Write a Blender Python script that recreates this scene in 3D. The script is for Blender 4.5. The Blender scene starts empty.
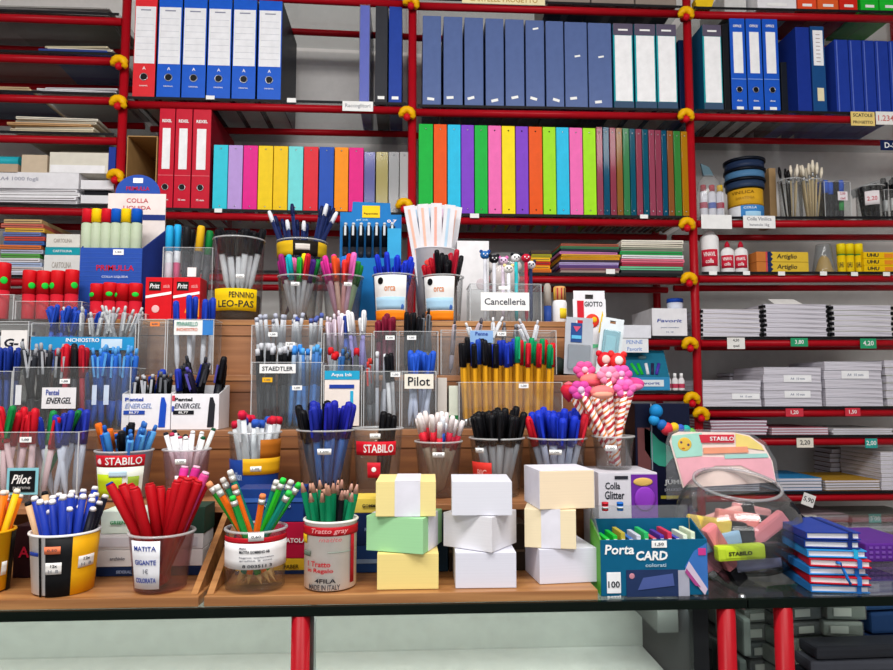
import bpy, bmesh, math, random
from mathutils import Vector, Matrix
R = random.Random(7)
scene = bpy.context.scene
COL = scene.collection
rad = math.radians

# ------------------------------------------------------------------ camera
F, CX, CY, CAM_H = 680.0, 446.5, 335.0, 1.35
TH, PH = rad(4.6), rad(3.2)
fwd = Vector((math.sin(PH) * math.cos(TH), math.cos(PH) * math.cos(TH), math.sin(TH)))
rgt = Vector((math.cos(PH), -math.sin(PH), 0))
upv = rgt.cross(fwd)
cam = bpy.data.cameras.new('camera')
cam.sensor_width = 36.0
cam.lens = 36.0 * F / 893.0
cam.clip_start = 0.02
cam_o = bpy.data.objects.new('camera', cam)
COL.objects.link(cam_o)
cam_o.matrix_world = Matrix(((rgt.x, upv.x, -fwd.x, 0), (rgt.y, upv.y, -fwd.y, 0), (rgt.z, upv.z, -fwd.z, CAM_H), (0, 0, 0, 1)))
scene.camera = cam_o

# ------------------------------------------------------------------ light
w = bpy.data.worlds.new('daylight')
scene.world = w
w.use_nodes = True
w.node_tree.nodes['Background'].inputs[0].default_value = (0.86, 0.93, 1.0, 1)
w.node_tree.nodes['Background'].inputs[1].default_value = 0.9

def area(name, loc, rot, sx, sy, watts, col=(1, 1, 1)):
    l = bpy.data.lights.new(name, 'AREA')
    l.shape = 'RECTANGLE'; l.size = sx; l.size_y = sy; l.energy = watts; l.color = col
    o = bpy.data.objects.new(name, l); COL.objects.link(o)
    o.location = loc; o.rotation_euler = rot
    return o
area('ceiling_lamp_light', (-0.75, 0.15, 2.9), (rad(22), 0, 0), 1.2, 0.35, 34, (1, 0.985, 0.96))
area('ceiling_lamp_light', (0.75, 0.15, 2.9), (rad(22), 0, 0), 1.2, 0.35, 30, (1, 0.985, 0.96))
area('ceiling_lamp_light', (0.0, -1.5, 2.9), (rad(30), 0, 0), 2.4, 0.4, 34, (1, 0.985, 0.96))
scene.view_settings.view_transform = 'Standard'
scene.view_settings.look = 'None'
scene.view_settings.gamma = 1.0
scene.view_settings.use_curve_mapping = False
scene.view_settings.exposure = -0.18
scene.cycles.transparent_max_bounces = 32
scene.cycles.max_bounces = 8
scene.cycles.use_denoising = True
scene.cycles.caustics_reflective = False
scene.cycles.caustics_refractive = False

# ------------------------------------------------------------------ helpers
def at(px, py, Y):
    d = fwd + rgt * ((px - CX) / F) - upv * ((py - CY) / F)
    return Vector((0, 0, CAM_H)) + d * (Y / d.y)
PYD = [390]                               # height in the photo that a bare X() refers to
def X(px, Y, py=None): return at(px, PYD[0] if py is None else py, Y).x
def Z(py, Y, px=446): return at(px, py, Y).z
def ZX(py, x, Y):
    a, b, c, d = upv.x * x + upv.y * Y, upv.z, fwd.x * x + fwd.y * Y, fwd.z
    return CAM_H + ((CY - py) * c - F * a) / (F * b - (CY - py) * d)
def mpp(px, Y):
    v = at(px, 390, Y) - Vector((0, 0, CAM_H))
    return v.dot(fwd) / F

def lin(h):
    h = h.lstrip('#')
    c = [int(h[i:i + 2], 16) / 255 for i in (0, 2, 4)]
    return tuple(x / 12.92 if x <= 0.04045 else ((x + 0.055) / 1.055) ** 2.4 for x in c) + (1,)
MATS = {}
def newmat(key):
    m = bpy.data.materials.new(str(key)); m.use_nodes = True
    MATS[key] = m
    nt = m.node_tree
    return m, nt, nt.nodes, nt.links
def M(h, rough=0.42, metal=0.0, var=0.05):
    key = (h, rough, metal, var)
    if key in MATS: return MATS[key]
    m, nt, N, L = newmat(key)
    b = N['Principled BSDF']
    b.inputs['Specular IOR Level'].default_value = 0.10; b.inputs['Roughness'].default_value = rough; b.inputs['Metallic'].default_value = metal
    c = lin(h)
    t = N.new('ShaderNodeTexCoord'); n = N.new('ShaderNodeTexNoise'); n.inputs['Scale'].default_value = 40; n.inputs['Detail'].default_value = 3
    r = N.new('ShaderNodeValToRGB')
    r.color_ramp.elements[0].position = 0.3; r.color_ramp.elements[1].position = 0.7
    r.color_ramp.elements[0].color = tuple(x * (1 - var) for x in c[:3]) + (1,)
    r.color_ramp.elements[1].color = tuple(min(1, x * (1 + var)) for x in c[:3]) + (1,)
    L.new(t.outputs['Object'], n.inputs['Vector']); L.new(n.outputs['Fac'], r.inputs[0]); L.new(r.outputs[0], b.inputs['Base Color'])
    return m
def clear(tint='#f2f5f5', haze=0.05, gl=0.5, rough=0.08, hazecol='#ffffff', edge=0.78):
    key = ('clear', tint, haze, gl, rough, hazecol, edge)
    if key in MATS: return MATS[key]
    m, nt, N, L = newmat(key)
    N.remove(N['Principled BSDF'])
    out = N['Material Output']
    tr = N.new('ShaderNodeBsdfTransparent'); tr.inputs[0].default_value = lin(tint)
    gs = N.new('ShaderNodeBsdfGlossy'); gs.inputs['Roughness'].default_value = rough
    df = N.new('ShaderNodeBsdfDiffuse'); df.inputs[0].default_value = lin(hazecol)
    lw = N.new('ShaderNodeLayerWeight'); lw.inputs[0].default_value = 0.5
    p = N.new('ShaderNodeMath'); p.operation = 'POWER'; p.inputs[1].default_value = 3.0
    q = N.new('ShaderNodeMath'); q.operation = 'MULTIPLY_ADD'; q.inputs[1].default_value = gl; q.inputs[2].default_value = 0.03
    mxc = N.new('ShaderNodeMix'); mxc.data_type = 'RGBA'; c_ = lin(tint)
    mxc.inputs[6].default_value = c_; mxc.inputs[7].default_value = tuple(x * edge for x in c_[:3]) + (1,)
    L.new(p.outputs[0], mxc.inputs[0]); L.new(mxc.outputs[2], tr.inputs[0])
    L.new(lw.outputs['Facing'], p.inputs[0]); L.new(p.outputs[0], q.inputs[0])
    m1 = N.new('ShaderNodeMixShader'); L.new(q.outputs[0], m1.inputs[0]); L.new(tr.outputs[0], m1.inputs[1]); L.new(gs.outputs[0], m1.inputs[2])
    m2 = N.new('ShaderNodeMixShader'); m2.inputs[0].default_value = haze
    L.new(m1.outputs[0], m2.inputs[1]); L.new(df.outputs[0], m2.inputs[2]); L.new(m2.outputs[0], out.inputs[0])
    return m
def wood(h0, h1, key, axis='X'):
    key = ('wood', key)
    if key in MATS: return MATS[key]
    m, nt, N, L = newmat(key)
    b = N['Principled BSDF']; b.inputs['Roughness'].default_value = 0.38
    t = N.new('ShaderNodeTexCoord'); mp = N.new('ShaderNodeMapping'); mp.inputs['Scale'].default_value = (1.2, 22, 22) if axis == 'X' else (22, 22, 1.2)
    n = N.new('ShaderNodeTexNoise'); n.inputs['Scale'].default_value = 3.2; n.inputs['Detail'].default_value = 6; n.inputs['Distortion'].default_value = 0.5
    r = N.new('ShaderNodeValToRGB'); e = r.color_ramp.elements
    e[0].position = 0.28; e[1].position = 0.72; e[0].color = lin(h0); e[1].color = lin(h1)
    L.new(t.outputs['Object'], mp.inputs[0]); L.new(mp.outputs[0], n.inputs['Vector']); L.new(n.outputs['Fac'], r.inputs[0]); L.new(r.outputs[0], b.inputs['Base Color'])
    return m
def pages(h0='#f2f0ee', h1='#b9b5b6', scale=260, key=0):
    key = ('pages', h0, h1, scale, key)
    if key in MATS: return MATS[key]
    m, nt, N, L = newmat(key)
    b = N['Principled BSDF']; b.inputs['Roughness'].default_value = 0.8
    t = N.new('ShaderNodeTexCoord'); mp = N.new('ShaderNodeMapping'); mp.inputs['Scale'].default_value = (3, 3, scale)
    n = N.new('ShaderNodeTexNoise'); n.inputs['Scale'].default_value = 2.0; n.inputs['Detail'].default_value = 3
    r = N.new('ShaderNodeValToRGB'); e = r.color_ramp.elements
    e[0].position = 0.3; e[1].position = 0.55; e[0].color = lin(h1); e[1].color = lin(h0)
    L.new(t.outputs['Object'], mp.inputs[0]); L.new(mp.outputs[0], n.inputs['Vector']); L.new(n.outputs['Fac'], r.inputs[0]); L.new(r.outputs[0], b.inputs['Base Color'])
    return m

class MB:
    def __init__(s): s.bm = bmesh.new(); s.mats = []
    def mi(s, m):
        if m not in s.mats: s.mats.append(m)
        return s.mats.index(m)
    def quad(s, vs, m, smooth=False):
        f = s.bm.faces.new(vs); f.material_index = s.mi(m); f.smooth = smooth
        return f
    def hexa(s, p, m, bev=0):
        v = [s.bm.verts.new(q) for q in p]
        i = s.mi(m); fs = []
        for a in ((3, 2, 1, 0), (4, 5, 6, 7), (0, 1, 5, 4), (1, 2, 6, 5), (2, 3, 7, 6), (3, 0, 4, 7)):
            f = s.bm.faces.new([v[k] for k in a]); f.material_index = i; fs.append(f)
        if bev:
            es = list({e for f in fs for e in f.edges})
            r = bmesh.ops.bevel(s.bm, geom=es, offset=bev, segments=2, profile=0.6, affect='EDGES')
            for f in r['faces']: f.material_index = i
        return s
    def box(s, x0, x1, y0, y1, z0, z1, m, bev=0):
        return s.hexa([(x0, y0, z0), (x1, y0, z0), (x1, y1, z0), (x0, y1, z0), (x0, y0, z1), (x1, y0, z1), (x1, y1, z1), (x0, y1, z1)], m, bev)
    def lathe(s, prof, m, n=14, c=(0, 0), smooth=True, capb=True, capt=True, axis=None):
        i = s.mi(m); rings = []
        for r, z in prof:
            rings.append([s.bm.verts.new((c[0] + r * math.sin(2 * math.pi * k / n), c[1] - r * math.cos(2 * math.pi * k / n), z)) for k in range(n)] if r > 1e-6 else [s.bm.verts.new((c[0], c[1], z))])
        for a, b in zip(rings, rings[1:]):
            for k in range(n):
                k2 = (k + 1) % n
                if len(a) == 1 and len(b) == 1: continue
                if len(a) == 1: vs = [a[0], b[k2], b[k]]
                elif len(b) == 1: vs = [a[k], a[k2], b[0]]
                else: vs = [a[k], a[k2], b[k2], b[k]]
                f = s.bm.faces.new(vs); f.material_index = i; f.smooth = smooth
        if capb and len(rings[0]) > 1:
            f = s.bm.faces.new(list(reversed(rings[0]))); f.material_index = i
        if capt and len(rings[-1]) > 1:
            f = s.bm.faces.new(rings[-1]); f.material_index = i
        return s
    def prism(s, pts, y0, y1, m):
        n = len(pts); i = s.mi(m)
        a = [s.bm.verts.new((x, y0, z)) for x, z in pts]; b = [s.bm.verts.new((x, y1, z)) for x, z in pts]
        s.bm.faces.new(a).material_index = i; s.bm.faces.new(list(reversed(b))).material_index = i
        for k in range(n):
            s.bm.faces.new([a[k], b[k], b[(k + 1) % n], a[(k + 1) % n]]).material_index = i
        return s
    def prismx(s, pts, x0, x1, m):
        n = len(pts); i = s.mi(m)
        a = [s.bm.verts.new((x0, y, z)) for y, z in pts]; b = [s.bm.verts.new((x1, y, z)) for y, z in pts]
        s.bm.faces.new(a).material_index = i; s.bm.faces.new(list(reversed(b))).material_index = i
        for k in range(n):
            s.bm.faces.new([a[k], b[k], b[(k + 1) % n], a[(k + 1) % n]]).material_index = i
        return s
    def tube(s, pts, r, m, n=10, smooth=True):
        i = s.mi(m); rings = []; pts = [Vector(p) for p in pts]
        for k, p in enumerate(pts):
            t = (pts[min(k + 1, len(pts) - 1)] - pts[max(k - 1, 0)]).normalized()
            a = t.cross(Vector((0, 0, 1)) if abs(t.z) < 0.9 else Vector((0, 1, 0))).normalized(); b = t.cross(a)
            rr = r[k] if isinstance(r, (list, tuple)) else r
            rings.append([s.bm.verts.new(p + a * rr * math.cos(2 * math.pi * j / n) + b * rr * math.sin(2 * math.pi * j / n)) for j in range(n)])
        for a, b in zip(rings, rings[1:]):
            for j in range(n):
                f = s.bm.faces.new([a[j], a[(j + 1) % n], b[(j + 1) % n], b[j]]); f.material_index = i; f.smooth = smooth
        s.bm.faces.new(list(reversed(rings[0]))).material_index = i; s.bm.faces.new(rings[-1]).material_index = i
        return s
    def ball(s, c, r, m, sx=1, sy=1, sz=1, n=12):
        i = s.mi(m)
        g = bmesh.ops.create_uvsphere(s.bm, u_segments=n, v_segments=max(6, n // 2 + 2), radius=r, matrix=Matrix.Translation(c) @ Matrix.Diagonal((sx, sy, sz, 1)))
        for f in {f for v in g['verts'] for f in v.link_faces}: f.material_index = i; f.smooth = True
        return s
    def strip(s, Rf, z0, z1, a0, a1, m, t=0.0006, n=10, nz=1):
        i = s.mi(m); g = []
        for off in (0, t):
            g.append([[s.bm.verts.new(((Rf(z0 + (z1 - z0) * q / nz) + off) * math.sin(a0 + (a1 - a0) * k / n), -(Rf(z0 + (z1 - z0) * q / nz) + off) * math.cos(a0 + (a1 - a0) * k / n), z0 + (z1 - z0) * q / nz)) for k in range(n + 1)] for q in range(nz + 1)])
        def qd(*vs): f = s.bm.faces.new(vs); f.material_index = i; f.smooth = True
        for k in range(n):
            for q in range(nz):
                o, p = g[1], g[0]
                qd(o[q][k], o[q][k + 1], o[q + 1][k + 1], o[q + 1][k]); qd(p[q][k + 1], p[q][k], p[q + 1][k], p[q + 1][k + 1])
            qd(g[0][0][k], g[0][0][k + 1], g[1][0][k + 1], g[1][0][k]); qd(g[1][nz][k], g[1][nz][k + 1], g[0][nz][k + 1], g[0][nz][k])
        return s
    def xf(s, mx): bmesh.ops.transform(s.bm, matrix=mx, verts=s.bm.verts); return s
    def mesh(s, name):
        bmesh.ops.recalc_face_normals(s.bm, faces=s.bm.faces)
        me = bpy.data.meshes.new(name); s.bm.to_mesh(me); s.bm.free()
        for m in s.mats: me.materials.append(m)
        return me
    def build(s, name, parent=None, loc=None, rot=None):
        o = bpy.data.objects.new(name, s.mesh(name)); COL.objects.link(o)
        if parent is not None: o.parent = parent
        if loc is not None: o.location = loc
        if rot is not None: o.rotation_euler = rot
        return o
def tag(o, label, cat, group=None):
    o['label'] = label; o['category'] = cat
    if group: o['group'] = group
    return o
def thing(name, label, cat, loc=(0, 0, 0), rz=0.0, group=None):
    o = bpy.data.objects.new(name, None); o.empty_display_size = 0.02; COL.objects.link(o)
    o.location = loc; o.rotation_euler = (0, 0, rz)
    return tag(o, label, cat, group)
def struct(o): o['kind'] = 'structure'; return o
def copy_tree(o, parent=None):
    c = o.copy(); COL.objects.link(c)
    if parent is not None: c.parent = parent
    for ch in list(o.children): copy_tree(ch, c)
    return c
TEXTS = {}
def text_mesh(s, bold=0.0):
    cu = bpy.data.curves.new('lettering', 'FONT'); cu.body = s; cu.align_x = 'CENTER'; cu.align_y = 'CENTER'; cu.resolution_u = 2
    cu.offset = bold; cu.extrude = 0.012
    o = bpy.data.objects.new('lettering', cu)
    me = bpy.data.meshes.new_from_object(o)
    bpy.data.objects.remove(o); bpy.data.curves.remove(cu)
    xs = [v.co.x for v in me.vertices]; ys = [v.co.y for v in me.vertices]
    if not xs: return me, 1, 1
    cx, cy = (min(xs) + max(xs)) / 2, (min(ys) + max(ys)) / 2
    for v in me.vertices: v.co.x -= cx; v.co.y -= cy
    return me, max(xs) - min(xs), max(ys) - min(ys)
def lettering(s, wd, hg, m, parent, loc, rot=(math.pi / 2, 0, 0), bold=0.012, keep=False, name='lettering', shear=0):
    """lettering facing -Y of its parent, fitted into wd x hg metres, centred on loc"""
    me, tw, th = text_mesh(s, bold)
    sx, sy = wd / tw, hg / th
    if keep: sx = sy = min(sx, sy)
    for v in me.vertices:
        v.co.x = v.co.x * sx + shear * v.co.y * sy; v.co.y *= sy; v.co.z = v.co.z * 0.03
    me.materials.append(m)
    o = bpy.data.objects.new(name, me); COL.objects.link(o)
    if parent is not None: o.parent = parent
    o.location = loc; o.rotation_euler = rot
    return o

# ------------------------------------------------------------------ common materials
WHITE = M('#f4f3f2', 0.6); TAGW = M('#f7f7f5', 0.5); BLACK = M('#131316', 0.4); INK = M('#20222c', 0.5); REDINK = M('#c41a2a', 0.5); BLUEINK = M('#24409c', 0.5)
STEEL = M('#b9bcc0', 0.28, 0.9); RAIL = M('#a60f1c', 0.28); YEL = M('#f0b40c', 0.35); REDP = M('#c81222', 0.35)
CLEAR = clear('#fafbfb', 0.022, 0.26); CLEARD = clear('#f0f2f3', 0.05, 0.3); RIM_GLINT = clear('#f4f6f8', .34, .5, .08, '#ffffff', .8); FILM = clear('#f8f9fa', 0.08, 0.4, 0.12)  # rim material of clear containers: edge highlights put in as whitish haze
GLASS = clear('#eef2f0', 0.01, 0.6, 0.02); SHELFG = clear('#f0f2f2', 0.03, 0.10, 0.08, '#ffffff', 0.92)
WOOD = wood('#8c5830', '#bd8752', 'pine'); WOODB = wood('#74452a', '#9a653c', 'brown'); WOODC = wood('#8c5a38', '#b57e54', 'mid')
PAGES = pages(); PAGESG = pages('#dcd8e2', '#98929c', 300); PAGESW = pages('#f7f6f5', '#d6d3d6', 300)
CARDB = M('#b08a58', 0.8)

# ------------------------------------------------------------------ room
YR, YW = 2.16, 2.54                       # front rails of the rack, back wall
WALLM = M('#dcd8d5', 0.75, 0, 0.03); FLOORM = M('#8d857c', 0.5, 0, 0.12); CEILM = M('#e4e2dd', 0.8)
def slab(name, x0, x1, y0, y1, z0, z1, m):
    return struct(MB().box(x0, x1, y0, y1, z0, z1, m).build(name))
slab('floor', -2.7, 3.1, -3.6, YW + 0.1, -0.1, 0, FLOORM)
slab('ceiling', -2.7, 3.1, -3.6, YW + 0.1, 3.0, 3.1, CEILM)
slab('wall_back', -2.7, 3.1, YW, YW + 0.1, 0, 3.0, WALLM)
slab('wall_left', -2.8, -2.7, -3.6, YW + 0.1, 0, 3.0, WALLM)
slab('wall_right', 3.1, 3.2, -3.6, YW + 0.1, 0, 3.0, WALLM)

# ------------------------------------------------------------------ rack of red tubes
PPX = [-170, 121, 412, 691, 975]
PXW = [X(p, YR, 160) for p in PPX]
BAYS = {'L': (0, [(12, 22), (53, 62), (94, 101.5), (135, 141.5), (207, 213), (281, 283), (345, 345), (410, 408), (475, 471)]),
        'ML': (1, [(-9, 5), (104.5, 111), (214.5, 220.5), (277, 279), (339, 341), (404, 403), (470, 466)]),
        'MR': (2, [(6, 14.5), (112.5, 117), (220.5, 223.5), (278.5, 281), (341.5, 343), (398, 397.5), (460, 457), (520, 515)]),
        'R': (3, [(15, 21), (117, 122), (224, 223.5), (279, 278.5), (343.5, 343), (413.5, 412.5), (442, 441), (498.5, 496), (556, 551)])}
RR = 0.0125
rack = thing('shelving_rack', 'tall red tube shelving rack with yellow clamps and glass shelves against the wall', 'shelving rack', (0, YR, 0))
def rail_z(b, k, x):
    i, rows = BAYS[b]; a, c = rows[k]
    z0, z1 = Z(a, YR, PPX[i]), Z(c, YR, PPX[i + 1])
    return z0 + (z1 - z0) * (x - PXW[i]) / (PXW[i + 1] - PXW[i])
ST = 0.0095
def shelf_z(b, k, x): return rail_z(b, k, x) + RR + ST
for i, x in enumerate(PXW):
    for yy in (0, 0.34):
        MB().lathe([(0.0138, 0), (0.0138, 2.85)], RAIL, 14).build('post', rack, (x, yy, 0))
for b, (i, rows) in BAYS.items():
    x0, x1 = PXW[i] + 0.012, PXW[i + 1] - 0.012
    for k in range(len(rows)):
        za, zb = rail_z(b, k, x0), rail_z(b, k, x1)
        MB().tube([(x0, 0, za), (x1, 0, zb)], RR, RAIL, 12).build('rail', rack)
        MB().tube([(x0, 0.205, za), (x1, 0.205, zb)], RR * 0.9, RAIL, 12).build('rail', rack)
        p = [(x0 + .006, -0.014), (x1 - .006, -0.014), (x1 - .006, 0.345), (x0 + .006, 0.345)]
        mb = MB(); h = RR + 0.0006
        mb.hexa([(p[0][0], p[0][1], za + h), (p[1][0], p[1][1], zb + h), (p[2][0], p[2][1], zb + h), (p[3][0], p[3][1], za + h),
                 (p[0][0], p[0][1], za + RR + ST - .0004), (p[1][0], p[1][1], zb + RR + ST - .0004), (p[2][0], p[2][1], zb + RR + ST - .0004), (p[3][0], p[3][1], za + RR + ST - .0004)], SHELFG)
        sh = mb.build('shelf', rack)
        MB().hexa([(p[0][0], -.0155, za + h), (p[1][0], -.0155, zb + h), (p[1][0], -.0142, zb + h), (p[0][0], -.0142, za + h), (p[0][0], -.0155, za + RR + ST - .0004), (p[1][0], -.0155, zb + RR + ST - .0004), (p[1][0], -.0142, zb + RR + ST - .0004), (p[0][0], -.0142, za + RR + ST - .0004)], M('#1b1a1d', .5)).build('edge_strip', sh)
# clamps: a yellow arch gripping the rail with a red plug in it
def clamp(px, py, tilt=0.0, sc=1.0):
    p = at(px, py, YR - 0.03)
    mb = MB(); pts = []
    for k in range(9):
        a = rad(-28 + 236 * k / 8)
        pts.append((0.0185 * math.cos(a), 0, 0.0185 * math.sin(a)))
    mb.tube(pts, [0.008, .0105, .0125, .0125, .0125, .0125, .0125, .0105, .008], YEL, 8)
    mb.xf(Matrix.Rotation(tilt, 4, 'Y') @ Matrix.Scale(sc, 4))
    c = mb.build('clamp', rack, (p.x, p.y - YR, p.z))
    MB().ball((0, -.002, -.009), .0115, REDP).tube([(0, 0, 0), (0, .03, 0)], .010, REDP, 10).build('plug', c)
for a in [(119, 64, .2), (118, 104, .2), (115, 178, .3), (411, 4, .3), (407, 115, .15), (404, 207, .2), (686, 15, .1), (686, 117, .05), (687, 226, .1), (689, 281, .1), (690, 346, 0), (692, 401, 0), (701, 416, .3)]:
    clamp(*a)

# ------------------------------------------------------------------ shelf goods
YS = YR - 0.004                          # fronts of the goods
ORD = ['first', 'second', 'third', 'fourth', 'fifth', 'sixth', 'seventh', 'eighth', 'ninth', 'tenth', 'eleventh', 'twelfth', 'thirteenth', 'fourteenth']
def spot(px0, px1, bay, k, Y=YS):
    i, rows = BAYS[bay]; py = sum(rows[k]) / 2 - (45 if k in (1, 2) else 25)
    x0, x1 = X(px0, Y, py), X(px1, Y, py)
    return x0, x1, shelf_z(bay, k, (x0 + x1) / 2)
def lever_file(px0, px1, ytop, bay, k, col, side, label, group, kind='wide', h=None, name='lever_arch_file', lean=0, gap=.0008):
    x0, x1, z = spot(px0, px1, bay, k)
    x0 += gap; x1 -= gap
    w_ = x1 - x0
    zt = Z(ytop, YS, (px0 + px1) / 2)
    h = h or zt - z
    o = thing(name, label, 'file', ((x0 + x1) / 2, YS, z + .0005), 0, group)
    if lean: o.rotation_euler = (0, lean, 0)
    hw = w_ / 2; cm = M(col, .35); sm = M(side, .45)
    MB().box(-hw, hw, 0, .004, 0, h, cm, .0012).build('spine', o)
    for s in (-1, 1):
        MB().box(min(s * hw, s * (hw - .003)), max(s * hw, s * (hw - .003)), .0042, .285, 0, h, sm).build('cover_board', o)
    MB().box(-hw + .006, hw - .006, .02, .262, .006, h - .02, PAGES).build('paper_block', o)
    if kind == 'wide':
        lm = M('#ececf0', .6)
        l = MB().box(-hw + .003, hw - .003, -.0012, -.0001, h * .33, h * .885, lm).build('spine_label', o)
        g = M('#b6b8c4', .6); q = MB()
        for j in range(7): q.box(-hw + .008, hw - .008, -.0018, -.0013, h * (.40 + .062 * j), h * (.40 + .062 * j) + .0006, g)
        q.box(-hw * .45, hw * .45, -.0018, -.0013, h * .845, h * .856, M('#8a8da0', .6))
        q.build('ruled_lines', l)
        rz, tz = h * .20, h * .285
        lettering('A', .010, .010, WHITE, o, (0, -.0008, tz)); lettering('ORIGINAL', hw * .8, .004, WHITE, o, (0, -.0008, h * .115))
    elif kind == 'red':
        MB().box(-hw * .52, hw * .5, -.0012, -.0001, h * .39, h * .80, lmW).build('spine_label', o)
        lettering('REXEL', hw * 1.25, .010, WHITE, o, (0, -.0008, h * .875), bold=.03)
        MB().box(-hw + .001, hw - .001, -.0008, -.0001, h * .325, h * .331, M('#e8707a', .5)).build('groove', o)
        rz = h * .21; lettering('75 mm', hw * .9, .006, WHITE, o, (0, -.0008, h * .085))
    elif kind == 'tall':
        MB().box(-hw * .62, hw * .62, -.0012, -.0001, h * .40, h * .84, lmW).build('spine_label', o)
        lettering('OFFICE', hw * 1.1, .009, WHITE, o, (0, -.0008, h * .905), bold=.02)
        MB().box(-hw + .001, hw - .001, -.0008, -.0001, h * .335, h * .341, M('#8fb4ee', .5)).build('groove', o)
        rz = h * .225; lettering('dox', hw * .7, .006, WHITE, o, (0, -.0008, h * .11))
        MB().box(-.011, .013, -.0014, -.0002, h * .015, h * .045, TAGW, .0003).build('price_sticker', o)
    if kind in ('wide', 'red', 'tall'):
        r_ = .0125 if kind == 'wide' else .0105
        mb = MB(); mb.lathe([(r_ * .84, 0), (r_ * .84, .0022), (r_, .0022), (r_, 0)], STEEL, 20, capb=False, capt=False)
        mb.xf(Matrix.Rotation(math.pi / 2, 4, 'X')); rg = mb.build('finger_ring', o, (0, -.0002, rz))
        mb = MB(); mb.lathe([(r_ * .83, 0), (r_ * .83, .0018)], BLACK, 20); mb.xf(Matrix.Rotation(math.pi / 2, 4, 'X')); mb.build('finger_hole', rg)
    return o, hw, h
lmW = M('#f5f4f6', .6)
wx = [(133, 155.6, 1, '#e03038'), (157, 181, 1, '#1d5ccb'), (182, 206, 1, '#1d5ccb'), (207, 231, 1, '#1d5ccb'), (232, 256, 1, '#1d5ccb'), (257.5, 281.5, 1, '#1d5ccb')]
for n_, (a, b, k, c) in enumerate(wx):
    lb = 'red wide lever arch file with white ruled spine label beside the blue ones' if n_ == 0 else f'blue lever arch file with ruled white label, {ORD[n_ - 1]} to the right of the red one'
    lever_file(a, b, -5 + n_ * .9, 'ML', 1, c, '#22242c', lb, 'wide lever arch files on the upper shelf', 'wide')
for n_, (a, b) in enumerate([(157.5, 173.5), (174, 190.8), (191.4, 210)]):
    lever_file(a, b, 108.5 + .5 * n_, 'ML', 2, '#c81430', '#8f1224', ['red lever arch file beside the open cardboard box', 'middle one of the three narrow red lever arch files', 'red lever arch file beside the turquoise small binder'][n_], 'red lever arch files', 'red')

def ring_binder(px0, px1, ytop, bay, k, col, label, group, rough=.38, depth=.24, pins='w', dens=None, name='ring_binder'):
    x0, x1, z = spot(px0, px1, bay, k)
    x0 += .0006; x1 -= .0006; hw = (x1 - x0) / 2
    h = Z(ytop, YS, (px0 + px1) / 2) - z
    o = thing(name, label, 'binder', ((x0 + x1) / 2, YS, z + .0005), 0, group)
    cm = dens or M(col, rough)
    MB().box(-hw, hw, 0, .003, 0, h, cm, .001).build('spine', o)
    t = min(.0022, hw * .3)
    for s in (-1, 1):
        MB().box(min(s * hw, s * (hw - t)), max(s * hw, s * (hw - t)), .0032, depth, 0, h, cm).build('cover_board', o)
    if dens: MB().box(-hw + t + .001, hw - t - .001, .02, depth - .01, .004, h - .006, M('#b9b4b4', .7)).build('filler', o)
    for zz in (.055, .945):
        mb = MB(); mb.lathe([(.0026, 0), (.002, .0016), (0, .002)], STEEL if pins == 'w' else BLACK, 8); mb.xf(Matrix.Rotation(math.pi / 2, 4, 'X')); mb.build('rivet', o, (0, 0, h * zz))
    return o
a5 = [(213, 227.6, '#35c8dc', 'turquoise'), (228, 242.5, '#b998d8', 'lavender'), (243, 257.5, '#e4208c', 'magenta'), (258, 272.8, '#f2cc14', 'yellow'), (273.3, 287.8, '#f2c60e', 'yellow'), (288.3, 303, '#74dadb', 'aqua'),
      (303.5, 318.2, '#e02a38', 'red'), (319, 333.8, '#2050b4', 'blue'), (334.4, 348.3, '#f8920c', 'orange'), (348.8, 363.5, '#e41e84', 'magenta')]
nm = [c[3] for c in a5]
for n_, (a, b, c, t) in enumerate(a5):
    lb = f'small {t} ring binder between the {nm[n_ - 1]} and {nm[n_ + 1]} ones' if 0 < n_ < len(a5) - 1 else (f'small {t} ring binder beside the red lever arch files' if n_ == 0 else f'small {t} ring binder beside the translucent binders')
    if n_ == 1: lb = 'small lavender ring binder between the turquoise and magenta ones'
    ring_binder(a, b, 145 + n_ * .3, 'ML', 2, c, lb, 'small ring binders in solid colours', depth=.17)
for n_, (a, b, c, t) in enumerate([(364, 375, '#8c8fd0', 'lavender'), (376, 388, '#d8cc8c', 'pale yellow'), (388.6, 399, '#d2d2d4', 'clear grey'), (399.6, 409, '#dcdcdc', 'clear grey')]):
    ring_binder(a, b, 152, 'ML', 2, c, f'small translucent {t} ring binder ' + ['next to the magenta one', 'with a see-through spine', 'next to the pale yellow one', 'against the red post'][n_], 'small translucent ring binders', depth=.17, dens=clear(c, .45, .5, .1, c))
big = [(418.5, 433, '#06b33c', 'green'), (433.6, 447, '#ea560c', 'orange'), (447.6, 460.8, '#26bfe8', 'cyan'), (461.2, 474.2, '#8040c8', 'purple'), (474.7, 487.8, '#06b33c', 'green'), (488.3, 501.6, '#f06cb4', 'pink'), (502, 515.4, '#f8de0a', 'yellow'),
       (515.9, 528.6, '#8040c8', 'purple'), (529.2, 542.6, '#ea560c', 'orange'), (543.2, 556.2, '#9fe01e', 'lime'), (556.7, 569.4, '#26bfe8', 'cyan'), (570, 583, '#f06cb4', 'pink'), (583.5, 596.4, '#a4e41e', 'lime')]
nm = [c[3] for c in big]
for n_, (a, b, c, t) in enumerate(big):
    lb = f'tall {t} ring binder between the {nm[n_ - 1]} and {nm[n_ + 1]} ones' if 0 < n_ < 12 else ('tall green ring binder beside the red post' if n_ == 0 else 'tall lime ring binder beside the thin translucent ones')
    ring_binder(a, b, 124 + n_ * .35, 'MR', 2, c, lb, 'tall ring binders in bright colours', pins='w' if n_ < 5 or n_ > 9 else 'b')
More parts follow.
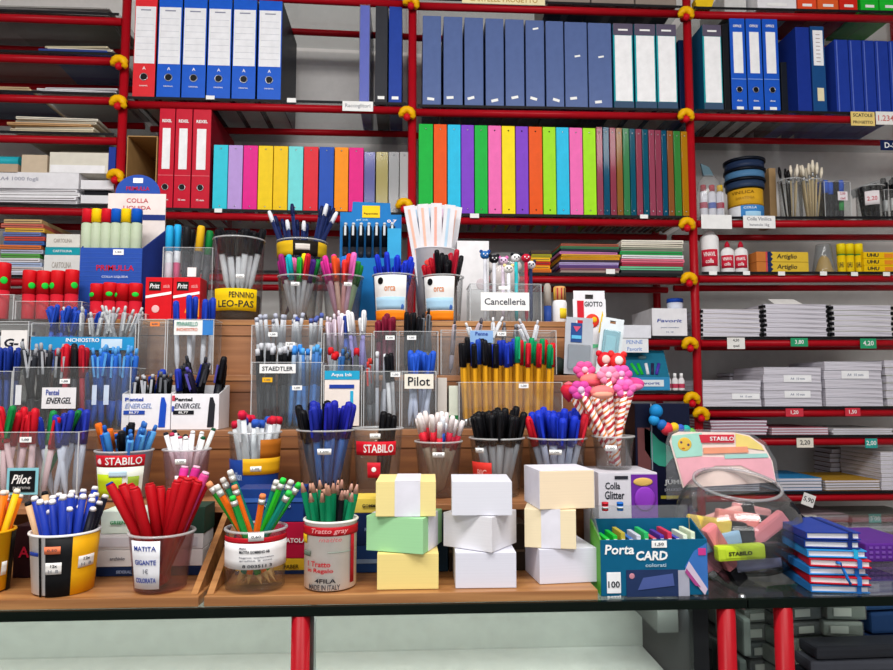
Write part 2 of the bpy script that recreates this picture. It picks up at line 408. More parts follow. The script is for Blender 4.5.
thin = [(597, 603.2, 'c0607a', 'pink'), (603.7, 609.8, '1c6c90', 'teal'), (610.4, 616.4, 'b85068', 'pink'), (617, 623, 'b8803c', 'amber'), (623.6, 630, '4ca468', 'green'), (630.5, 636, '14708c', 'teal'), (636.6, 642.6, 'bc5870', 'pink'),
        (643.2, 649, '14708c', 'teal'), (649.5, 655.4, 'c05c78', 'pink'), (655.9, 662, 'b85470', 'pink'), (662.5, 667.6, '14688c', 'teal'), (668.2, 674, 'b4703c', 'amber'), (674.6, 681.4, '4ca850', 'green'), (682, 689, 'd69a18', 'yellow')]
for n_, (a, b, c, t) in enumerate(thin):
    ring_binder(a, b, 127 + n_ * .35, 'MR', 2, '#' + c, f'thin translucent {t} ring binder, {ORD[n_]} from the lime binder' if n_ < 13 else 'thin translucent yellow ring binder against the right post', 'thin translucent ring binders', dens=clear('#' + c, .5, .4, .1, '#' + c))

# blue-grey box files
bl = [(422.4, 441.3), (443.4, 462.8), (464.4, 483.6), (485.5, 504), (505.4, 524.4), (525.8, 544.6), (546, 564), (565, 587.6), (588.5, 612)]
for n_, (a, b) in enumerate(bl):
    x0, x1, z = spot(a, b, 'MR', 1); hw = (x1 - x0) / 2 - .0006
    h = Z(15.5 + n_ * .9, YS, a) - z
    o = thing('box_file', f'blue grey box file with white sticker, {ORD[n_]} from the red post', 'box file', ((x0 + x1) / 2, YS, z + .0005), 0, 'blue grey box files')
    c = M('#586b9c', .28); cd = M('#263a6c', .4)
    MB().box(-hw, hw, 0, .012, 0, h, c, .0022).build('spine', o)
    MB().box(-hw + .0015, hw - .0015, .0125, .26, .001, h - .001, cd).build('box_body', o)
    u = R.uniform(-.012, .014)
    MB().box(-.0115, .0115, -.0012, -.0001, -.0045, .0045, TAGW, .0003).build('price_sticker', o, (u, 0, R.uniform(.02, .035)), (0, R.uniform(-.3, .3), 0))
    if n_ in (5, 7, 8): MB().box(-.0095, .0095, -.0012, -.0001, -.003, .003, TAGW, .0003).build('price_sticker', o, (-u * .4, 0, h * (.6 if n_ > 6 else .9)), (0, -.2, 0))
# white-labelled teal files
def teal_file(a, b, y, bay, k, label):
    x0, x1, z = spot(a, b, bay, k); hw = (x1 - x0) / 2 - .0006; h = Z(y, YS, a) - z
    o = thing('lever_arch_file', label, 'file', ((x0 + x1) / 2, YS, z + .0005), 0, 'teal files with full white spine labels')
    MB().box(-hw, hw, 0, .004, 0, h, M('#1fa0a8', .4), .001).build('spine', o)
    for s in (-1, 1): MB().box(min(s * hw, s * (hw - .003)), max(s * hw, s * (hw - .003)), .0042, .28, 0, h, M('#1a5f86', .4)).build('cover_board', o)
    MB().box(-hw + .006, hw - .006, .02, .262, .006, h - .02, PAGES).build('paper_block', o)
    MB().box(-hw + .005, hw - .004, -.0012, -.0001, h * .09, h * .86, lmW).build('spine_label', o)
    MB().box(-hw, hw, -.0012, -.0001, h * .865, h, M('#5c5468', .5)).build('top_band', o)
    MB().box(-hw, hw, -.0012, -.0001, 0, h * .085, M('#3d5470', .5)).build('bottom_band', o)
    MB().box(-hw * .5, hw * .5, -.0018, -.0013, h * .915, h * .935, WHITE).build('title_strip', o)
for n_, (a, b) in enumerate([(613.6, 633.4), (635, 656), (657, 677)]):
    teal_file(a, b, 23.6 + n_ * .4, 'MR', 1, ['teal file with blank white label beside the blue grey box files', 'middle one of three teal files with blank white labels', 'teal file with blank white label beside the dark blue folder'][n_])
teal_file(703.5, 722.5, 24.8, 'R', 1, 'teal file with blank white label right of the red post')
def folder_box(a, b, y, bay, k, col, label, name, cat, group=None, depth=.26, Y=YS, z0=0):
    x0, x1, z = spot(a, b, bay, k, Y); hw = (x1 - x0) / 2 - .0006; h = Z(y, Y, a) - z - z0
    o = thing(name, label, cat, ((x0 + x1) / 2, Y, z + .0006 + z0), 0, group)
    MB().box(-hw, hw, 0, depth, 0, h, M(col, .42), min(.002, hw * .4)).build('cover', o)
    return o, hw, h
folder_box(679, 686, 40, 'MR', 1, '#142e5c', 'dark blue folder standing between the teal files and the red post', 'document_folder', 'folder', Y=YS + .05)
# shrink-wrapped roll, grey and blue files at the end of the upper shelf
o, hw, h = folder_box(359.5, 369.5, 5, 'ML', 1, '#4456c4', 'blue folder wrapped in shiny film standing beside the dark grey file', 'document_folder', 'folder')
MB().box(-hw - .0022, hw + .0022, -.003, .263, -.0001, h + .004, FILM, .002).build('film_wrap', o)
o, hw, h = folder_box(375, 387.6, -4, 'ML', 1, '#33343a', 'dark grey file with a white price sticker beside the blue one', 'document_folder', 'folder', depth=.29)
MB().box(-.011, .011, -.0012, -.0001, .013, .023, TAGW).build('price_sticker', o)
o, hw, h = folder_box(388.6, 402, -4, 'ML', 1, '#24429c', 'blue file with a white price sticker beside the centre post', 'document_folder', 'folder', depth=.29)
MB().box(-.011, .011, -.0012, -.0001, .013, .023, TAGW).build('price_sticker', o)
# three bright blue lever arch files, then flat files
for n_, (a, b) in enumerate([(731, 746.6), (747.4, 763), (763.8, 779.6)]):
    lever_file(a, b, 17.5, 'R', 1, '#1f58c4', '#16202e', ['blue lever arch file beside the teal white labelled file', 'middle one of three leaning blue lever arch files', 'blue lever arch file nearest the tall navy binder'][n_], 'leaning blue lever arch files', 'tall', lean=0)
o, hw, h = folder_box(797, 811, 27, 'R', 1, '#1c3590', 'tall navy box file with bare spine beside the lever arch files', 'box_file', 'box file', depth=.28)
x0, x1, z = spot(812, 826, 'R', 1); hw = (x1 - x0) / 2 - .001; h = Z(26.5, YS, 820) - z
o = thing('ring_binder', 'navy binder with long white label and small cream sticker on its spine', 'binder', ((x0 + x1) / 2, YS, z + .0006))
MB().box(-hw, hw, 0, .004, 0, h, M('#1c4c84', .4), .001).build('spine', o)
for s in (-1, 1): MB().box(min(s * hw, s * (hw - .003)), max(s * hw, s * (hw - .003)), .0042, .28, 0, h, M('#1c3590', .4)).build('cover_board', o)
l = MB().box(-hw * .7, hw * .75, -.0012, -.0001, h * .54, h * .95, lmW).build('spine_label', o)
q = MB()
for j in range(8): q.box(-hw * .3, hw * .3, -.0018, -.0013, h * (.58 + .045 * j), h * (.58 + .045 * j) + .002, M('#a08c8c', .6))
q.build('ruled_lines', l)
MB().box(-hw * .35, hw * .6, -.0012, -.0001, h * .13, h * .28, M('#e8dcb8', .6)).build('price_sticker', o)
for n_, (a, b) in enumerate([(835.5, 849.4), (850, 862.8), (863.4, 875.6), (876.2, 889.4), (890, 903)]):
    o, hw, h = folder_box(a, b, 39.5 + .4 * n_, 'R', 1, '#213c9c', f'shorter navy folder, {ORD[n_]} from the binder with the cream sticker', 'document_folder', 'folder', 'short navy folders in a row')
    MB().box(-hw * .75, -hw * .6, -.0006, .0002, .004, h - .004, M('#5f74c4', .4)).build('spine_crease', o)
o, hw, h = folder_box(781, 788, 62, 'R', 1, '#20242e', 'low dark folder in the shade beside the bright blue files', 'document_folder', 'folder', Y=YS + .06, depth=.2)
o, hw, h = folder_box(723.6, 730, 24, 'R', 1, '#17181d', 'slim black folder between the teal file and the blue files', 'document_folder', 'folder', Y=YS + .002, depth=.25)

# ---- hanging cards and price tickets on the rails
def card(px0, px1, py0, py1, col, label, Y=YR - .018, txt=None, name='price_tag', inkm=INK, group=None, tilt=0):
    a, b = at(px0, py0, Y), at(px1, py1, Y)
    w_, h = b.x - a.x, a.z - b.z
    o = tag(MB().box(-w_ / 2, w_ / 2, -.0006, .0006, -h / 2, h / 2, M(col, .6)).build(name, None, ((a.x + b.x) / 2, Y, (a.z + b.z) / 2), (0, tilt, 0)), label, 'price tag', group)
    if txt:
        n = len(txt)
        for i, s in enumerate(txt):
            lettering(s, w_ * .82, h / n * .55, inkm, o, (0, -.0007, h / 2 - h * (i + .5) / n), keep=True)
    return o
card(342.5, 373, 101, 111.5, '#efeeec', 'white card with faint writing hung on the rail under the wrapped folder', txt=['Raccoglitori'], inkm=M('#9a9aa0', .6))
card(462, 545, -6, 5.5, '#efe2b4', 'cream paper label along the top rail above the blue grey box files', txt=['CARTELLE PROGETTO'], inkm=M('#c09a50', .6))
card(850.5, 875, 111.5, 126, '#ecd080', 'yellow handwritten card on the rail under the navy folders', txt=['SCATOLE', 'PROGETTO'])
card(875.5, 900, 111.5, 125, '#efece8', 'white card next to the yellow card on the rail', txt=['1.2345'], inkm=M('#d07070', .6))
card(701, 732, 214.5, 229, '#eeedec', 'blank white card on the rail under the small bottles')
card(743, 775.5, 215.5, 228.5, '#eeedec', 'white card with faint lines under the stacked tubs', txt=['Colla Vinilica', 'barattolo 1kg'], inkm=M('#8a8a92', .6))
card(880, 900, 140, 150.5, '#17264e', 'navy card with white letters at the end of the shelf', txt=['D-S'], inkm=WHITE)
for a in [(206, 214.5, 95.5, 99.5, 'under the fourth wide file'), (287, 296, 98, 102.5, 'below the corner of the last wide blue file'), (214.5, 222, 208.5, 212.5, 'below the turquoise small binder'), (470, 479, 213.5, 218, 'below the purple and green binders'), (640, 648, 214.5, 218.5, 'below the thin translucent binders'),
          (606, 615, 269, 274, 'under the stacked colour folders'), (709, 717, 271, 275, 'under the large glue bottle'), (743, 750, 271, 275, 'under the small glue bottles'), (778, 785, 271.5, 275.5, 'under the yellow clay boxes'), (820, 827, 271.5, 275.5, 'under the clear cone'), (851, 858, 272, 276, 'under the yellow glue sticks'), (883, 890, 272, 276, 'under the yellow glue boxes')]:
    card(a[0], a[1], a[2], a[3], '#f2f1ef', 'tiny white price ticket ' + a[4], name='price_ticket')
card(727, 745, 337.5, 349, '#e9e6e2', 'white ticket under the first stack of spiral notebooks', txt=['4,50', 'quad'])
card(790.5, 808, 338, 346.5, '#2f9c6c', 'green ticket under the middle stack of spiral notebooks', txt=['3,80'], inkm=WHITE)
card(860, 876.5, 338.5, 348.5, '#2f9c6c', 'green ticket under the third stack of spiral notebooks', txt=['4,20'], inkm=WHITE)
card(785.5, 803.5, 408.5, 416.5, '#d23848', 'red ticket under the middle stack of stapled booklets', txt=['1,20'], inkm=WHITE)
card(845, 860.5, 408, 416, '#d23848', 'red ticket under the tallest stack of stapled booklets', txt=['1,50'], inkm=WHITE)
card(796.5, 813.5, 438, 447.5, '#e9e2d4', 'cream ticket under the thin pink notebooks', txt=['2,20'])
card(865, 877.5, 438.5, 448, '#35a39a', 'teal ticket under the thin white notebooks', txt=['2,00'], inkm=WHITE)
card(802, 815, 494, 506, '#efecea', 'white ticket hanging slanted under the blue topped block', txt=['5,90'], tilt=.35)
c = at(786, 300.5, YS + .05)

# ---- stacks of notebooks (spiral, stapled)
def book_stack(px0, px1, ytop, bay, k, n, kindname, cat, lab, group, covers, depth=.21, spiral=False, Y=YS, jit=.002, band=None, z0=0):
    x0, x1, z = spot(px0, px1, bay, k, Y)
    zt = Z(ytop, Y, (px0 + px1) / 2); t = (zt - z - z0) / n; z += z0
    for i in range(n):
        ord_ = 'topmost' if i == n - 1 else ('bottom' if i == 0 else ORD[i] + ' from the bottom')
        if n == 1: ord_ = 'single'
        hw = (x1 - x0) / 2 - .001 - R.uniform(0, jit * .6)
        o = thing(kindname, f'{ord_} {lab}', cat, ((x0 + x1) / 2 + R.uniform(-jit, jit), Y + R.uniform(0, jit), z + t * i + .0004), R.uniform(-.008, .008), group)
        cv = covers[i % len(covers)]
        MB().box(-hw + .001, hw - .001, .001, depth - .001, .0011, t - .0017, PAGESG).build('pages', o)
        for zz in ((0, .001), (t - .0016, t - .0006)):
            MB().box(-hw, hw, 0, depth, zz[0], zz[1], M(cv, .5)).build('cover', o)
        if spiral:
            mb = MB()
            for s in (-1, 1):
                for j in range(3): mb.box(s * hw - .0035, s * hw + .0062, -.0015 + j * .011, .005 + j * .011, t * .10, t * .72, BLACK, .001)
            mb.build('spiral_binding', o)
        if band and i in band:
            b = band[i]
            l = MB().box(hw * b[0], hw * b[1], -.0016, -.0004, .002, min(t * .95, t - .001), M('#f6f5f7', .5)).build('paper_label', o)
            lettering('A4  10 mm', hw * (b[1] - b[0]) * .7, t * .3, M('#9aa0b0', .6), l, (hw * (b[0] + b[1]) / 2, -.0018, t * .5), keep=True)
book_stack(700.5, 761, 309, 'R', 4, 6, 'spiral_notebook', 'notebook', 'spiral notebook of the stack beside the red post', 'spiral notebooks', ['#e6e2e0', '#cfc8c8', '#ddd6d4'], spiral=True)
book_stack(764, 828, 304, 'R', 4, 7, 'spiral_notebook', 'notebook', 'spiral notebook of the stack under the white card', 'spiral notebooks', ['#d4d0d8', '#c4bec8', '#dcd8de'], spiral=True)
book_stack(832, 893, 305, 'R', 4, 6, 'spiral_notebook', 'notebook', 'spiral notebook of the third stack from the post', 'spiral notebooks', ['#dcdad2', '#c2c4b4', '#e2dede'], spiral=True)
x0, x1, z = spot(772, 800, 'R', 4, YS + .03); zt = Z(303.6, YS, 764)
tag(MB().hexa([(x0, YS + .01, zt), (x1, YS + .01, zt), (x1, YS + .012, zt), (x0, YS + .012, zt), (x0, YS + .05, zt + .022), (x1 - .008, YS + .05, zt + .022), (x1 - .008, YS + .052, zt + .022), (x0, YS + .052, zt + .022)], M('#eceae8', .6)).build('price_tag'), 'white card propped on top of the middle spiral notebooks', 'price tag')
book_stack(702, 761.5, 380, 'R', 5, 4, 'stapled_booklet', 'booklet', 'booklet of the low stack beside the red post', 'stapled booklets', ['#dedbe0', '#cac6cc'], band={1: (.0, .95)})
book_stack(763.8, 822.5, 367, 'R', 5, 5, 'stapled_booklet', 'booklet', 'booklet of the middle stack above the red ticket', 'stapled booklets', ['#d8d6de', '#c6c2ca', '#b8b4bc'], band={3: (-.3, .65), 1: (-.3, .6)})
book_stack(825, 883.5, 361.5, 'R', 5, 5, 'stapled_booklet', 'booklet', 'booklet of the tallest stack with paper labels', 'stapled booklets', ['#dcdae2', '#cac8d0'], band={3: (-.4, .55)})
book_stack(886, 935, 360, 'R', 5, 6, 'stapled_booklet', 'booklet', 'booklet of the stack cut off by the frame edge', 'stapled booklets', ['#b8bca8', '#c8c6c0', '#a8a494'])
book_stack(730, 822, 373, 'R', 5, 9, 'school_notebook', 'notebook', 'dark thin notebook of the pile behind the booklets', 'dark notebooks at the back of the shelf', ['#4c3434', '#5a5a5e', '#7a2c34', '#3c3c40'], Y=YS + .215, depth=.1)
book_stack(710, 768, 420, 'R', 6, 5, 'school_notebook', 'notebook', 'magenta edged notebook on the narrow shelf', 'magenta edged notebooks', ['#a01450', '#b02058'], jit=.003)
book_stack(771, 829, 427.5, 'R', 6, 3, 'school_notebook', 'notebook', 'pink edged notebook above the cream ticket', 'pink edged notebooks', ['#c06a78', '#cc8490'], jit=.003)
book_stack(832, 893, 428.5, 'R', 6, 3, 'school_notebook', 'notebook', 'white notebook above the teal ticket', 'white notebooks on the narrow shelf', ['#d8d6d6', '#c8c4c4'], jit=.003)
book_stack(776, 822, 478, 'R', 7, 4, 'drawing_pad', 'drawing pad', 'drawing pad of the blue topped stack', 'drawing pads of the blue topped stack', ['#2a80b8', '#8f9298', '#8f9298', '#2c88c4'], jit=.001)
book_stack(824.5, 880, 480, 'R', 7, 4, 'drawing_pad', 'drawing pad', 'drawing pad of the ochre topped stack', 'drawing pads of the ochre topped stack', ['#a07c28', '#9a9690', '#9a9690', '#b88c2c'], jit=.001)
book_stack(881, 930, 452, 'R', 7, 9, 'drawing_pad', 'drawing pad', 'white drawing pad of the stack at the shelf end', 'white drawing pads', ['#e2e0e0', '#cfcaca'], jit=.002)
book_stack(832, 880, 449, 'R', 7, 7, 'school_notebook', 'notebook', 'brown notebook of the fanned pile behind the ochre pads', 'brown notebooks at the back', ['#5c3a30', '#7c5c4c', '#3c2c28'], Y=YS + .215, depth=.1, jit=.006)
book_stack(700, 760, 480, 'R', 7, 5, 'school_notebook', 'notebook', 'grey notebook of the pile behind the round bowl', 'grey notebooks behind the bowl', ['#8c8a90', '#6a6a70'])
book_stack(800, 850, 515, 'R', 8, 5, 'school_notebook', 'notebook', 'grey covered notebook of the lowest shelf', 'grey notebooks on the lowest shelf', ['#8a7c80', '#b09aa0', '#7c7c80'])
book_stack(852, 930, 517, 'R', 8, 5, 'school_notebook', 'notebook', 'pale grey notebook at the lowest shelf end', 'pale grey notebooks on the lowest shelf', ['#b4b4ae', '#a0a09a', '#c0beb8'])

# colour folders lying in the middle bay
def flat_stack(px0, px1, y0, bay, k, cols, lab, group, name='card_folder', cat='folder', depth=.23, Y=YS, jit=.004, rz=.03):
    x0, x1, z = spot(px0, px1, bay, k, Y); zt = Z(y0, Y, (px0 + px1) / 2); n = len(cols); t = (zt - z) / n
    for i, c in enumerate(cols):
        hw = (x1 - x0) / 2 - R.uniform(0, jit)
        o = thing(name, f'{c[1]} {lab}', cat, ((x0 + x1) / 2 + R.uniform(-jit, jit), Y + R.uniform(0, jit), z + t * i + .0003), R.uniform(-rz, rz), group)
        MB().box(-hw, hw, 0, depth, 0, t * .94, M(c[0], .5), min(.0012, t * .3)).build('cover', o)
        MB().box(-hw + .002, hw - .004, -.0004, .004, t * .36, t * .52, M('#4a3a3c', .6)).build('fold_line', o)
cl = [('#b09a90', 'pale beige'), ('#8a5a68', 'dusky mauve'), ('#6a4a90', 'violet'), ('#b8a8d8', 'lilac'), ('#3c3448', 'dark grey'), ('#f0a818', 'amber'), ('#e0a828', 'golden'), ('#c878b0', 'orchid pink'), ('#2c3040', 'charcoal'), ('#3c8058', 'dull green'), ('#a85840', 'rust')]
flat_stack(560, 620, 243.5, 'MR', 3, cl, 'card folder lying in the stack beside the green and pink one', 'card folders lying in the left stack')
cl = [('#2c3436', 'black'), ('#70c898', 'mint'), ('#b03048', 'dark red'), ('#e87890', 'rose pink'), ('#e8e6ea', 'white'), ('#20a050', 'green'), ('#8a9080', 'olive grey'), ('#d8d2c0', 'cream'), ('#efe8da', 'ivory')]
flat_stack(621, 684, 240, 'MR', 3, cl, 'card folder lying in the stack beside the right post', 'card folders lying in the right stack')
cl = [('#e87818', 'orange'), ('#f0a020', 'light orange'), ('#c02820', 'red'), ('#f0b828', 'yellow'), ('#a8a020', 'olive'), ('#504030', 'brown')]
flat_stack(530, 551, 250, 'MR', 3, cl, 'small notepad in the short pile beside the card folders', 'small notepads in the short pile', 'notepad', 'notepad', depth=.12)
# white carton with a blue lidded pot on it, hanging note, glue bottles, teal display pack
x0, x1, z = spot(652, 687, 'MR', 4); h = Z(308.5, YS, 670) - z
o = thing('carton_box', 'white carton with blue brand lettering standing by the right post', 'box', ((x0 + x1) / 2, YS, z + .0006), 0)
hw = (x1 - x0) / 2
MB().box(-hw, hw, 0, .2, 0, h, M('#e8e6ea', .55), .001).build('carton', o)
lettering('Favorit', hw * 1.4, .011, BLUEINK, o, (0, -.0006, h * .55), shear=.25); lettering('punti metallici', hw * 1.0, .005, M('#8890a8', .6), o, (0, -.0006, h * .3)); lettering('N. 10', hw * .4, .005, M('#8890a8', .6), o, (0, -.0006, h * .14))
p = at(676, 303, YS + .06)
o = thing('plastic_pot', 'small pot with a blue lid standing on the white carton', 'pot', (p.x, YS + .07, z + h + .001))
MB().lathe([(.024, 0), (.026, .004), (.026, .026)], M('#d8dcea', .4), 18).build('jar', o); MB().lathe([(.027, .0265), (.027, .038), (.025, .040)], M('#1f49ac', .4), 18).build('lid', o)
card(617.5, 651, 325, 338, '#e6e6ee', 'upper blank white card hung on the rail above the blue handwritten note', name='paper_note')
card(620.5, 648.5, 338.5, 352.5, '#eef0f4', 'white note with blue handwriting hung under the blank card', txt=['PENNE', 'Favorit'], inkm=M('#7f9cd8', .6), name='paper_note')
for n_, px in enumerate((669.5, 676.5, 683)):
    x0, x1, z = spot(px - 3.4, px + 3.4, 'MR', 5)
    o = thing('glue_bottle', ['leftmost', 'middle', 'rightmost'][n_] + ' of the tiny white and red bottles beside the teal pack', 'bottle', ((x0 + x1) / 2, YS + .015, z + .0006), 0, 'tiny white and red bottles')
    MB().lathe([(.0095, 0), (.0102, .003), (.0102, .034), (.0055, .042)], M('#e8e4e6', .4), 14).build('body', o); MB().lathe([(.0103, .008), (.0103, .022)], M('#c4405c', .5), 14, capb=False, capt=False).build('label_band', o); MB().lathe([(.0055, .0425), (.005, .056)], WHITE, 12).build('cap', o)
x0, x1, z = spot(627, 668, 'MR', 5); hw = (x1 - x0) / 2; h = Z(350, YS, 640) - z
o = thing('marker_pack', 'teal cardboard pack with a window showing green and violet markers', 'marker pack', ((x0 + x1) / 2, YS - .012, z + .0006))
tm = M('#1c6c88', .45)
MB().prismx([(0, 0), (.06, 0), (.06, h), (.045, h), (0, h * .34)], -hw, hw, tm).build('box', o)
MB().box(-hw, hw, -.0016, -.0004, .002, h * .33, M('#3a8fc0', .45)).build('front_panel', o)
MB().box(-hw * .8, hw * .7, -.003, -.0018, h * .1, h * .26, M('#e6ecf0', .5)).build('name_label', o)
lettering('Favorit', hw * 1.1, .009, BLUEINK, o, (-hw * .05, -.0034, h * .18))
def tilt_bar(p, q, r_, m, nm_):
    MB().tube([p, q], r_, m, 8).build(nm_, o)
for j, (c, u) in enumerate([('#2cc040', -.5), ('#20b838', -.3), ('#e8e8f0', -.02), ('#302c50', .18), ('#5038a8', .38)]):
    tilt_bar((hw * u, .004, h * .38), (hw * (u + .12 * (j - 2)), .022, h * .66), .0055, M(c, .4), 'window_marker')
MB().ball((-.01, .03, h * .82), .011, M('#6c8c94', .5), 1.3, .3, .6).build('logo_badge', o)

# ------------------------------------------------------------------ pens: one prototype per kind and colours, then copies
PROTO = {}
def lat(prof, m, n=10): 
    return MB().lathe(prof, m, n)
def pen_proto(kind, cols):
    key = (kind, cols)
    if key in PROTO: return PROTO[key]
    c = [x if isinstance(x, bpy.types.Material) else M(x, .35) for x in cols]
    nm = {'cap': 'ballpoint_pen', 'click': 'click_pen', 'pencil': 'pencil', 'sharp': 'pencil', 'fine': 'fineliner_pen', 'marker': 'marker_pen', 'glue': 'glue_stick', 'tri': 'ballpoint_pen', 'refill': 'pen_refill', 'stick': 'colour_pencil', 'plug': 'ballpoint_pen', 'tube': 'glue_tube', 'brush': 'paint_brush', 'thick': 'jumbo_pencil'}[kind]
    o = thing(nm, '-', 'pen')
    if kind == 'cap':       # barrel, cap, tip
        lat([(.0008, 0), (.0014, .006), (.0036, .02), (.0042, .026), (.0042, .100)], c[0], 8).build('barrel', o)
        k = lat([(.0054, .090), (.0054, .140), (.0044, .147), (.0012, .149)], c[1], 10).build('cap', o)
        MB().box(-.0017, .0017, -.0086, -.0066, .098, .143, c[1], .0006).box(-.0015, .0015, -.0068, -.0044, .137, .143, c[1]).build('clip', k)
    elif kind == 'click':   # barrel, grip, clip, push button
        lat([(.0048, .050), (.0048, .130), (.0036, .134)], c[0], 10).build('barrel', o)
        lat([(.0008, 0), (.0020, .010), (.0044, .014), (.0050, .049)], c[1], 10).build('grip', o)
        lat([(.0028, .1345), (.0028, .146), (.0016, .148)], c[2], 8).build('push_button', o)
        MB().box(-.0018, .0018, -.0086, -.0066, .092, .132, c[2], .0006).box(-.0016, .0016, -.0068, -.0046, .125, .131, c[2]).build('clip', o)
    elif kind == 'plug':    # barrel, end plug of another colour
        lat([(.0008, 0), (.0014, .006), (.0040, .02), (.0046, .026), (.0046, .132)], c[0], 10).build('barrel', o)
        lat([(.0052, .1325), (.0054, .142), (.0036, .147)], c[1], 10).build('end_plug', o)
        MB().box(-.0016, .0016, -.0082, -.0060, .096, .134, c[0], .0005).box(-.0014, .0014, -.0062, -.0042, .127, .133, c[0]).build('clip', o)
    elif kind == 'pencil':  # ferrule and eraser upwards
        MB().lathe([(.0038, .022), (.0038, .166)], c[0], 6, smooth=False).build('shaft', o)
        lat([(.0006, 0), (.0011, .006), (.0037, .0218)], M('#d8b078', .7), 8).build('sharpened_tip', o)
        lat([(.0039, .1662), (.0039, .177)], M('#d8d8d4', .3, .4), 10).build('ferrule', o)
        lat([(.0037, .1772), (.0037, .184), (.0028, .187)], c[1], 10).build('eraser', o)
    elif kind == 'sharp':   # tip upwards
        MB().lathe([(.0038, 0), (.0038, .150)], c[0], 6, smooth=False).build('shaft', o)
        lat([(.0037, .1502), (.0012, .166), (.0011, .1665)], c[1], 8).build('sharpened_tip', o)
        lat([(.0011, .1667), (.0003, .171)], BLACK, 6).build('lead', o)
    elif kind == 'stick':   # round pencil, dipped end
        MB().lathe([(.0040, 0), (.0040, .156)], c[0], 10).build('shaft', o)
        lat([(.0041, .1562), (.0041, .160), (.0030, .163)], c[1], 10).build('dipped_end', o)
    elif kind == 'thick':   # jumbo colour pencil
        MB().lathe([(.0060, 0), (.0060, .158), (.0052, .161)], c[0], 8).build('shaft', o)
        lat([(.0050, .1612), (.0044, .1640)], c[1], 10).build('cut_end', o)
    elif kind == 'fine':
        MB().lathe([(.0038, .014), (.0038, .116)], c[0], 6, smooth=False).build('barrel', o)
        lat([(.0008, 0), (.0016, .004), (.0034, .0138)], M('#c9ccd0', .3, .6), 8).build('tip', o)
        k = lat([(.0050, .1165), (.0050, .160), (.0040, .165)], c[1], 10).build('cap', o)
        MB().box(-.0014, .0014, -.0076, -.0056, .124, .158, c[1]).box(-.0013, .0013, -.0058, -.0044, .152, .158, c[1]).build('clip', k)
    elif kind == 'marker':
        lat([(.0078, 0), (.0085, .003), (.0085, .090)], c[0], 14).build('barrel', o)
        lat([(.0090, .0905), (.0090, .132), (.0070, .136)], c[1], 14).build('cap', o)
        lat([(.0087, .03), (.0087, .07)], c[2] if len(c) > 2 else WHITE, 14).build('label_band', o)
    elif kind == 'glue':
        lat([(.0135, 0), (.0140, .002), (.0140, .062)], c[0], 18).build('tube', o)
        lat([(.0150, .0625), (.0150, .118), (.0140, .1205)], c[1], 18).build('cap', o)
        MB().ball((0, 0, 0), .0075, M('#1ec83c', .4), 1, .25, 1.05).build('green_sticker', o, (0, -.0153, .082))
    elif kind == 'tube':
        lat([(.0120, 0), (.0130, .003), (.0130, .072), (.0105, .0755)], c[0], 16).build('tube', o)
        lat([(.0125, .076), (.0125, .104), (.0118, .107)], c[1], 16).build('cap', o)
    elif kind == 'refill':
        lat([(.0016, 0), (.0030, .012), (.0034, .02), (.0034, .08)], c[0], 8).build('lower_tube', o)
        lat([(.0034, .0803), (.0034, .150), (.0022, .153)], c[1], 8).build('upper_tube', o)
        if len(c) > 2: lat([(.0037, .142), (.0037, .1545), (.002, .156)], c[2], 8).build('end_cap', o)
    elif kind == 'brush':
        lat([(.0022, 0), (.0034, .06), (.0026, .115)], c[0], 8).build('handle', o)
        lat([(.0030, .1152), (.0034, .128)], STEEL, 8).build('ferrule', o)
        lat([(.0033, .1282), (.0062, .145), (.0030, .162)], c[1], 10).build('bristle_head', o)
    elif kind == 'tri':     # clear lower tube, coloured grip, pale top
        lat([(.0012, 0), (.0042, .012), (.0042, .092)], c[0], 8).build('lower_tube', o)
        lat([(.0047, .0922), (.0047, .122)], c[1], 10).build('grip', o)
        lat([(.0044, .1222), (.0044, .150), (.003, .155)], c[2], 10).build('upper_tube', o)
    LEN = {'tri': .155, 'cap': .149, 'click': .148, 'plug': .147, 'pencil': .187, 'sharp': .171, 'stick': .163, 'thick': .164, 'fine': .165, 'marker': .136, 'glue': .1205, 'tube': .107, 'refill': .155, 'brush': .162}[kind]
    PROTO[key] = [o, LEN, False]
    return PROTO[key]
CATS = {'pencil': 'pencil', 'sharp': 'pencil', 'stick': 'pencil', 'thick': 'pencil', 'marker': 'marker', 'glue': 'glue stick', 'tube': 'glue', 'refill': 'pen refill', 'brush': 'brush'}
def pen(kind, cols, p0, p1, label, group, roll=0.0, xy=1.0, cat=None):
    P = pen_proto(kind, tuple(cols))
    if not P[2]: o = P[0]; P[2] = True
    else: o = copy_tree(P[0])
    d = p1 - p0
    o.rotation_mode = 'QUATERNION'
    za = d.normalized(); xa = Vector((0, 1, 0)).cross(za).normalized(); ya = za.cross(xa)
    o.rotation_quaternion = (Matrix((xa, ya, za)).transposed() @ Matrix.Rotation(roll, 3, 'Z')).to_quaternion()
    o.location = p0
    s = d.length / P[1]
    o.scale = (xy, xy, s)
    tag(o, label, cat or CATS.get(kind, 'pen'), group)
    return o

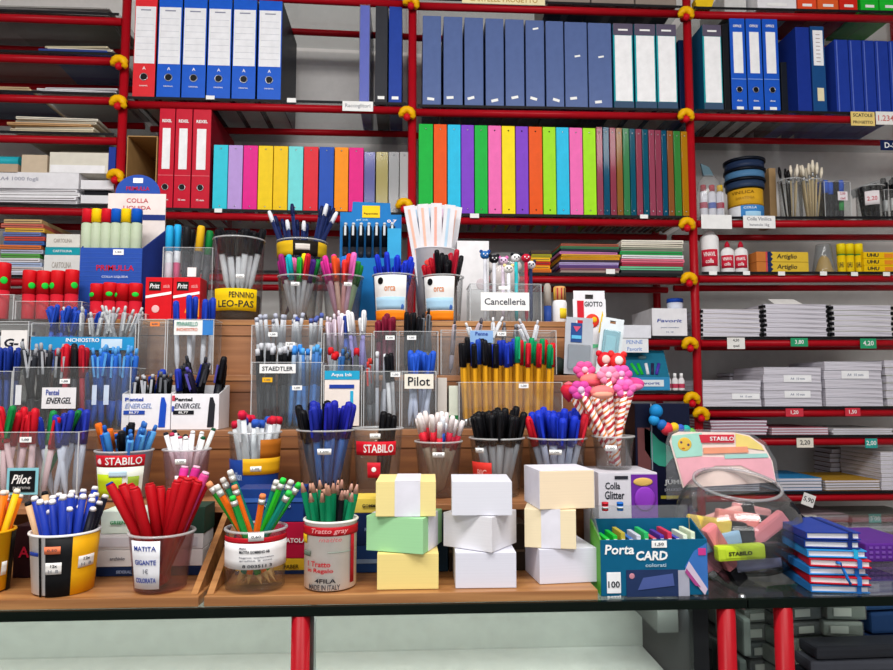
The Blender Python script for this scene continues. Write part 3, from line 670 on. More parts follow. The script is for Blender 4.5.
# ---- containers
def cup(name, px0, px1, yrim, Y, zb, taper, label, mat=None, cat='pencil cup', wall=.0014, inner=None):
    m = mat or CLEAR
    a, b = at(px0, yrim, Y), at(px1, yrim, Y)
    rt = (b.x - a.x) / 2 * .985; cx = (a.x + b.x) / 2; h = (a.z + b.z) / 2 - zb; rb = rt * taper
    o = thing(name, label, cat, (cx, Y, zb + .0005))
    mb = MB()
    mb.lathe([(rb - .004, 0), (rb, .002), (rt, h - .003), (rt + .0016, h - .002), (rt + .0016, h), (rt - wall, h), (rb - wall, .004), (0, .004)], m, 36, capb=True, capt=False)
    mb.build('body', o)
    MB().lathe([(rt + .0017, h - .0022), (rt + .0024, h - .001), (rt + .0017, h + .0006), (rt - wall - .0004, h + .0006), (rt - wall - .0004, h - .0022)], RIM_GLINT if mat is None or 'clear' in m.name else m, 36, capb=False, capt=False).build('rim', o)
    c = dict(o=o, x=cx, Y=Y, zb=zb + .0005, h=h, rb=rb, rt=rt, wall=wall, Rf=lambda z: rb + (rt - rb) * z / h + .0004, av=-math.atan2(cx, Y), kind='cup')
    return c
def ang(c, u): return c['av'] + math.asin(max(-.999, min(.999, u)))
def arc(c, u0, u1, f0, f1, m, name='label', off=.0004, t=.0005):
    h = c['h']
    return MB().strip(lambda z: c['Rf'](z) + off, h * f0, h * f1, ang(c, u0) if u0 > -1 else c['av'] - 1.6, ang(c, u1) if u1 < 1 else c['av'] + 1.6, m, t, 14, 3).build(name, c['o'])
def arctext(c, s, u0, u1, f0, f1, m, off=.0012, parent=None, shear=0, keep=False):
    me, tw, th = text_mesh(s, .012)
    a0, a1 = ang(c, u0), ang(c, u1); h = c['h']; z0, z1 = h * f0, h * f1
    Rm = c['Rf']((z0 + z1) / 2)
    sx, sy = (a1 - a0) / tw, (z1 - z0) / th
    for v in me.vertices:
        a = (a0 + a1) / 2 + v.co.x * sx + shear * v.co.y * sy / Rm; z = (z0 + z1) / 2 + v.co.y * sy; r = c['Rf'](z) + off + v.co.z * .01
        v.co = (r * math.sin(a), -r * math.cos(a), z)
    me.materials.append(m)
    o = bpy.data.objects.new('lettering', me); COL.objects.link(o); o.parent = c['o']
    return o
def sticker(c, u, f, wd=.017, hg=.0085, col=None, txt='1,00', off=.0018):
    h = c['h']; a = ang(c, u); r = c['Rf'](h * f); da = wd / 2 / r; fz = hg / 2 / h
    s = MB().strip(lambda z: c['Rf'](z) + off, h * (f - fz), h * (f + fz), a - da, a + da, col or TAGW, .0004, 6).build('price_sticker', c['o'])
    me, tw, th = text_mesh(txt, .012)
    for v in me.vertices:
        aa = a + v.co.x * (wd * .6 / tw) / r; z = h * f + v.co.y * hg * .4 / th; rr = c['Rf'](z) + off + .0007
        v.co = (rr * math.sin(aa), -rr * math.cos(aa), z)
    me.materials.append(M('#6a6a72', .6))
    o = bpy.data.objects.new('lettering', me); COL.objects.link(o); o.parent = c['o']
def tray(name, px0, px1, yrim, Y, dp, zb, label, mat=None, cat='pen tray', part=None, front=1.0):
    m = mat or CLEAR
    a, b = at(px0, yrim, Y), at(px1, yrim, Y); hw = (b.x - a.x) / 2; cx = (a.x + b.x) / 2; h = (a.z + b.z) / 2 - zb
    o = thing(name, label, cat, (cx, Y, zb + .0005)); t = .0018
    mb = MB()
    mb.box(-hw, hw, 0, t, 0, h * front, m).box(-hw, hw, dp - t, dp, 0, h, m)
    mb.box(-hw, -hw + t, t, dp - t, 0, h, m).box(hw - t, hw, t, dp - t, 0, h, m).box(-hw + t, hw - t, t, dp - t, 0, t, m)
    mb.build('body', o)
    mb = MB(); e = .0009
    mb.box(-hw - e, hw + e, -e, t + e, h * front + .0002, h * front + .0014, RIM_GLINT).box(-hw - e, hw + e, dp - t - e, dp + e, h + .0002, h + .0014, RIM_GLINT)
    for sx in (-1, 1): mb.box(sx * hw - e, sx * hw + e, -e, e, .001, h * front, RIM_GLINT).box(sx * (hw - t / 2) - t / 2 - e, sx * (hw - t / 2) + t / 2 + e, t + e + .0001, dp - t - e - .0001, h + .0002, h + .0014, RIM_GLINT)
    mb.build('rim', o)  # pale bars along top edges and corners, painted-in highlights
    for q in part or []:
        MB().box(hw * q - t / 2, hw * q + t / 2, t + .0002, dp - t - .0002, t, h * .97, m).build('divider', o)
    return dict(o=o, x=cx, Y=Y + dp / 2, zb=zb + .0005, h=h, hw=hw, dp=dp, kind='tray', yf=Y)
def flat_label(c, u0, u1, f0, f1, col, txt=None, inkm=INK, name='label', y=-.0010, lines=None, keep=True):
    hw, h = c['hw'], c['h']
    m = col if isinstance(col, bpy.types.Material) else M(col, .55)
    l = MB().box(hw * u0, hw * u1, y, y + .0006, h * f0, h * f1, m).build(name, c['o'])
    if txt:
        n = len(txt); H = h * (f1 - f0); W = hw * (u1 - u0)
        for i, s in enumerate(txt): lettering(s, W * .85, H / n * .6, inkm, l, (hw * (u0 + u1) / 2, y - .0004, h * f1 - H * (i + .5) / n), keep=keep)
    return l
def fill(c, specs, y0, y1, lean=1.0, jx=.25, inset=.007, xy=1.0, grp=None, base=.35, sortx=True, raise_=0.0):
    """stand pens in a container: specs (count, kind, colours, description), taken left to right; y0..y1 where their tops show"""
    n = sum(s[0] for s in specs); pts = []
    if c['kind'] == 'cup':
        for i in range(n):
            rho = math.sqrt((i + .55) / n); a = i * 2.39996 + .7
            pts.append((rho * math.cos(a), rho * math.sin(a)))
    else:
        rows = max(1, round(math.sqrt(n * c['dp'] / (2 * c['hw'])))); per = math.ceil(n / rows)
        for i in range(n):
            r_, k = divmod(i, per); cnt = per if r_ < n // per else max(1, n - per * (n // per))
            pts.append((((k + .5 + (.25 if r_ % 2 else -.25)) / cnt) * 2 - 1 if cnt > 1 else 0, ((r_ + .5) / rows) * 2 - 1))
    if sortx: pts.sort()
    i = 0
    for cnt, kind, cols, desc in specs:
        g = grp or f"{desc}s {c['in']}"
        for _ in range(cnt):
            u, v = pts[i]; i += 1
            if c['kind'] == 'cup':
                rb, rt = c['rb'] - inset, c['rt'] - inset + .001
                b = Vector((c['x'] + u * rb * base * 1.6, c['Y'] + v * rb * base * 1.6, c['zb'] + .006 + raise_)); top = Vector((c['x'] + u * rt, c['Y'] + v * rt, c['zb'] + c['h']))
            else:
                hw, dp = c['hw'] - inset, c['dp'] / 2 - inset
                b = Vector((c['x'] + u * hw * .96, c['Y'] + v * dp * .8, c['zb'] + .004 + raise_)); top = Vector((c['x'] + max(-1, min(1, u + R.uniform(-jx, jx) * .35)) * hw, c['Y'] + v * dp, c['zb'] + c['h']))
            d = (top - b); d = d / d.z
            if c['kind'] == 'cup' and lean != 1.0: d = Vector((d.x * lean, d.y * lean, 1)); b = top - d * (top.z - b.z)
            zt = ZX(R.uniform(y0, y1), c['x'] + u * .04, c['Y'] + v * .01)
            p1 = b + d * (zt - b.z)
            pen(kind, cols, b, p1, f"{desc} {c['in']}", g, R.uniform(-.7, .7), xy)

# ------------------------------------------------------------------ right bay goods
PYD[0] = 200
def sbox(px0, px1, y0, bay, k, col, label, name, cat, depth=.1, Y=YS, group=None, z0=0, bev=.0012, y1=None, rz=0):
    x0, x1, z = spot(px0, px1, bay, k, Y); hw = (x1 - x0) / 2 - .0005
    z = z + z0 + .0006; h = Z(y0, Y, (px0 + px1) / 2) - z
    o = thing(name, label, cat, ((x0 + x1) / 2, Y, z), rz, group)
    MB().box(-hw, hw, 0, depth, 0, h, col if isinstance(col, bpy.types.Material) else M(col, .5), bev).build('carton', o)
    return o, hw, h
# bag of small bottles
x0, x1, z = spot(700, 726, 'R', 2)
for j, (px, c, t) in enumerate([(703.5, '#a01830', 'dark red'), (712, '#b02034', 'red'), (720, '#e8c020', 'yellow')]):
    xx = X(px, YS + .03)
    o = thing('paint_bottle', f'little bottle with {t} cap standing in the clear bag on the shelf', 'bottle', (xx, YS + .03, z + .0006), 0, 'little bottles in the clear bag')
    MB().lathe([(.0125, 0), (.0130, .004), (.0130, .085), (.008, .094)], M('#dcdce4', .4), 14).build('body', o)
    MB().lathe([(.0132, .035), (.0132, .055)], M('#b04058' if j != 1 else '#4860b0', .5), 14, capb=False, capt=False).build('label_band', o)
    MB().lathe([(.0095, .0945), (.0095, .114), (.008, .116)], M(c, .4), 12).build('cap', o)
o = thing('clear_bag', 'clear plastic bag holding the little bottles beside the right post', 'bag', ((x0 + x1) / 2, YS + .03, z + .0005)); hw = (x1 - x0) / 2
pts = []
MB().lathe([(.047, 0.0008), (.050, .004), (.048, .09), (.040, .125), (.020, .150)], FILM, 20, capb=False, capt=False).xf(Matrix.Diagonal((.92, .5, 1, 1))).build('film', o)
MB().hexa([(-.02, -.005, .148), (.015, -.005, .148), (.015, .005, .148), (-.02, .005, .148), (-.028, -.003, .19), (.0, -.003, .178), (.0, .003, .178), (-.028, .003, .19)], M('#5a7480', .5)).build('header_card', o)
# stack of tubs
xc = X(747, YS + .06, 190); zc = shelf_z('R', 2, xc) + .0006
tubs = [(.060, .050, '#e4e6ec', 'blue and white', '#3c78b8'), (.060, .058, '#d8a428', 'yellow', '#d09c24'), (.066, .034, '#1c2438', 'dark lidded', '#2c3c58'), (.067, .034, '#1c2438', 'dark lidded', '#4c78a0'), (.067, .034, '#1c2438', 'dark lidded', '#22304c')]
zt = zc
for j, (r_, h, c, t, lc) in enumerate(tubs):
    o = thing('paint_tub', ['blue and white tub at the bottom of the tub stack', 'yellow labelled tub above the blue and white one', 'lowest of the three dark lidded flat tins', 'middle one of the three dark lidded flat tins', 'topmost dark lidded flat tin of the tub stack'][j], 'tub', (xc, YS + .075, zt), 0, 'tubs stacked on the shelf')
    MB().lathe([(r_ * .93, 0), (r_ * .95, .002), (r_ * .95, h * .66 if j > 1 else h - .004), (r_ * .5, h * .67 if j > 1 else h - .003)], M(lc if j > 1 else c, .35), 30).build('body', o)
    if j > 1: MB().lathe([(r_, h * .68), (r_ * 1.02, h * .72), (r_ * 1.02, h * .96), (r_ * .97, h * .99)], M('#10141e', .3), 30).build('lid', o)
    else:
        cc = dict(o=o, x=xc, Y=YS + .075, zb=zt, h=h, rb=r_ * .95, rt=r_ * .95, Rf=lambda z, r_=r_: r_ * .95, av=-math.atan2(xc, YS + .075), kind='cup')
        if j == 0:
            l = arc(cc, -.25, 1, .06, .94, M('#3f86c8', .5)); arc(cc, 0.0, .8, .12, .5, M('#a8d4f0', .5), 'picture', .0010)
            arctext(cc, 'COLLA', -.1, .6, .68, .84, WHITE)
        else:
            arctext(cc, 'VINILICA', -.7, .5, .62, .80, M('#8a6010', .5)); arctext(cc, 'SARATOGA', -.5, .5, .3, .45, M('#b08420', .5))
    zt += h + .0006
sbox(769, 776, 168, 'R', 2, '#a88860', 'plain brown paper box behind the brushes', 'paper_box', 'box', .08, YS + .12)
def inb(c, s): c['in'] = s; return c
ZR2 = shelf_z('R', 2, X(800, YS + .06))
c = inb(cup('brush_cup', 779, 801, 181, YS + .055, ZR2, .9, 'clear cup of dark and cream brushes on the shelf'), 'in the clear cup beside the tub stack')
fill(c, [(4, 'brush', ('#17171a', '#1c1a1c'), 'black bristle brush'), (5, 'brush', ('#d8c098', '#efe4d2'), 'cream foam brush')], 164, 172, lean=.9)
c = inb(cup('brush_cup', 799, 822, 182, YS + .055, ZR2, .92, 'clear cup of pale wooden brushes on the shelf'), 'in the clear cup of pale brushes')
fill(c, [(13, 'brush', ('#dcc498', '#e6dcc8'), 'pale wooden brush')], 162, 170, lean=.9)
c = inb(tray('marker_box', 824, 850, 182, YS + .02, .07, ZR2, 'clear box of black markers with blue ends and a tag'), 'in the clear marker box')
fill(c, [(5, 'marker', ('#24262c', '#3468d8', '#24262c'), 'black marker with blue end'), (2, 'marker', ('#24262c', '#18181c', '#24262c'), 'all black marker'), (3, 'marker', ('#24262c', '#2a60d0', '#20a048'), 'black marker with green band')], 181, 184)
flat_label(c, .0, .75, .50, .74, '#e8e0e4', ['2,50', 'cad'], M('#c06070', .6), 'price_label')
c = inb(cup('clear_jar', 857.5, 882, 188, YS + .055, ZR2, 1.02, 'clear jar of black pens with a white and red tag'), 'in the tagged clear jar')
fill(c, [(10, 'marker', ('#1c1c20', '#141417', '#1c1c20'), 'short black marker')], 186, 190)
l = arc(c, -.35, .6, .42, .82, M('#ece4e6', .5)); arctext(c, '2,20', -.2, .45, .52, .66, M('#c83048', .5))
c = inb(tray('pen_box', 884, 905, 190, YS + .02, .08, ZR2, 'clear box of black items at the shelf end'), 'in the clear box at the shelf end')
fill(c, [(6, 'marker', ('#1c1c20', '#141417', '#e0e0e0'), 'black marker with white band')], 178, 186)
o = thing('plastic_tray', 'empty clear plastic tray lying tilted on top of the jars', 'tray', (X(880, YS + .055), YS + .03, Z(189, YS, 880) + .0165), 0)
mb = MB(); hw = .07
mb.box(-hw, hw, 0, .07, 0, .002, CLEARD); mb.box(-hw, hw, 0, .002, .0021, .03, CLEARD); mb.box(-hw, hw, .068, .07, .0021, .03, CLEARD); mb.box(-hw, -hw + .002, .0021, .0679, .0021, .03, CLEARD)
mb.xf(Matrix.Rotation(-.33, 4, 'Y')); mb.build('shell', o)
mb = MB(); mb.box(-hw + .01, hw, .004, .066, .0022, .006, BLACK); mb.xf(Matrix.Rotation(-.33, 4, 'Y')); mb.build('black_base', o)
PYD[0] = 255
# glue bottles, clay boxes, cone cup, yellow sticks, glue boxes
ZR3 = lambda px: shelf_z('R', 3, X(px, YS + .03)) + .0006
def bottle(px0, px1, y, label, capc):
    a, b = X(px0, YS + .03), X(px1, YS + .03); r_ = (b - a) / 2; z = ZR3(px0); h = Z(y, YS + .03, px0) - z
    o = thing('glue_bottle', label, 'bottle', ((a + b) / 2, YS + .035, z), 0, 'white glue bottles')
    big_ = capc == '#eceaea'
    MB().lathe([(r_ * .92, 0), (r_, .004), (r_, h * .80), (r_ * .93, h * .86), (r_ * .62, h * .92)] if big_ else [(r_ * .92, 0), (r_, .004), (r_, h * .62), (r_ * .9, h * .72), (r_ * .4, h * .8)], M('#eceaea', .4), 22).build('body', o)
    MB().lathe([(r_ * .60, h * .922), (r_ * .55, h * .97), (r_ * .3, h)] if big_ else [(r_ * .4, h * .805), (r_ * .36, h * .9), (r_ * .12, h)], M(capc, .4), 16).build('nozzle', o)
    cc = dict(o=o, x=(a + b) / 2, Y=YS + .035, zb=z, h=h, rb=r_, rt=r_, Rf=lambda zz: r_ + .0003, av=-math.atan2((a + b) / 2, YS), kind='cup')
    arc(cc, -.8, .8, .15, .54, M('#c8243c', .5)); arctext(cc, 'VINAVIL', -.6, .6, .38, .48, WHITE); arctext(cc, 'colla', -.4, .4, .22, .32, WHITE)
bottle(701.5, 719, 231, 'tall white glue bottle with red label beside the right post', '#eceaea')
bottle(721.5, 734.5, 241, 'first small white glue bottle with red nozzle', '#b81830')
bottle(735, 748, 241, 'second small white glue bottle beside the yellow boxes', '#b81830')
for j in range(2):
    z = ZR3(780) + j * .0345
    a, b = X(757, YS), X(809, YS); e = X(768, YS); hh = .0335
    o = thing('clay_box', ['lower', 'upper'][j] + ' yellow clay box with cut corner next to the glue bottles', 'box', (e, YS + .004, z), 0, 'yellow clay boxes')
    MB().box(0, b - e, 0, .09, 0, hh, M('#dcb83c', .5), .001).build('carton', o)
    MB().box(a - e, -.0003, .0, .09, 0, hh, M('#c87838', .5), .001).build('side_flap', o)
    mb = MB(); mb.prism([(0, 0), (.010, 0), (.018, hh * .3), (.010, hh * .5), (.018, hh * .7), (.010, hh), (0, hh)], -.0014, -.0004, M('#1c2c58', .5)); mb.build('navy_end_panel', o)
    MB().box(-.006, -.001, -.0010, -.0002, 0, hh, M('#d04858', .5)).build('red_strip', o)
    lettering('Artiglio', .068, .020, INK, o, (.066, -.0006, hh * .48), shear=.15)
a = X(823.5, YS + .04); z = ZR3(823)
o = thing('clear_cone', 'clear plastic beaker narrowing to the top over yellow clay', 'beaker', (a, YS + .04, z))
MB().lathe([(.036, 0), (.037, .002), (.024, .092), (.022, .100), (.0205, .100), (.0355, .003)], CLEARD, 26, capb=False, capt=False).build('shell', o)
o = tag(MB().lathe([(.028, .0003), (.030, .004), (.016, .05), (.006, .062)], M('#d8a83c', .6), 14).build('clay_cone', None, (a, YS + .04, z)), 'ochre clay cone under the clear beaker', 'clay')
for j, px in enumerate((841, 849.5, 858.5)):
    xx = X(px, YS + .03)
    o = thing('glue_stick', ['first yellow glue stick beside the clear beaker', 'middle yellow glue stick of the three', 'yellow glue stick nearest the yellow boxes'][j], 'glue stick', (xx, YS + .03, ZR3(px)), 0, 'yellow glue sticks')
    MB().lathe([(.0125, 0), (.0132, .002), (.0132, .060)], M('#e8c414', .4), 18).build('tube', o)
    MB().lathe([(.0132, .0603), (.0128, .064)], M('#3c8c3c', .4), 18).build('green_ring', o)
    MB().lathe([(.0138, .0645), (.0138, .098), (.0128, .100)], M('#f0d414', .4), 18).build('cap', o)
    cc = dict(o=o, h=.06, rb=.0132, rt=.0132, Rf=lambda zz: .0135, av=-math.atan2(xx, YS), kind='cup'); arctext(cc, 'UHU', -.5, .5, .3, .6, INK)
for j, (a, b) in enumerate([(864, 897), (864, 897), (864, 897)]):
    z = ZR3(880) + j * .0225
    x0, x1 = X(a, YS), X(b, YS)
    o = thing('glue_box', ['bottom', 'middle', 'top'][j] + ' yellow glue box of the stack beside the yellow sticks', 'box', ((x0 + x1) / 2, YS + .002, z), 0, 'yellow glue boxes'); hw = (x1 - x0) / 2
    MB().box(-hw, hw, 0, .09, 0, .0218, M('#ecc010', .45), .0008).build('carton', o)
    lettering('UHU', .040, .012, INK, o, (-hw * .45, -.0005, .011), shear=.15, bold=.03)
    MB().box(hw * .25, hw * .8, -.0008, -.0001, .003, .017, M('#e88c28', .5)).build('orange_panel', o)
PYD[0] = 10
# goods on the rail above the frame
for a, b, c, t in [(757, 796, '#e8e6ea', 'white carton with grey base'), (797, 816, '#e8502c', 'orange red box'), (817, 838, '#e4602c', 'orange box'), (839, 857, '#d8281c', 'red box with white mark'), (860, 878, '#1cb830', 'green box'), (879, 900, '#20c034', 'bright green box')]:
    o, hw, h = sbox(a, b, -22, 'R', 0, c, t + ' above the lever arch files at the top', 'carton_box', 'box', .2)
    MB().box(-hw * .5, hw * .5, -.001, -.0002, h * .12, h * .2, WHITE).build('white_mark', o)
o, hw, h = sbox(724, 746, -10, 'R', 0, '#d4d2d0', 'pale grey carton at the top beside the white one', 'carton_box', 'box', .2, YS + .05)
for a, b, t in [(548, 590, 'grey brown carton at the top beside the cream label'), (591, 634, 'grey brown carton at the top above the teal files'), (635, 676, 'grey brown carton at the top by the right post')]:
    o, hw, h = sbox(a, b, -40, 'MR', 0, '#8c7f76', t, 'carton_box', 'box', .25, group='grey brown cartons at the top')
    MB().box(-.012, .012, -.0008, .2, -.0003, -.00005, M('#b0a498', .5)).build('tape_strip', o)
o = thing('hanging_sign', 'yellow plastic piece resting on the top rail by the right post', 'plastic piece', (X(697, YS), YS, shelf_z('R', 0, X(697, YS)) + .0005))
MB().prism([(0, 0), (.05, .0), (.06, .03), (.045, .07), (.015, .07), (-.006, .03)], 0, .03, M('#e8c020', .4)).build('plate', o)

# ------------------------------------------------------------------ left bay goods
def paper_pile(px0, px1, y, bay, k, cols, lab, group, name='paper_folder', cat='folder', depth=.26, jit=.012, Y=YS):
    flat_stack(px0, px1, y, bay, k, cols, lab, group, name, cat, depth, Y, jit, .05)
paper_pile(-70, 48, 50, 'L', 1, [('#8c4048', 'dull red'), ('#c8a8a0', 'pinkish'), ('#b89088', 'dusty pink')], 'paper folder on the second shelf, left pile', 'paper folders of the left pile')
paper_pile(42, 112, 45, 'L', 1, [('#223c80', 'navy'), ('#2c4a98', 'dark blue'), ('#ded8c8', 'cream'), ('#cabfa0', 'tan')], 'paper folder on the second shelf beside the post', 'paper folders beside the post')
paper_pile(-60, 36, 86, 'L', 2, [('#3c5c88', 'slate blue'), ('#dcc49c', 'buff'), ('#d8b890', 'sand coloured')], 'folder on the third shelf, left pile', 'folders of the third shelf')
paper_pile(40, 118, 87, 'L', 2, [('#d8d8dc', 'white glossy'), ('#e4e4e6', 'bright white'), ('#c8c8cc', 'greyish')], 'magazine on the third shelf beside the post', 'magazines of the third shelf', 'magazine', 'magazine')
paper_pile(8, 92, 116.5, 'L', 3, [('#b4a890', 'brownish'), ('#d0c4a8', 'cream'), ('#dcd4bc', 'pale cream'), ('#c89c6c', 'light brown'), ('#cfc5b0', 'yellowed'), ('#dcd6c6', 'off white')], 'newspaper in the folded pile on the fourth shelf', 'newspapers of the folded pile', 'newspaper', 'newspaper', jit=.02)
paper_pile(-60, 80, 188, 'L', 4, [('#dcdade', 'grey white'), ('#e8e6ea', 'clean white'), ('#ecebee', 'bright white'), ('#e0dee2', 'dull white')], 'large paper pad at the bottom of the low pile', 'large white paper pads', 'paper_pad', 'paper pad', jit=.01)
zt = Z(187.5, YS, 10)
def loose(px0, px1, y0, y1, col, label, name, cat, Y=YS, depth=.2, extra=None):
    a, b = at(px0, y1, Y), at(px1, y0, Y); hw = (b.x - a.x) / 2
    o = thing(name, label, cat, ((a.x + b.x) / 2, Y, a.z)); h = b.z - a.z
    MB().box(-hw, hw, 0, depth, 0, h, col if isinstance(col, bpy.types.Material) else M(col, .55), .0008).build('carton', o)
    return o, hw, h
o, hw, h = loose(-30, 79, 173, 187.3, '#e6e4e8', 'large flat white box with faint drawing on top of the paper pads', 'flat_box', 'box')
lettering('A4 1000 fogli', hw * .7, h * .3, M('#a8a8b4', .6), o, (-hw * .1, -.0006, h * .55))
o, hw, h = loose(80.5, 114, 195.5, 203.2, '#e4e2e6', 'lower white slab beside the paper pads', 'paper_block', 'paper block', depth=.22)
loose(80.5, 114, 180.5, 189, '#e8e6ea', 'upper white slab beside the paper pads, jutting over the dark gap', 'paper_block', 'paper block', depth=.22)
loose(84, 110, 189.3, 195.2, '#1a1a20', 'black slab between the two white slabs', 'paper_block', 'paper block', depth=.2, Y=YS + .012)
o, hw, h = loose(49, 108.5, 153, 172.6, '#dcd6c8', 'open cream carton on top of the white box by the post', 'carton_box', 'box', depth=.2)
MB().box(-hw * .96, hw * .9, -.0012, -.0002, h * .0, h * .38, M('#f0eef0', .6)).build('white_edge', o)
MB().box(hw * 1.002, hw * 1.24, .002, .2, h * .0, h * 1.3, M('#223c94', .5)).build('blue_side', o)
mb = MB(); mb.hexa([(-hw, .02, h), (hw, .02, h), (hw, .022, h), (-hw, .022, h), (-hw, .07, h + .028), (hw, .07, h + .028), (hw, .072, h + .028), (-hw, .072, h + .028)], M('#c8bca8', .7)); mb.build('lid_flap', o)
loose(21, 47.5, 155, 172.4, '#cbb8a0', 'pile of tan sheets beside the cream carton', 'paper_block', 'paper block')
loose(-20, 18, 164, 172.4, '#b8a088', 'brown cardboard slab under the turquoise roll', 'cardboard_slab', 'cardboard')
p = at(0, 157, YS + .03)
o = tag(MB().tube([(-.09, 0, 0), (.062, 0, 0)], .0165, M('#28a8b8', .4), 14).build('paper_roll', None, (p.x, YS + .035, Z(163.5, YS, 0) + .0172)), 'turquoise paper roll on the brown cardboard slab', 'paper roll')
paper_pile(-40, 108, 5, 'L', 0, [('#8a8a8c', 'grey'), ('#a8a6a4', 'light grey'), ('#7c7a7a', 'dark grey'), ('#b4b2ae', 'pale')], 'large folder on the topmost visible shelf', 'large folders of the top shelf')
cl = [('#d8d8e8', 'white blue'), ('#c8c0c0', 'grey'), ('#a8b8d8', 'pale blue'), ('#e0dce0', 'white'), ('#58a048', 'green'), ('#b0b4c8', 'lilac grey'), ('#d8743c', 'orange'), ('#3c64a8', 'blue'), ('#c84c40', 'red'), ('#6878b0', 'slate'), ('#d8a840', 'ochre'), ('#c86858', 'salmon'), ('#c8a878', 'tan')]
flat_stack(0, 42, 219, 'L', 5, cl, 'exercise book in the tall pile left of the glue display', 'exercise books of the tall pile', 'exercise_book', 'exercise book', .2, YS - .0, .006, .04)
for j, (y0, y1, c, t) in enumerate([(255, 270, '#e4e2e0', 'lower white'), (247.5, 254.7, '#1ea0b0', 'turquoise'), (234.5, 247.2, '#e8e4dc', 'upper white')]):
    if j == 0: o, hw, h = sbox(44, 80, 255, 'L', 5, c, 'lower white carton beside the glue display', 'carton_box', 'box', .16, group='cartons beside the glue display'); zz = o.location.z + h
    else:
        o, hw, h = loose(44 + j, 80, y0, y1, c, t + ' carton beside the glue display', 'carton_box', 'box', depth=.16); o['group'] = 'cartons beside the glue display'; o.location.z = zz + .0004; zz += h + .0004
    lettering('CARTOLINA', hw * 1.1, h * .3, M('#b0a8a0', .6) if j != 1 else WHITE, o, (0, -.0006, h * .5))
# open cardboard box in the middle bay
x0, x1, z = spot(126, 156.5, 'ML', 2); hw = (x1 - x0) / 2; h = Z(136, YS, 140) - z
o = thing('cardboard_box', 'open brown cardboard box standing behind the red post', 'box', ((x0 + x1) / 2, YS, z + .0006))
mb = MB(); t = .003
mb.box(-hw, -hw + t, 0, .24, 0, h, CARDB).box(hw - t, hw, 0, .24, 0, h, CARDB).box(-hw + t, hw - t, .24 - t, .24, 0, h, CARDB).box(-hw + t, hw - t, 0, .24 - t, 0, t, CARDB).box(-hw + t, hw - t, 0, .24 - t, h - t, h, CARDB)
mb.build('carton', o)

# ------------------------------------------------------------------ glass counter
PYD[0] = 605
ZG = 1.0585
GX0, GXJ, GX1 = -1.35, X(746, .955), 1.5
counter = thing('display_counter', 'glass topped shop counter with black edge and red tube legs', 'counter', (0, 0.9535, 0))
FR = M('#1c1e20', .35)
def cpart(name, mb): return mb.build(name, counter)
Yc = 0.9535
for a, b in ((GX0, GXJ - .001), (GXJ + .001, GX1)):
    cpart('glass_top', MB().box(a, b, .004, .90 if a < 0 else .62, ZG - .010, ZG, GLASS, .001))
    cpart('edge_strip', MB().box(a, b, -.004, .0035, ZG - .0125, ZG + .0005, M('#0c1410', .25), .001))
XL = X(697, Yc + .02)
cpart('front_pane', MB().box(GX0, XL, .02, .025, .45, ZG - .0125, GLASS))
cpart('back_panel', MB().box(GX0, XL, .225, .24, .05, ZG - .0125, M('#b9beb8', .6)))
cpart('inner_shelf', MB().box(GX0, XL - .012, .03, .224, .895, .915, M('#e2e6e2', .45)))
cpart('inner_shelf', MB().box(GX0, XL - .012, .03, .224, .43, .45, M('#d4d8d4', .45)))
cpart('side_frame', MB().box(XL - .010, XL + .012, .012, .50, .05, ZG - .0125, FR))
cpart('plinth', MB().box(GX0, GX1, .03, .86, .0, .05, FR))
cpart('top_support', MB().box(X(648, Yc + .1), XL - .012, .06, .22, ZG - .065, ZG - .0128, M('#4a4e4c', .5)))
for px in (301, 725.5, 782.5):
    v = at(px, 640, Yc + .012)
    cpart('leg', MB().lathe([(.0125, .0505), (.0125, ZG - .0128)], M('#a3141f', .3), 18, c=(v.x, .0 + .008)))
for xx in (GX0 + .02, GX1 - .02):
    for yy in (.05, .80): cpart('leg', MB().lathe([(.0125, .0505), (.0125, ZG - .0128)], M('#c01420', .3), 14, c=(xx, yy)))
v = X(312, Yc + .03)
cpart('shelf_bracket', MB().box(v - .004, v + .004, .026, .05, ZG - .16, ZG - .0128, M('#8a8e8e', .3, .8)))
cpart('joint_clip', MB().lathe([(.004, ZG - .018), (.005, ZG + .001), (.002, ZG + .003)], STEEL, 10, c=(GXJ, .012)))
cpart('lower_deck', MB().box(XL + .013, GX1, .03, .60, .86, .88, M('#2c2e2e', .5)))
l_ = area('counter_fill_light', (-.35, .986, ZG - .02), (rad(35), 0, 0), 1.5, .012, 2.2, (1, .99, .95))  # unseen strip light, added to brighten the dark case interior
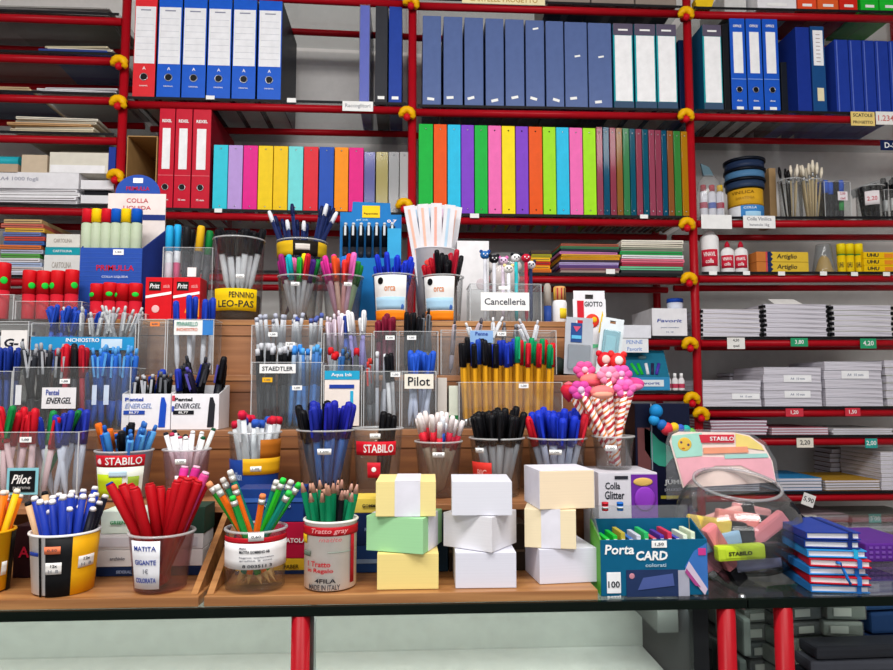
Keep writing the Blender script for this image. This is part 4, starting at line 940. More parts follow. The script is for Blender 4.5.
# goods on the deck below the right glass
def pack(px0, px1, y0, y1, Y, dp, col, film, label, name='wrapped_pack', cat='wrapped pack', rz=0, group=None):
    a, b = at(px0, y1, Y), at(px1, y0, Y); hw = (b.x - a.x) / 2; h = b.z - a.z
    o = thing(name, label, cat, ((a.x + b.x) / 2, Y, a.z), rz, group)
    MB().box(-hw, hw, 0, dp, 0, h, M(col, .5), min(h * .2, .006)).build('pack', o)
    if film: MB().box(-hw - .001, hw + .001, -.001, dp + .001, -.0001 , h + .001, FILM, min(h * .2, .006)).build('film_wrap', o)
    return o, hw, h
zd = .8805
def deck_pile(px0, px1, Y, dp, rows, rz=0, group=None, name='wrapped_pack', cat='wrapped pack', film=True):
    z = zd
    for h, c, lb in rows:
        a, b = X(px0, Y, 640), X(px1, Y, 640); hw = (b - a) / 2
        o = thing(name, lb, cat, ((a + b) / 2 + R.uniform(-.006, .006), Y, z), rz + R.uniform(-.05, .05), group)
        MB().box(-hw, hw, 0, dp, 0, h * .95, M(c, .45), min(h * .3, .005)).build('pack', o)
        if film: MB().box(-hw - .0012, hw + .0012, -.0012, dp + .0012, .0001, h * .95 + .001, FILM, min(h * .3, .005)).build('film_wrap', o)
        if film: MB().box(-hw * .7, hw * .2, -.0028, -.0016, h * .25, h * .7, M('#c8d0c4', .5)).build('paper_label', o)
        z += h + .0012
P5 = ['bottom', 'second lowest', 'third', 'fourth', 'topmost']
PC = ['#6c746a', '#7c8a7c', '#5c6862', '#8c9688', '#4c5450']
P5 = ['bottom', 'second lowest', 'third', 'fourth', 'topmost']
for a, b, yy, dp_, hh, lab, grp in [(790, 826, 1.075, .07, .026, 'film wrapped grey green pack behind the dark folders, left column', 'film wrapped packs, left column'), (829, 866, 1.06, .07, .027, 'film wrapped grey green pack behind the dark folders, middle column', 'film wrapped packs, middle column'), (744, 778, 1.14, .14, .026, 'film wrapped pack of the pile behind the two red legs', 'film wrapped packs behind the legs')]:
    deck_pile(a, b, yy, dp_, [(hh + .003 * ((i * 7) % 3 - 1), PC[(i * 3 + int(a)) % 5], f'{P5[i]} {lab}') for i in range(5)], .12 if a < 800 else -.1, grp)
tag(MB().box(-.03, .03, 0, .002, 0, .03, M('#30a040', .5)).build('paper_label', None, (X(805, 1.073), 1.155, .995), (.5, 0, .2)), 'bright green label sticking up behind the film wrapped packs', 'label')
deck_pile(868, 940, 1.10, .2, [(.036, ['#22355c', '#2a3f6c', '#24406c', '#30507c'][i], f'{P5[i] if i < 3 else "topmost"} dark blue box of the pile under the glass by the frame edge') for i in range(4)], .05, 'dark blue boxes under the glass', 'storage_box', 'box', False)
deck_pile(812, 915, .99, .045, [(.0185, ['#2c2e34', '#3a3c44', '#26282e', '#44464e', '#303238'][i % 5], f'{["bottom", "second lowest", "third", "fourth", "topmost"][i]} dark grey folder of the front pile below the notebooks') for i in range(5)], .02, 'dark grey folders in front', 'document_folder', 'folder', False)
deck_pile(740, 748, 1.05, .1, [(.06, '#5a6460', 'lower grey box standing in the dark between the two red legs'), (.06, '#7a8680', 'upper grey box standing in the dark between the two red legs')], 0, 'grey boxes between the red legs', 'storage_box', 'box', False)

PYD[0] = 597
# ------------------------------------------------------------------ two stepped wooden stands
Z1, Z2, Z3, Z3B, Z4 = 1.073, 1.165, 1.275, 1.38, 1.50
def stand(label, xa, xb, xb2, xb3):
    o = thing('display_stand', label, 'display stand', (0, 0, ZG + .0005)); b = ZG + .0005
    def p(n, mb): mb.xf(Matrix.Translation((0, 0, -b))); return mb.build(n, o)
    p('base_board', MB().box(xa, xb, .957, 1.285, b, Z1 - .0003, WOOD, .0012))
    p('step_board', MB().box(xa, xb2, 1.12, 1.2995, Z2 - .010, Z2 - .0003, WOODC, .001))
    for y0, y1, za, zb in ((1.30, 1.40, Z1, Z3), (1.4005, 1.475, Z3, Z3B), (1.4755, 1.72, Z3B, Z4)):
        p('riser_board', MB().box(xa, xb3, y0, y0 + .012, za if y0 > 1.31 else b, zb - .0125, WOODB if y0 < 1.45 else WOODC, .0006))
        p('step_board', MB().box(xa, xb3, y0 - .002 if y0 > 1.31 else y0, y1, zb - .012, zb - .0003, WOOD if y0 > 1.45 else WOODC, .001))
    for x0 in ([xa + .001, xb - .013] if xb == xb2 else [xa + .001]):
        p('side_panel', MB().prismx([(.965, Z1), (1.284, Z1), (1.284, Z2 - .0105), (1.12, Z2 - .0105)], x0, x0 + .009, WOOD))
    for x0 in (xa + .001, xb3 - .013):
        p('side_panel', MB().prismx([(1.313, b), (1.72, b), (1.72, Z4 - .0125), (1.489, Z4 - .0125), (1.489, Z3B - .0125), (1.414, Z3B - .0125), (1.414, Z3 - .0125), (1.313, Z3 - .0125)], x0, x0 + .012, WOODC))
    for y0, zb in ((1.30, Z3), (1.4005, Z3B), (1.4755, Z4)):
        p('groove_line', MB().box(xa + .002, xb3 - .002, y0 - .0008, y0 - .0001, zb - .036, zb - .034, M('#4a2a14', .6)))
    return o
XA0, XA1 = X(-150, .957), X(198.5, .957)
XB0, XB1 = X(204, .957), X(598, .957)
stand('left stepped pine stand whose front board ends under the red pencils', XA0, XA1, XA1, XA1)
stand('right stepped pine stand carrying the paper cube stacks', XB0, XB1, X(588, 1.12, 480), X(621, 1.45, 390))

# boxes stored in the stands behind the front row
def stored(px0, px1, y0, y1, col, label, txt=None, tc=WHITE, name='storage_box', Y=1.062, dp=.055, cat='box', band=None, tu=(0, .7)):
    a, b = X(px0, Y, 540), X(px1, Y, 540); pxm = (px0 + px1) / 2
    z0 = max(Z1 + .0003, at(pxm, y1, Y).z); z1 = at(pxm, y0, Y).z; hw = (b - a) / 2; h = z1 - z0
    o = thing(name, label, cat, ((a + b) / 2, Y, z0))
    MB().box(-hw, hw, 0, dp, 0, h, M(col, .5), .001).build('carton', o)
    if band: MB().box(-hw, hw * band[0], -.0012, -.0002, h * band[1], h * band[2], M(band[3], .5)).build('printed_band', o)
    if txt: lettering(txt, hw * tu[1] * 1.4, h * .42, tc, o, (hw * tu[0], -.0016, h * .5), keep=True)
    return o
stored(14, 36, 526, 585, '#2a1418', 'dark box with red mark between the yellow and the striped cup', 'A', M('#c0203c', .5))
stored(97, 203, 566.8, 585, '#1c2c50', 'navy carton at the bottom of the cartons behind the red pencils', 'SIDERAL  A4', M('#98a8c8', .5), tu=(-.4, .3))
stored(97, 203, 549.8, 566.4, '#e2dedc', 'lower white carton behind the red pencils', 'archivio', M('#707078', .5), tu=(-.6, .2))
stored(97, 203, 534, 549.4, '#dcd8d8', 'middle white carton with grey frame behind the red pencils', None, band=(.9, .2, .8, '#cfcbd0'))
stored(100, 186, 511, 533.6, '#d4e0d4', 'white and green carton on top of those behind the red pencils', 'GREEN', M('#3c9060', .5), tu=(-.6, .25))
stored(187.5, 204, 507, 533.6, '#2c4438', 'dark green box beside the white and green carton')
stored(236, 306, 559, 585, '#e0b428', 'yellow carton at the bottom behind the pencil cup', 'FABER', M('#5a4410', .5), tu=(.6, .3), band=(1, 0, .25, '#1c2c50'))
stored(236, 306, 522.5, 558.6, '#b8183c', 'crimson box with white lettering behind the pencil cup', 'SCATOLA', WHITE, tu=(.62, .55))
stored(236, 303, 489, 522, '#1c3c80', 'navy carton behind the pencils under the blue and yellow cup', 'NOTES  A5', M('#a0b4d8', .5), tu=(.2, .6), band=(1, .6, .72, '#3c64b0'))
stored(308, 382, 546, 585, '#24447c', 'blue box with pale stripes behind the white tin', None, band=(1, .35, .5, '#8ca4c4'))
stored(308, 382, 513.5, 545.6, '#1a2c58', 'dark navy box behind the white tin and the cubes', 'ROMA', M('#8ca4d0', .5), tu=(.7, .25))
stored(340, 384, 498.5, 513, '#e8cc58', 'yellow carton on the navy box beside the yellow cubes', 'GOMME', INK, tu=(.35, .5))
stored(384.5, 448, 520, 585, '#1a2c3c', 'dark carton hidden behind the yellow and green cubes', 'A4', M('#8898a8', .5))
stored(449, 526, 524, 585, '#2a2018', 'dark brown carton behind the white cubes', None, band=(1, .4, .45, '#5a4838'))

# ------------------------------------------------------------------ top step
PYD[0] = 260
def glue_group(px0, px1, ytop, n, label, ind, Y=1.515, dp=.065):
    c = inb(tray('glue_tray', px0, px1, ytop + 33, Y, dp, Z4, label), ind)
    k = math.ceil(n / 2)
    for i in range(n):
        r_, j = divmod(i, k)
        hw = c['hw'] - .017
        x = c['x'] + hw * ((j + .5 * r_) / (k - .5) * 2 - 1); y = c['Y'] - .014 + .029 * r_
        h = ZX(ytop, x, Y) - c['zb'] - .003 + R.uniform(-.004, .002)
        pen('glue', ('#c42030', '#d01820'), Vector((x, y, c['zb'] + .003)), Vector((x, y, c['zb'] + .003 + h)), f'red capped glue stick with green dot {ind}', f'glue sticks {ind}', R.uniform(-.9, .9), .96)
    return c
glue_group(-62, 14, 262, 7, 'clear tray of tall red capped glue sticks at the left frame edge', 'in the tray at the left frame edge')
glue_group(16, 82, 269, 7, 'clear tray of red capped glue sticks above the blue labelled tray', 'in the tray above the blue and silver pens')
glue_group(84.5, 146, 281.5, 7, 'clear tray of shorter red capped glue sticks under the blue glue display', 'in the tray under the blue glue display')
# glue display carton
Y = 1.60
x0, x1 = X(80, Y), X(158, Y); hw = (x1 - x0) / 2; pm = 1 / (mpp(120, Y))
o = thing('glue_display', 'blue cardboard counter display of liquid glue with round header', 'glue display', ((x0 + x1) / 2, Y, Z4 + .0005))
zz = lambda y: Z(y, Y, 120) - Z4 - .0005
xx = lambda px: X(px, Y) - (x0 + x1) / 2
xh_c = (x0 + x1) / 2
BLU = M('#2c50a8', .45); DBLU = M('#223478', .45)
xr = xx(142)
MB().box(-hw, xr, 0, .0025, 0, zz(248), BLU).build('front_panel', o)
MB().hexa([(xr - .0025, .003, 0), (xr, .003, 0), (hw, .088, 0), (hw - .003, .088, 0), (xr - .0025, .003, zz(248)), (xr, .003, zz(248)), (hw, .088, zz(216)), (hw - .003, .088, zz(216))], DBLU).build('side_panel', o)
MB().prismx([(.003, 0), (.088, 0), (.088, zz(216)), (.003, zz(248))], -hw, -hw + .0025, DBLU).build('side_panel', o)
MB().box(-hw + .003, hw - .004, .003, .088, 0, .003, DBLU).build('bottom_panel', o)
xh0, xh1 = X(106, Y + .09) - (x0 + x1) / 2, X(164, Y + .09) - (x0 + x1) / 2
z3 = lambda y: Z(y, Y + .09, 120) - Z4 - .0005
MB().box(-hw, xh0 - .0002, .0885, .091, 0, z3(230), BLU).build('back_panel', o)
bp = MB().box(xh0, xh1, .0885, .091, 0, z3(193.5), M('#e8dcd8', .5)).build('header_panel', o)
xc_ = (X(113, Y + .09) + X(158, Y + .09)) / 2 - (x0 + x1) / 2; rr_ = (X(158, Y + .09) - X(113, Y + .09)) / 2
mb = MB(); mb.prism([(xc_ + rr_ * math.cos(math.pi * k / 18), z3(193.5) + .0003 + rr_ * .88 * math.sin(math.pi * k / 18)) for k in range(19)], .0885, .091, BLU); mb.build('round_header', o)
lettering('COLLA', .052, .011, REDINK, o, (xc_, .0880, z3(200.5)), bold=.0); lettering('LIQUIDA', .066, .011, REDINK, o, (xc_, .0880, z3(208)), bold=.0)
MB().box(xc_ - .005, xh1, .0876, .0884, z3(220), z3(214.5), DBLU).build('blue_strip', o)
MB().box(xc_ - .012, xc_ + .012, .0874, .0883, z3(183), z3(178), WHITE, .0003).build('logo_plate', o)
lettering('PRIMULLA', .056, .010, REDINK, o, (xc_, .0880, z3(188.5)))
lettering('PRIMULLA', .085, .013, REDINK, o, (-.008, -.0006, zz(268))); lettering('COLLA LIQUIDA', .06, .006, M('#c8d0e8', .5), o, (-.008, -.0006, zz(277)))
MB().box(-.014, .010, -.0012, -.0002, zz(255), zz(249.5), TAGW, .0003).build('price_sticker', o)
lettering('1,20', .014, .0045, M('#6a6a72', .6), o, (-.002, -.0016, zz(252.2)))
q = MB()
for j in range(7): q.box(-hw, xr, -.0005, -.0001, zz(281 - j * 4.6), zz(281 - j * 4.6) + .001, M('#3c62b8', .45))
q.build('printed_lines', o)
for j, (px, c) in enumerate([(86.5, '#d01828'), (96, '#f4cc10'), (105.8, '#d01828'), (115.5, '#1058c0'), (125.5, '#f4cc10'), (135.8, '#1058c0')]):
    p = at(px, 240, Y + .02)
    p1 = Vector((p.x, Y + .022, ZX(209.5, p.x, Y + .022))); p0 = Vector((p.x, Y + .022, p1.z - .112)); rest_z = p0.z
    cn = ['red', 'yellow', 'red', 'blue', 'yellow', 'blue'][j]
    pen('tube', ('#b4c0a6', c), p0, p1, f'{cn} capped clear glue tube, {ORD[j]} from the left in the blue display', 'glue tubes in the blue display')
MB().box(-hw + .003, xr - .003, .006, .040, rest_z - Z4 - .004, rest_z - Z4 - .001, DBLU).build('inner_ledge', bpy.data.objects['glue_display'])
# two red glue cartons
for j, (a, b) in enumerate([(146.5, 173), (174, 201)]):
    Y = 1.53; x0, x1 = X(a, Y), X(b, Y); hw = (x1 - x0) / 2; h = Z(277.5, Y, (a + b) / 2) - Z4
    o = thing('glue_carton', ['red glue carton with white stripe beside the shorter glue sticks', 'red glue carton with orange corner behind the blue pens'][j], 'glue carton', ((x0 + x1) / 2, Y, Z4 + .0005), 0, 'red glue cartons')
    MB().box(-hw, hw, 0, .05, 0, h, M('#d41a24', .4), .001).build('carton', o)
    mb = MB(); mb.prism([(-hw + .001, h * .52), (hw - .001, h * .62), (hw - .001, h * .68), (-hw + .001, h * .58)], -.0010, -.0002, WHITE); mb.build('white_stripe', o)
    l = MB().box(-hw * .72, hw * .15, -.0012, -.0002, h * .70, h * .90, M('#1a2420', .4), .0003).build('logo_plate', o)
    lettering('Pritt', hw * .7, h * .11, WHITE, l, (-hw * .28, -.0016, h * .8), shear=.2)
    lettering('stick', hw * .5, h * .08, M('#f0a0a0', .5), o, (hw * .6, -.0006, h * .8))
    if j:
        mb = MB(); mb.prism([(-hw * .1, h * .2), (hw - .001, h * .1), (hw - .001, h * .5), (hw * .2, h * .5)], -.0010, -.0002, M('#f0981c', .4)); mb.build('orange_corner', o)
    else:
        MB().ball((0, 0, 0), hw * .3, M('#e8b8b8', .5), 1, .08, 1).build('round_picture', o, (-hw * .2, -.0004, h * .28))
# markers
c = inb(tray('marker_tray', 163.5, 213, 248, 1.59, .06, Z4, 'clear tray of thick markers beside the blue glue display'), 'in the clear marker tray beside the glue display')
hx = c['hw']
for i, (px, py, dx, cols, d) in enumerate([(170, 226, 0, ('#e0e0e6', '#28a8e0', '#d8c8d4'), 'white marker with cyan cap'), (178, 225, 0, ('#e0e0e6', '#28a8e0', '#d04878'), 'white marker with cyan cap and pink band'), (187, 226, 0, ('#26262a', '#1c1c20', '#303038'), 'black marker with black cap'), (192, 229, .01, ('#26262a', '#1c1c20', '#58585e'), 'black marker with grey band'), (201.5, 226, .012, ('#4a4a4e', '#e0b020', '#5a5a5e'), 'dark marker with yellow cap'), (210, 231, .010, ('#4a4a4e', '#147c3c', '#5a5a5e'), 'dark marker with green cap')]):
    p1 = at(px, py, c['Y'] + (.008 if i % 2 else -.010)); p0 = Vector((min(p1.x, c['x'] + hx - .012) - dx * 1.2, p1.y, c['zb'] + .052))
    pen('marker', cols, p0, p1, f'{d} in the clear marker tray', 'thick markers beside the glue display')
MB().box(-hx + .003, hx - .003, .003, c['dp'] - .003, .045, .048, CLEARD).build('raised_floor', c['o'])
MB().box(.0, .02, -.0012, -.0004, c['h'] * .62, c['h'] * .74, TAGW).build('price_sticker', c['o'])
# clear pens with black caps, yellow card
c = inb(cup('pen_cup', 214, 265, 241, 1.555, Z4, .9, 'large clear cup of black capped pens with a yellow handwritten card'), 'in the large cup with the yellow card')
fill(c, [(20, 'cap', ('#ececf0', '#16161a'), 'clear ballpoint pen with black cap')], 226, 236, xy=1.6, raise_=.062)
MB().lathe([(c['rb'] - .004, .006), (c['rb'] - .002, .060), (0, .061)], M('#4a4a48', .6), 24).build('inner_base', c['o'])
arc(c, -.9, .72, .12, .38, M('#ecc414', .5), 'yellow_card', .0012, .0008)
arctext(c, 'PENNINO', -.35, .6, .27, .34, INK, .0026); arctext(c, 'LEO-PAS', -.75, .6, .16, .24, INK, .0026)
sticker(c, .05, .52)
# dark blue pens in a labelled cup at the back
c = inb(cup('pen_cup', 277, 327, 243, 1.655, Z4, .82, 'cup with yellow and black band holding navy pens at the back'), 'in the banded cup at the back')
arc(c, -1, 1, .80, .97, M('#e0b420', .5), 'yellow_band'); arc(c, -.35, .62, .80, .97, M('#201c18', .5), 'black_label', .0010); arc(c, -.25, .3, .86, .93, M('#d8d0c8', .5), 'white_strip', .0018)
for i, (px, py) in enumerate([(269, 211), (275, 216), (282, 219), (287, 220), (292, 204), (297, 220), (304, 221), (307, 224), (322, 206), (327, 204), (330, 206), (334, 208), (337, 212), (331, 215)]):
    p1 = at(px, py, c['Y'] + (-.02 if i % 3 == 0 else .012 * (i % 3))); p0 = Vector((c['x'] + (p1.x - c['x']) * -.12 , c['Y'] + (p1.y - c['Y']) * .3, c['zb'] + .006))
    f = (Z(243, c['Y']) - p0.z) / (p1.z - p0.z); xr_ = p0.x + (p1.x - p0.x) * f; lim = c['rt'] - .007
    if abs(xr_ - c['x']) > lim:
        xr_ = c['x'] + math.copysign(lim, xr_ - c['x']); p0.x = (xr_ - f * p1.x) / (1 - f)
    pen('plug', ('#1c2a5c', '#16204a' if i % 3 else '#e4e6ec'), p0, p1, ('navy pen with white end' if i % 3 == 0 else 'navy pen with dark end') + ' fanned out in the banded cup at the back', 'navy pens in the banded cup', R.uniform(-.5, .5))
# front cups of the top step
c = inb(cup('pen_cup', 278, 319, 277.5, 1.525, Z4, .80, 'clear cup of many coloured felt pens below the navy pens'), 'in the clear cup below the navy pens')
fill(c, [(2, 'cap', ('#b8b8bc', '#a02878'), 'violet capped felt pen'), (2, 'cap', ('#b8b8bc', '#e03040'), 'red capped felt pen'), (2, 'cap', ('#b8b8bc', '#f070b0'), 'pink capped felt pen'), (2, 'cap', ('#b8b8bc', '#18b8c8'), 'turquoise capped felt pen'), (2, 'cap', ('#b8b8bc', '#28a83c'), 'green capped felt pen'), (2, 'cap', ('#b8b8bc', '#f4dc18'), 'yellow capped felt pen'), (2, 'cap', ('#b8b8bc', '#c82030'), 'crimson capped felt pen'), (2, 'cap', ('#b8b8bc', '#4c2880'), 'purple capped felt pen'), (1, 'cap', ('#b8b8bc', '#187838'), 'dark green capped felt pen')], 253, 264, lean=1.25, xy=1.25)
sticker(c, -.15, .78)
c = inb(cup('pen_cup', 322, 363.5, 277.5, 1.525, Z4, .80, 'clear cup of pink and orange pens left of the blue tipped pens'), 'in the clear cup left of the blue pens')
fill(c, [(4, 'cap', ('#d0a0b8', '#e838a0'), 'magenta capped pen'), (3, 'cap', ('#d8b0a0', '#f05828'), 'orange capped pen'), (2, 'cap', ('#b8c4d8', '#2878d0'), 'blue capped pen'), (3, 'cap', ('#d8a0a0', '#e83830'), 'red capped pen'), (2, 'cap', ('#d0a8c0', '#f070c0'), 'pink capped pen'), (2, 'cap', ('#a8c8a0', '#2c8838'), 'green capped pen')], 254, 264, lean=1.25, xy=1.25)
sticker(c, .25, .78)
for j, (a, b, specs, lb, nm_) in enumerate([(372.5, 416, [(17, 'cap', ('#2848b8', '#2038c8'), 'blue ballpoint pen')], 'paper wrapped cup with a round black emblem holding blue pens', 'in the emblem cup of blue pens'), (422.5, 463.5, [(5, 'cap', ('#a02030', '#b81828'), 'red ballpoint pen'), (6, 'cap', ('#28282c', '#141418'), 'black ballpoint pen'), (2, 'cap', ('#a02030', '#b01c30'), 'dark red ballpoint pen'), (3, 'cap', ('#28282c', '#1c1c20'), 'charcoal ballpoint pen')], 'paper wrapped cup with a round black emblem holding red and black pens', 'in the emblem cup of red and black pens')]):
    c = inb(cup('pen_cup', a, b, 276.5 + j, 1.525, Z4, .86, lb), nm_)
    fill(c, specs, 253 if j == 0 else 250, 266, lean=1.2, xy=1.15)
    arc(c, -.9, .55, .02, .96, M('#e6e4e2', .5), 'paper_wrap'); arc(c, -.9, .55, .02, .22, M('#ee8418', .5), 'orange_band', .001); arc(c, -.85, .5, .24, .50, M('#a8cce4', .5), 'blue_wave', .001)
    h = c['h']; a_ = ang(c, -.62); r_ = c['Rf'](h * .84) + .0012
    MB().ball((0, 0, 0), .0075, BLACK, 1, .12, 1.05, 14).build('emblem', c['o'], (r_ * math.sin(a_), -r_ * math.cos(a_), h * .84), (0, 0, a_))
    arctext(c, 'orca', -.45, .05, .62, .72, M('#d87830', .5), .0014); MB().ball((0, 0, 0), .006, M('#3c60a8', .5), 1, .12, 1).build('round_seal', c['o'], ((c['Rf'](h * .3) + .001) * math.sin(ang(c, .35)), -(c['Rf'](h * .3) + .001) * math.cos(ang(c, .35)), h * .3))
# blue pen display
Y = 1.60; x0, x1 = X(337, Y), X(401, Y); xm = (x0 + x1) / 2; hw = (x1 - x0) / 2
zz = lambda y: Z(y, Y, 370) - Z4 - .0005
o = thing('pen_display', 'blue cardboard display rack of black pens with a yellow logo plate', 'pen display', (xm, Y, Z4 + .0005))
bm_ = M('#1c74b8', .45); xx = lambda px: X(px, Y) - xm
MB().prism([(-hw, 0), (hw, 0), (hw, zz(208)), (xx(390), zz(208)), (xx(389), zz(196)), (xx(350), zz(195)), (xx(349), zz(206)), (-hw, zz(206))], .06, .063, bm_).build('back_card', o)
MB().box(-hw, hw, 0, .0595, 0, zz(258), bm_, .001).build('base_box', o)
MB().box(xx(387), hw, .02, .0595, zz(257.5), zz(226), M('#38a0d0', .45), .001).build('side_block', o)
l = MB().box(xx(360), xx(378.5), .0585, .0597, zz(211.5), zz(199), M('#f0c81c', .45), .0005).build('logo_plate', o)
lettering('Papermate', .034, .006, M('#7a5a10', .5), l, (xx(369), .058, zz(207.5)))
lettering('gel ink', .03, .006, M('#a8d0ec', .5), o, (xx(360), .0592, zz(214))); lettering('0,7', .024, .009, M('#f0e0e4', .5), o, (xx(391), .0592, zz(215)), bold=.03)
for j in range(7):
    px = 344.5 + j * 7.9
    p0 = Vector((X(px, Y + .03), Y + .045, Z4 + zz(257) + .001)); p1 = Vector((p0.x, Y + .052, Z(220.5, Y + .03, px)))
    pen('click', ('#1b1d22', '#26282e', '#c8ccd0'), p0, p1, f'black click pen in the blue display, {ORD[j]} from the left', 'black click pens in the blue display', 0, 1.5)
# white sleeves in a white holder
c = inb(cup('sleeve_holder', 413, 456, 251, 1.655, Z4, .75, 'white cup with red oval mark holding the fan of white sleeves', M('#dedce0', .5), 'holder'), 'in the white holder')
MB().ball((0, 0, 0), .012, M('#e04038', .5), 1, .1, .6, 14).build('red_logo', c['o'], ((c['Rf'](c['h'] * .8) + .001) * math.sin(ang(c, -.25)), -(c['Rf'](c['h'] * .8) + .001) * math.cos(ang(c, -.25)), c['h'] * .8))
pc = ['#e8b4a0', '#a8c4dc', '#ecb8a4', '#b8d0e4', '#eaa898', '#d8b8d0', '#b0cce0', '#ecb8a8']
for j in range(8):
    t = (j - 3.5) / 3.5
    base = Vector((c['x'] + t * .020, c['Y'] + (-.016 + .032 * (j % 2)) , c['zb'] + .055)); top = at(433 + t * 24, 203 + abs(t) * 3 + (j % 2), c['Y'] + (-.02 + .04 * (j % 2)))
    L_ = (top - base).length
    o = thing('paper_sleeve', f'white paper sleeve with pastel stripe, {ORD[j]} of the fan from the left', 'paper sleeve', base, 0, 'white paper sleeves in the white holder')
    MB().box(-.0135, .0135, -.004, .004, 0, L_, M('#dcdade', .55), .001).build('sleeve', o); MB().box(-.005, .001, -.0052, -.0042, .01, L_ * .96, M(pc[j], .55)).build('pastel_stripe', o)
    d = (top - base).normalized(); o.rotation_euler = (-math.asin(d.y), math.atan2(d.x, d.z), 0)
# white cartons behind the cartoon pens
Y = 1.70
def tbox(px0, px1, y0, Y, dp, zb, col, label, name='carton_box', cat='box'):
    x0, x1 = X(px0, Y), X(px1, Y); hw = (x1 - x0) / 2; h = Z(y0, Y, (px0 + px1) / 2) - zb
    o = thing(name, label, cat, ((x0 + x1) / 2, Y, zb + .0005)); MB().box(-hw, hw, 0, dp, 0, h, M(col, .55), .001).build('carton', o)
    return o, hw, h
o, hw, h = tbox(457, 489, 241, 1.645, .06, Z4, '#e6e4e6', 'white carton with faint picture behind the emblem cup')
MB().ball((0, 0, 0), .012, M('#cfc4c8', .6), 1, .1, 1.2).build('printed_picture', o, (hw * .5, -.0006, h * .5))
# cartoon pens in a clear box
c = inb(tray('pen_tray', 470, 541, 284.5, 1.50, .09, Z4, 'clear box of cartoon topped pens with a white handwritten sign'), 'in the clear box with the handwritten sign')
s = flat_label(c, -.70, .66, .30, .78, '#f4f3f1', ['Cancelleria'], M('#4a4a54', .6), 'paper_sign'); MB().box(-c['hw'] * .2, c['hw'] * .12, -.0012, -.0004, c['h'] * .86, c['h'] * .95, TAGW).build('price_sticker', c['o'])
def topper_pen(px, py, yy, shaft, head, ears, face, label, r=.0105):
    p1 = at(px, py, yy); x = min(max(p1.x, c['x'] - c['hw'] + .012), c['x'] + c['hw'] - .012)
    o = thing('cartoon_pen', label, 'pen', (x, yy, c['zb'] + .004), 0, 'cartoon topped pens'); L_ = p1.z - c['zb'] - .004
    lat([(.0008, 0), (.0042, .012), (.0042, L_ - r * 1.6)], M(shaft, .35)).build('barrel', o)
    hd = MB().ball((0, 0, L_ - r * .7), r, M(head, .5), 1.1, .95, .95, 14).build('head', o)
    mb = MB()
    for sx in (-1, 1): mb.ball((sx * r * .85, 0, L_ + r * .1), r * .42, M(ears, .5), 1, .7, 1, 10)
    mb.build('ears', hd)
    mb = MB()
    for sx in (-1, 1): mb.ball((sx * r * .4, -r * .92, L_ - r * .6), r * .17, M(face, .4), 1, .6, 1.2, 8)
    mb.ball((0, -r * .98, L_ - r * .95), r * .12, M(face, .4), 1.4, .6, .8, 8); mb.build('face', hd)
for a in [(485, 252, 1.555, '#d8d8e0', '#2c6cb4', '#1c4c90', '#f0f0f0', 'pen with a fluffy blue round topper'), (494, 256, 1.53, '#d0d0d8', '#1c1c22', '#1c1c22', '#e8e8e8', 'pen with a black mouse like topper'), (503, 258, 1.545, '#e8d8e8', '#e8c8e0', '#e070b0', '#38304c', 'pen with a pale pink topper'), (508.5, 266, 1.525, '#e0e0e8', '#eceae4', '#e0d090', '#282430', 'pen with a small cream topper'), (516, 255, 1.545, '#30b8c0', '#f0f0f2', '#1c1c22', '#16161a', 'turquoise pen with a white panda topper'), (526, 255, 1.53, '#b81c38', '#c02038', '#1c1820', '#f0e8e8', 'dark red pen with a red topper'), (531, 262, 1.56, '#26345c', '#e8e6ec', '#24304c', '#16161a', 'navy pen with a white topper')]:
    topper_pen(*a[:-1], a[-1] + ' in the clear box with the sign')
p = at(508, 262, 1.60)
o = thing('clear_bag', 'clear bag with a pinkish bear shape behind the cartoon pens', 'bag', (p.x, 1.655, Z4 + .0006))
MB().ball((0, 0, .125), .034, M('#cfc4c0', .6), 1.1, .45, 1.0, 16).ball((-.03, 0, .155), .013, M('#cfc4c0', .6), 1, .6, 1).ball((.03, 0, .155), .013, M('#cfc4c0', .6), 1, .6, 1).ball((0, 0, .05), .045, M('#d8ccc8', .6), 1, .5, 1.05, 16).build('bear_shape', o)
MB().lathe([(.05, 0), (.056, .02), (.056, .15), (.046, .178), (.03, .186)], FILM, 20, capb=False, capt=False).xf(Matrix.Diagonal((1, .55, 1, 1))).build('film', o)
# bottle, spray and packs at the right end
Y = 1.53; xb = X(559, Y); h = Z(287, Y, 559) - Z4
o = thing('correction_bottle', 'white bottle with striped cap at the right end of the top step', 'bottle', (xb, Y, Z4 + .0005))
MB().lathe([(.0155, 0), (.0165, .003), (.0165, h * .55), (.014, h * .62)], M('#e8e8ea', .4), 20).build('body', o)
k = MB().lathe([(.0142, h * .625), (.0142, h * .96), (.0125, h)], M('#d8a060', .4), 20).build('cap', o)
mb = MB()
for j in range(10):
    a = j * .628; mb.strip(lambda z: .0143, h * .64, h * .95, a, a + .22, M(['#b03838', '#303038', '#e8c040'][j % 3], .4), .0005, 3)
mb.build('stripes', k)
MB().strip(lambda z: .0166, h * .12, h * .4, -.2, .9, M('#e8cc30', .5), .0005, 6).build('yellow_label', o)
o = thing('glue_pen', 'slim blue and grey pen standing between the sign box and the white bottle', 'pen', (X(547, 1.53), 1.53, Z4 + .0005))
lat([(.008, 0), (.009, .004), (.009, .04)], M('#2c4890', .4), 12).build('barrel', o); lat([(.009, .0403), (.0085, .085), (.005, .092)], M('#a8a098', .4), 12).build('cap', o)
o = tag(MB().ball((0, 0, .02), .02, M('#26302c', .5), 1.2, .8, 1, 12).ball((.018, 0, .014), .014, M('#26302c', .5), 1.2, .8, 1, 12).build('dark_putty', None, (X(554, 1.45), 1.44, Z3B + .001)), 'lump of dark green putty below the white bottle', 'putty')
PYD[0] = 320
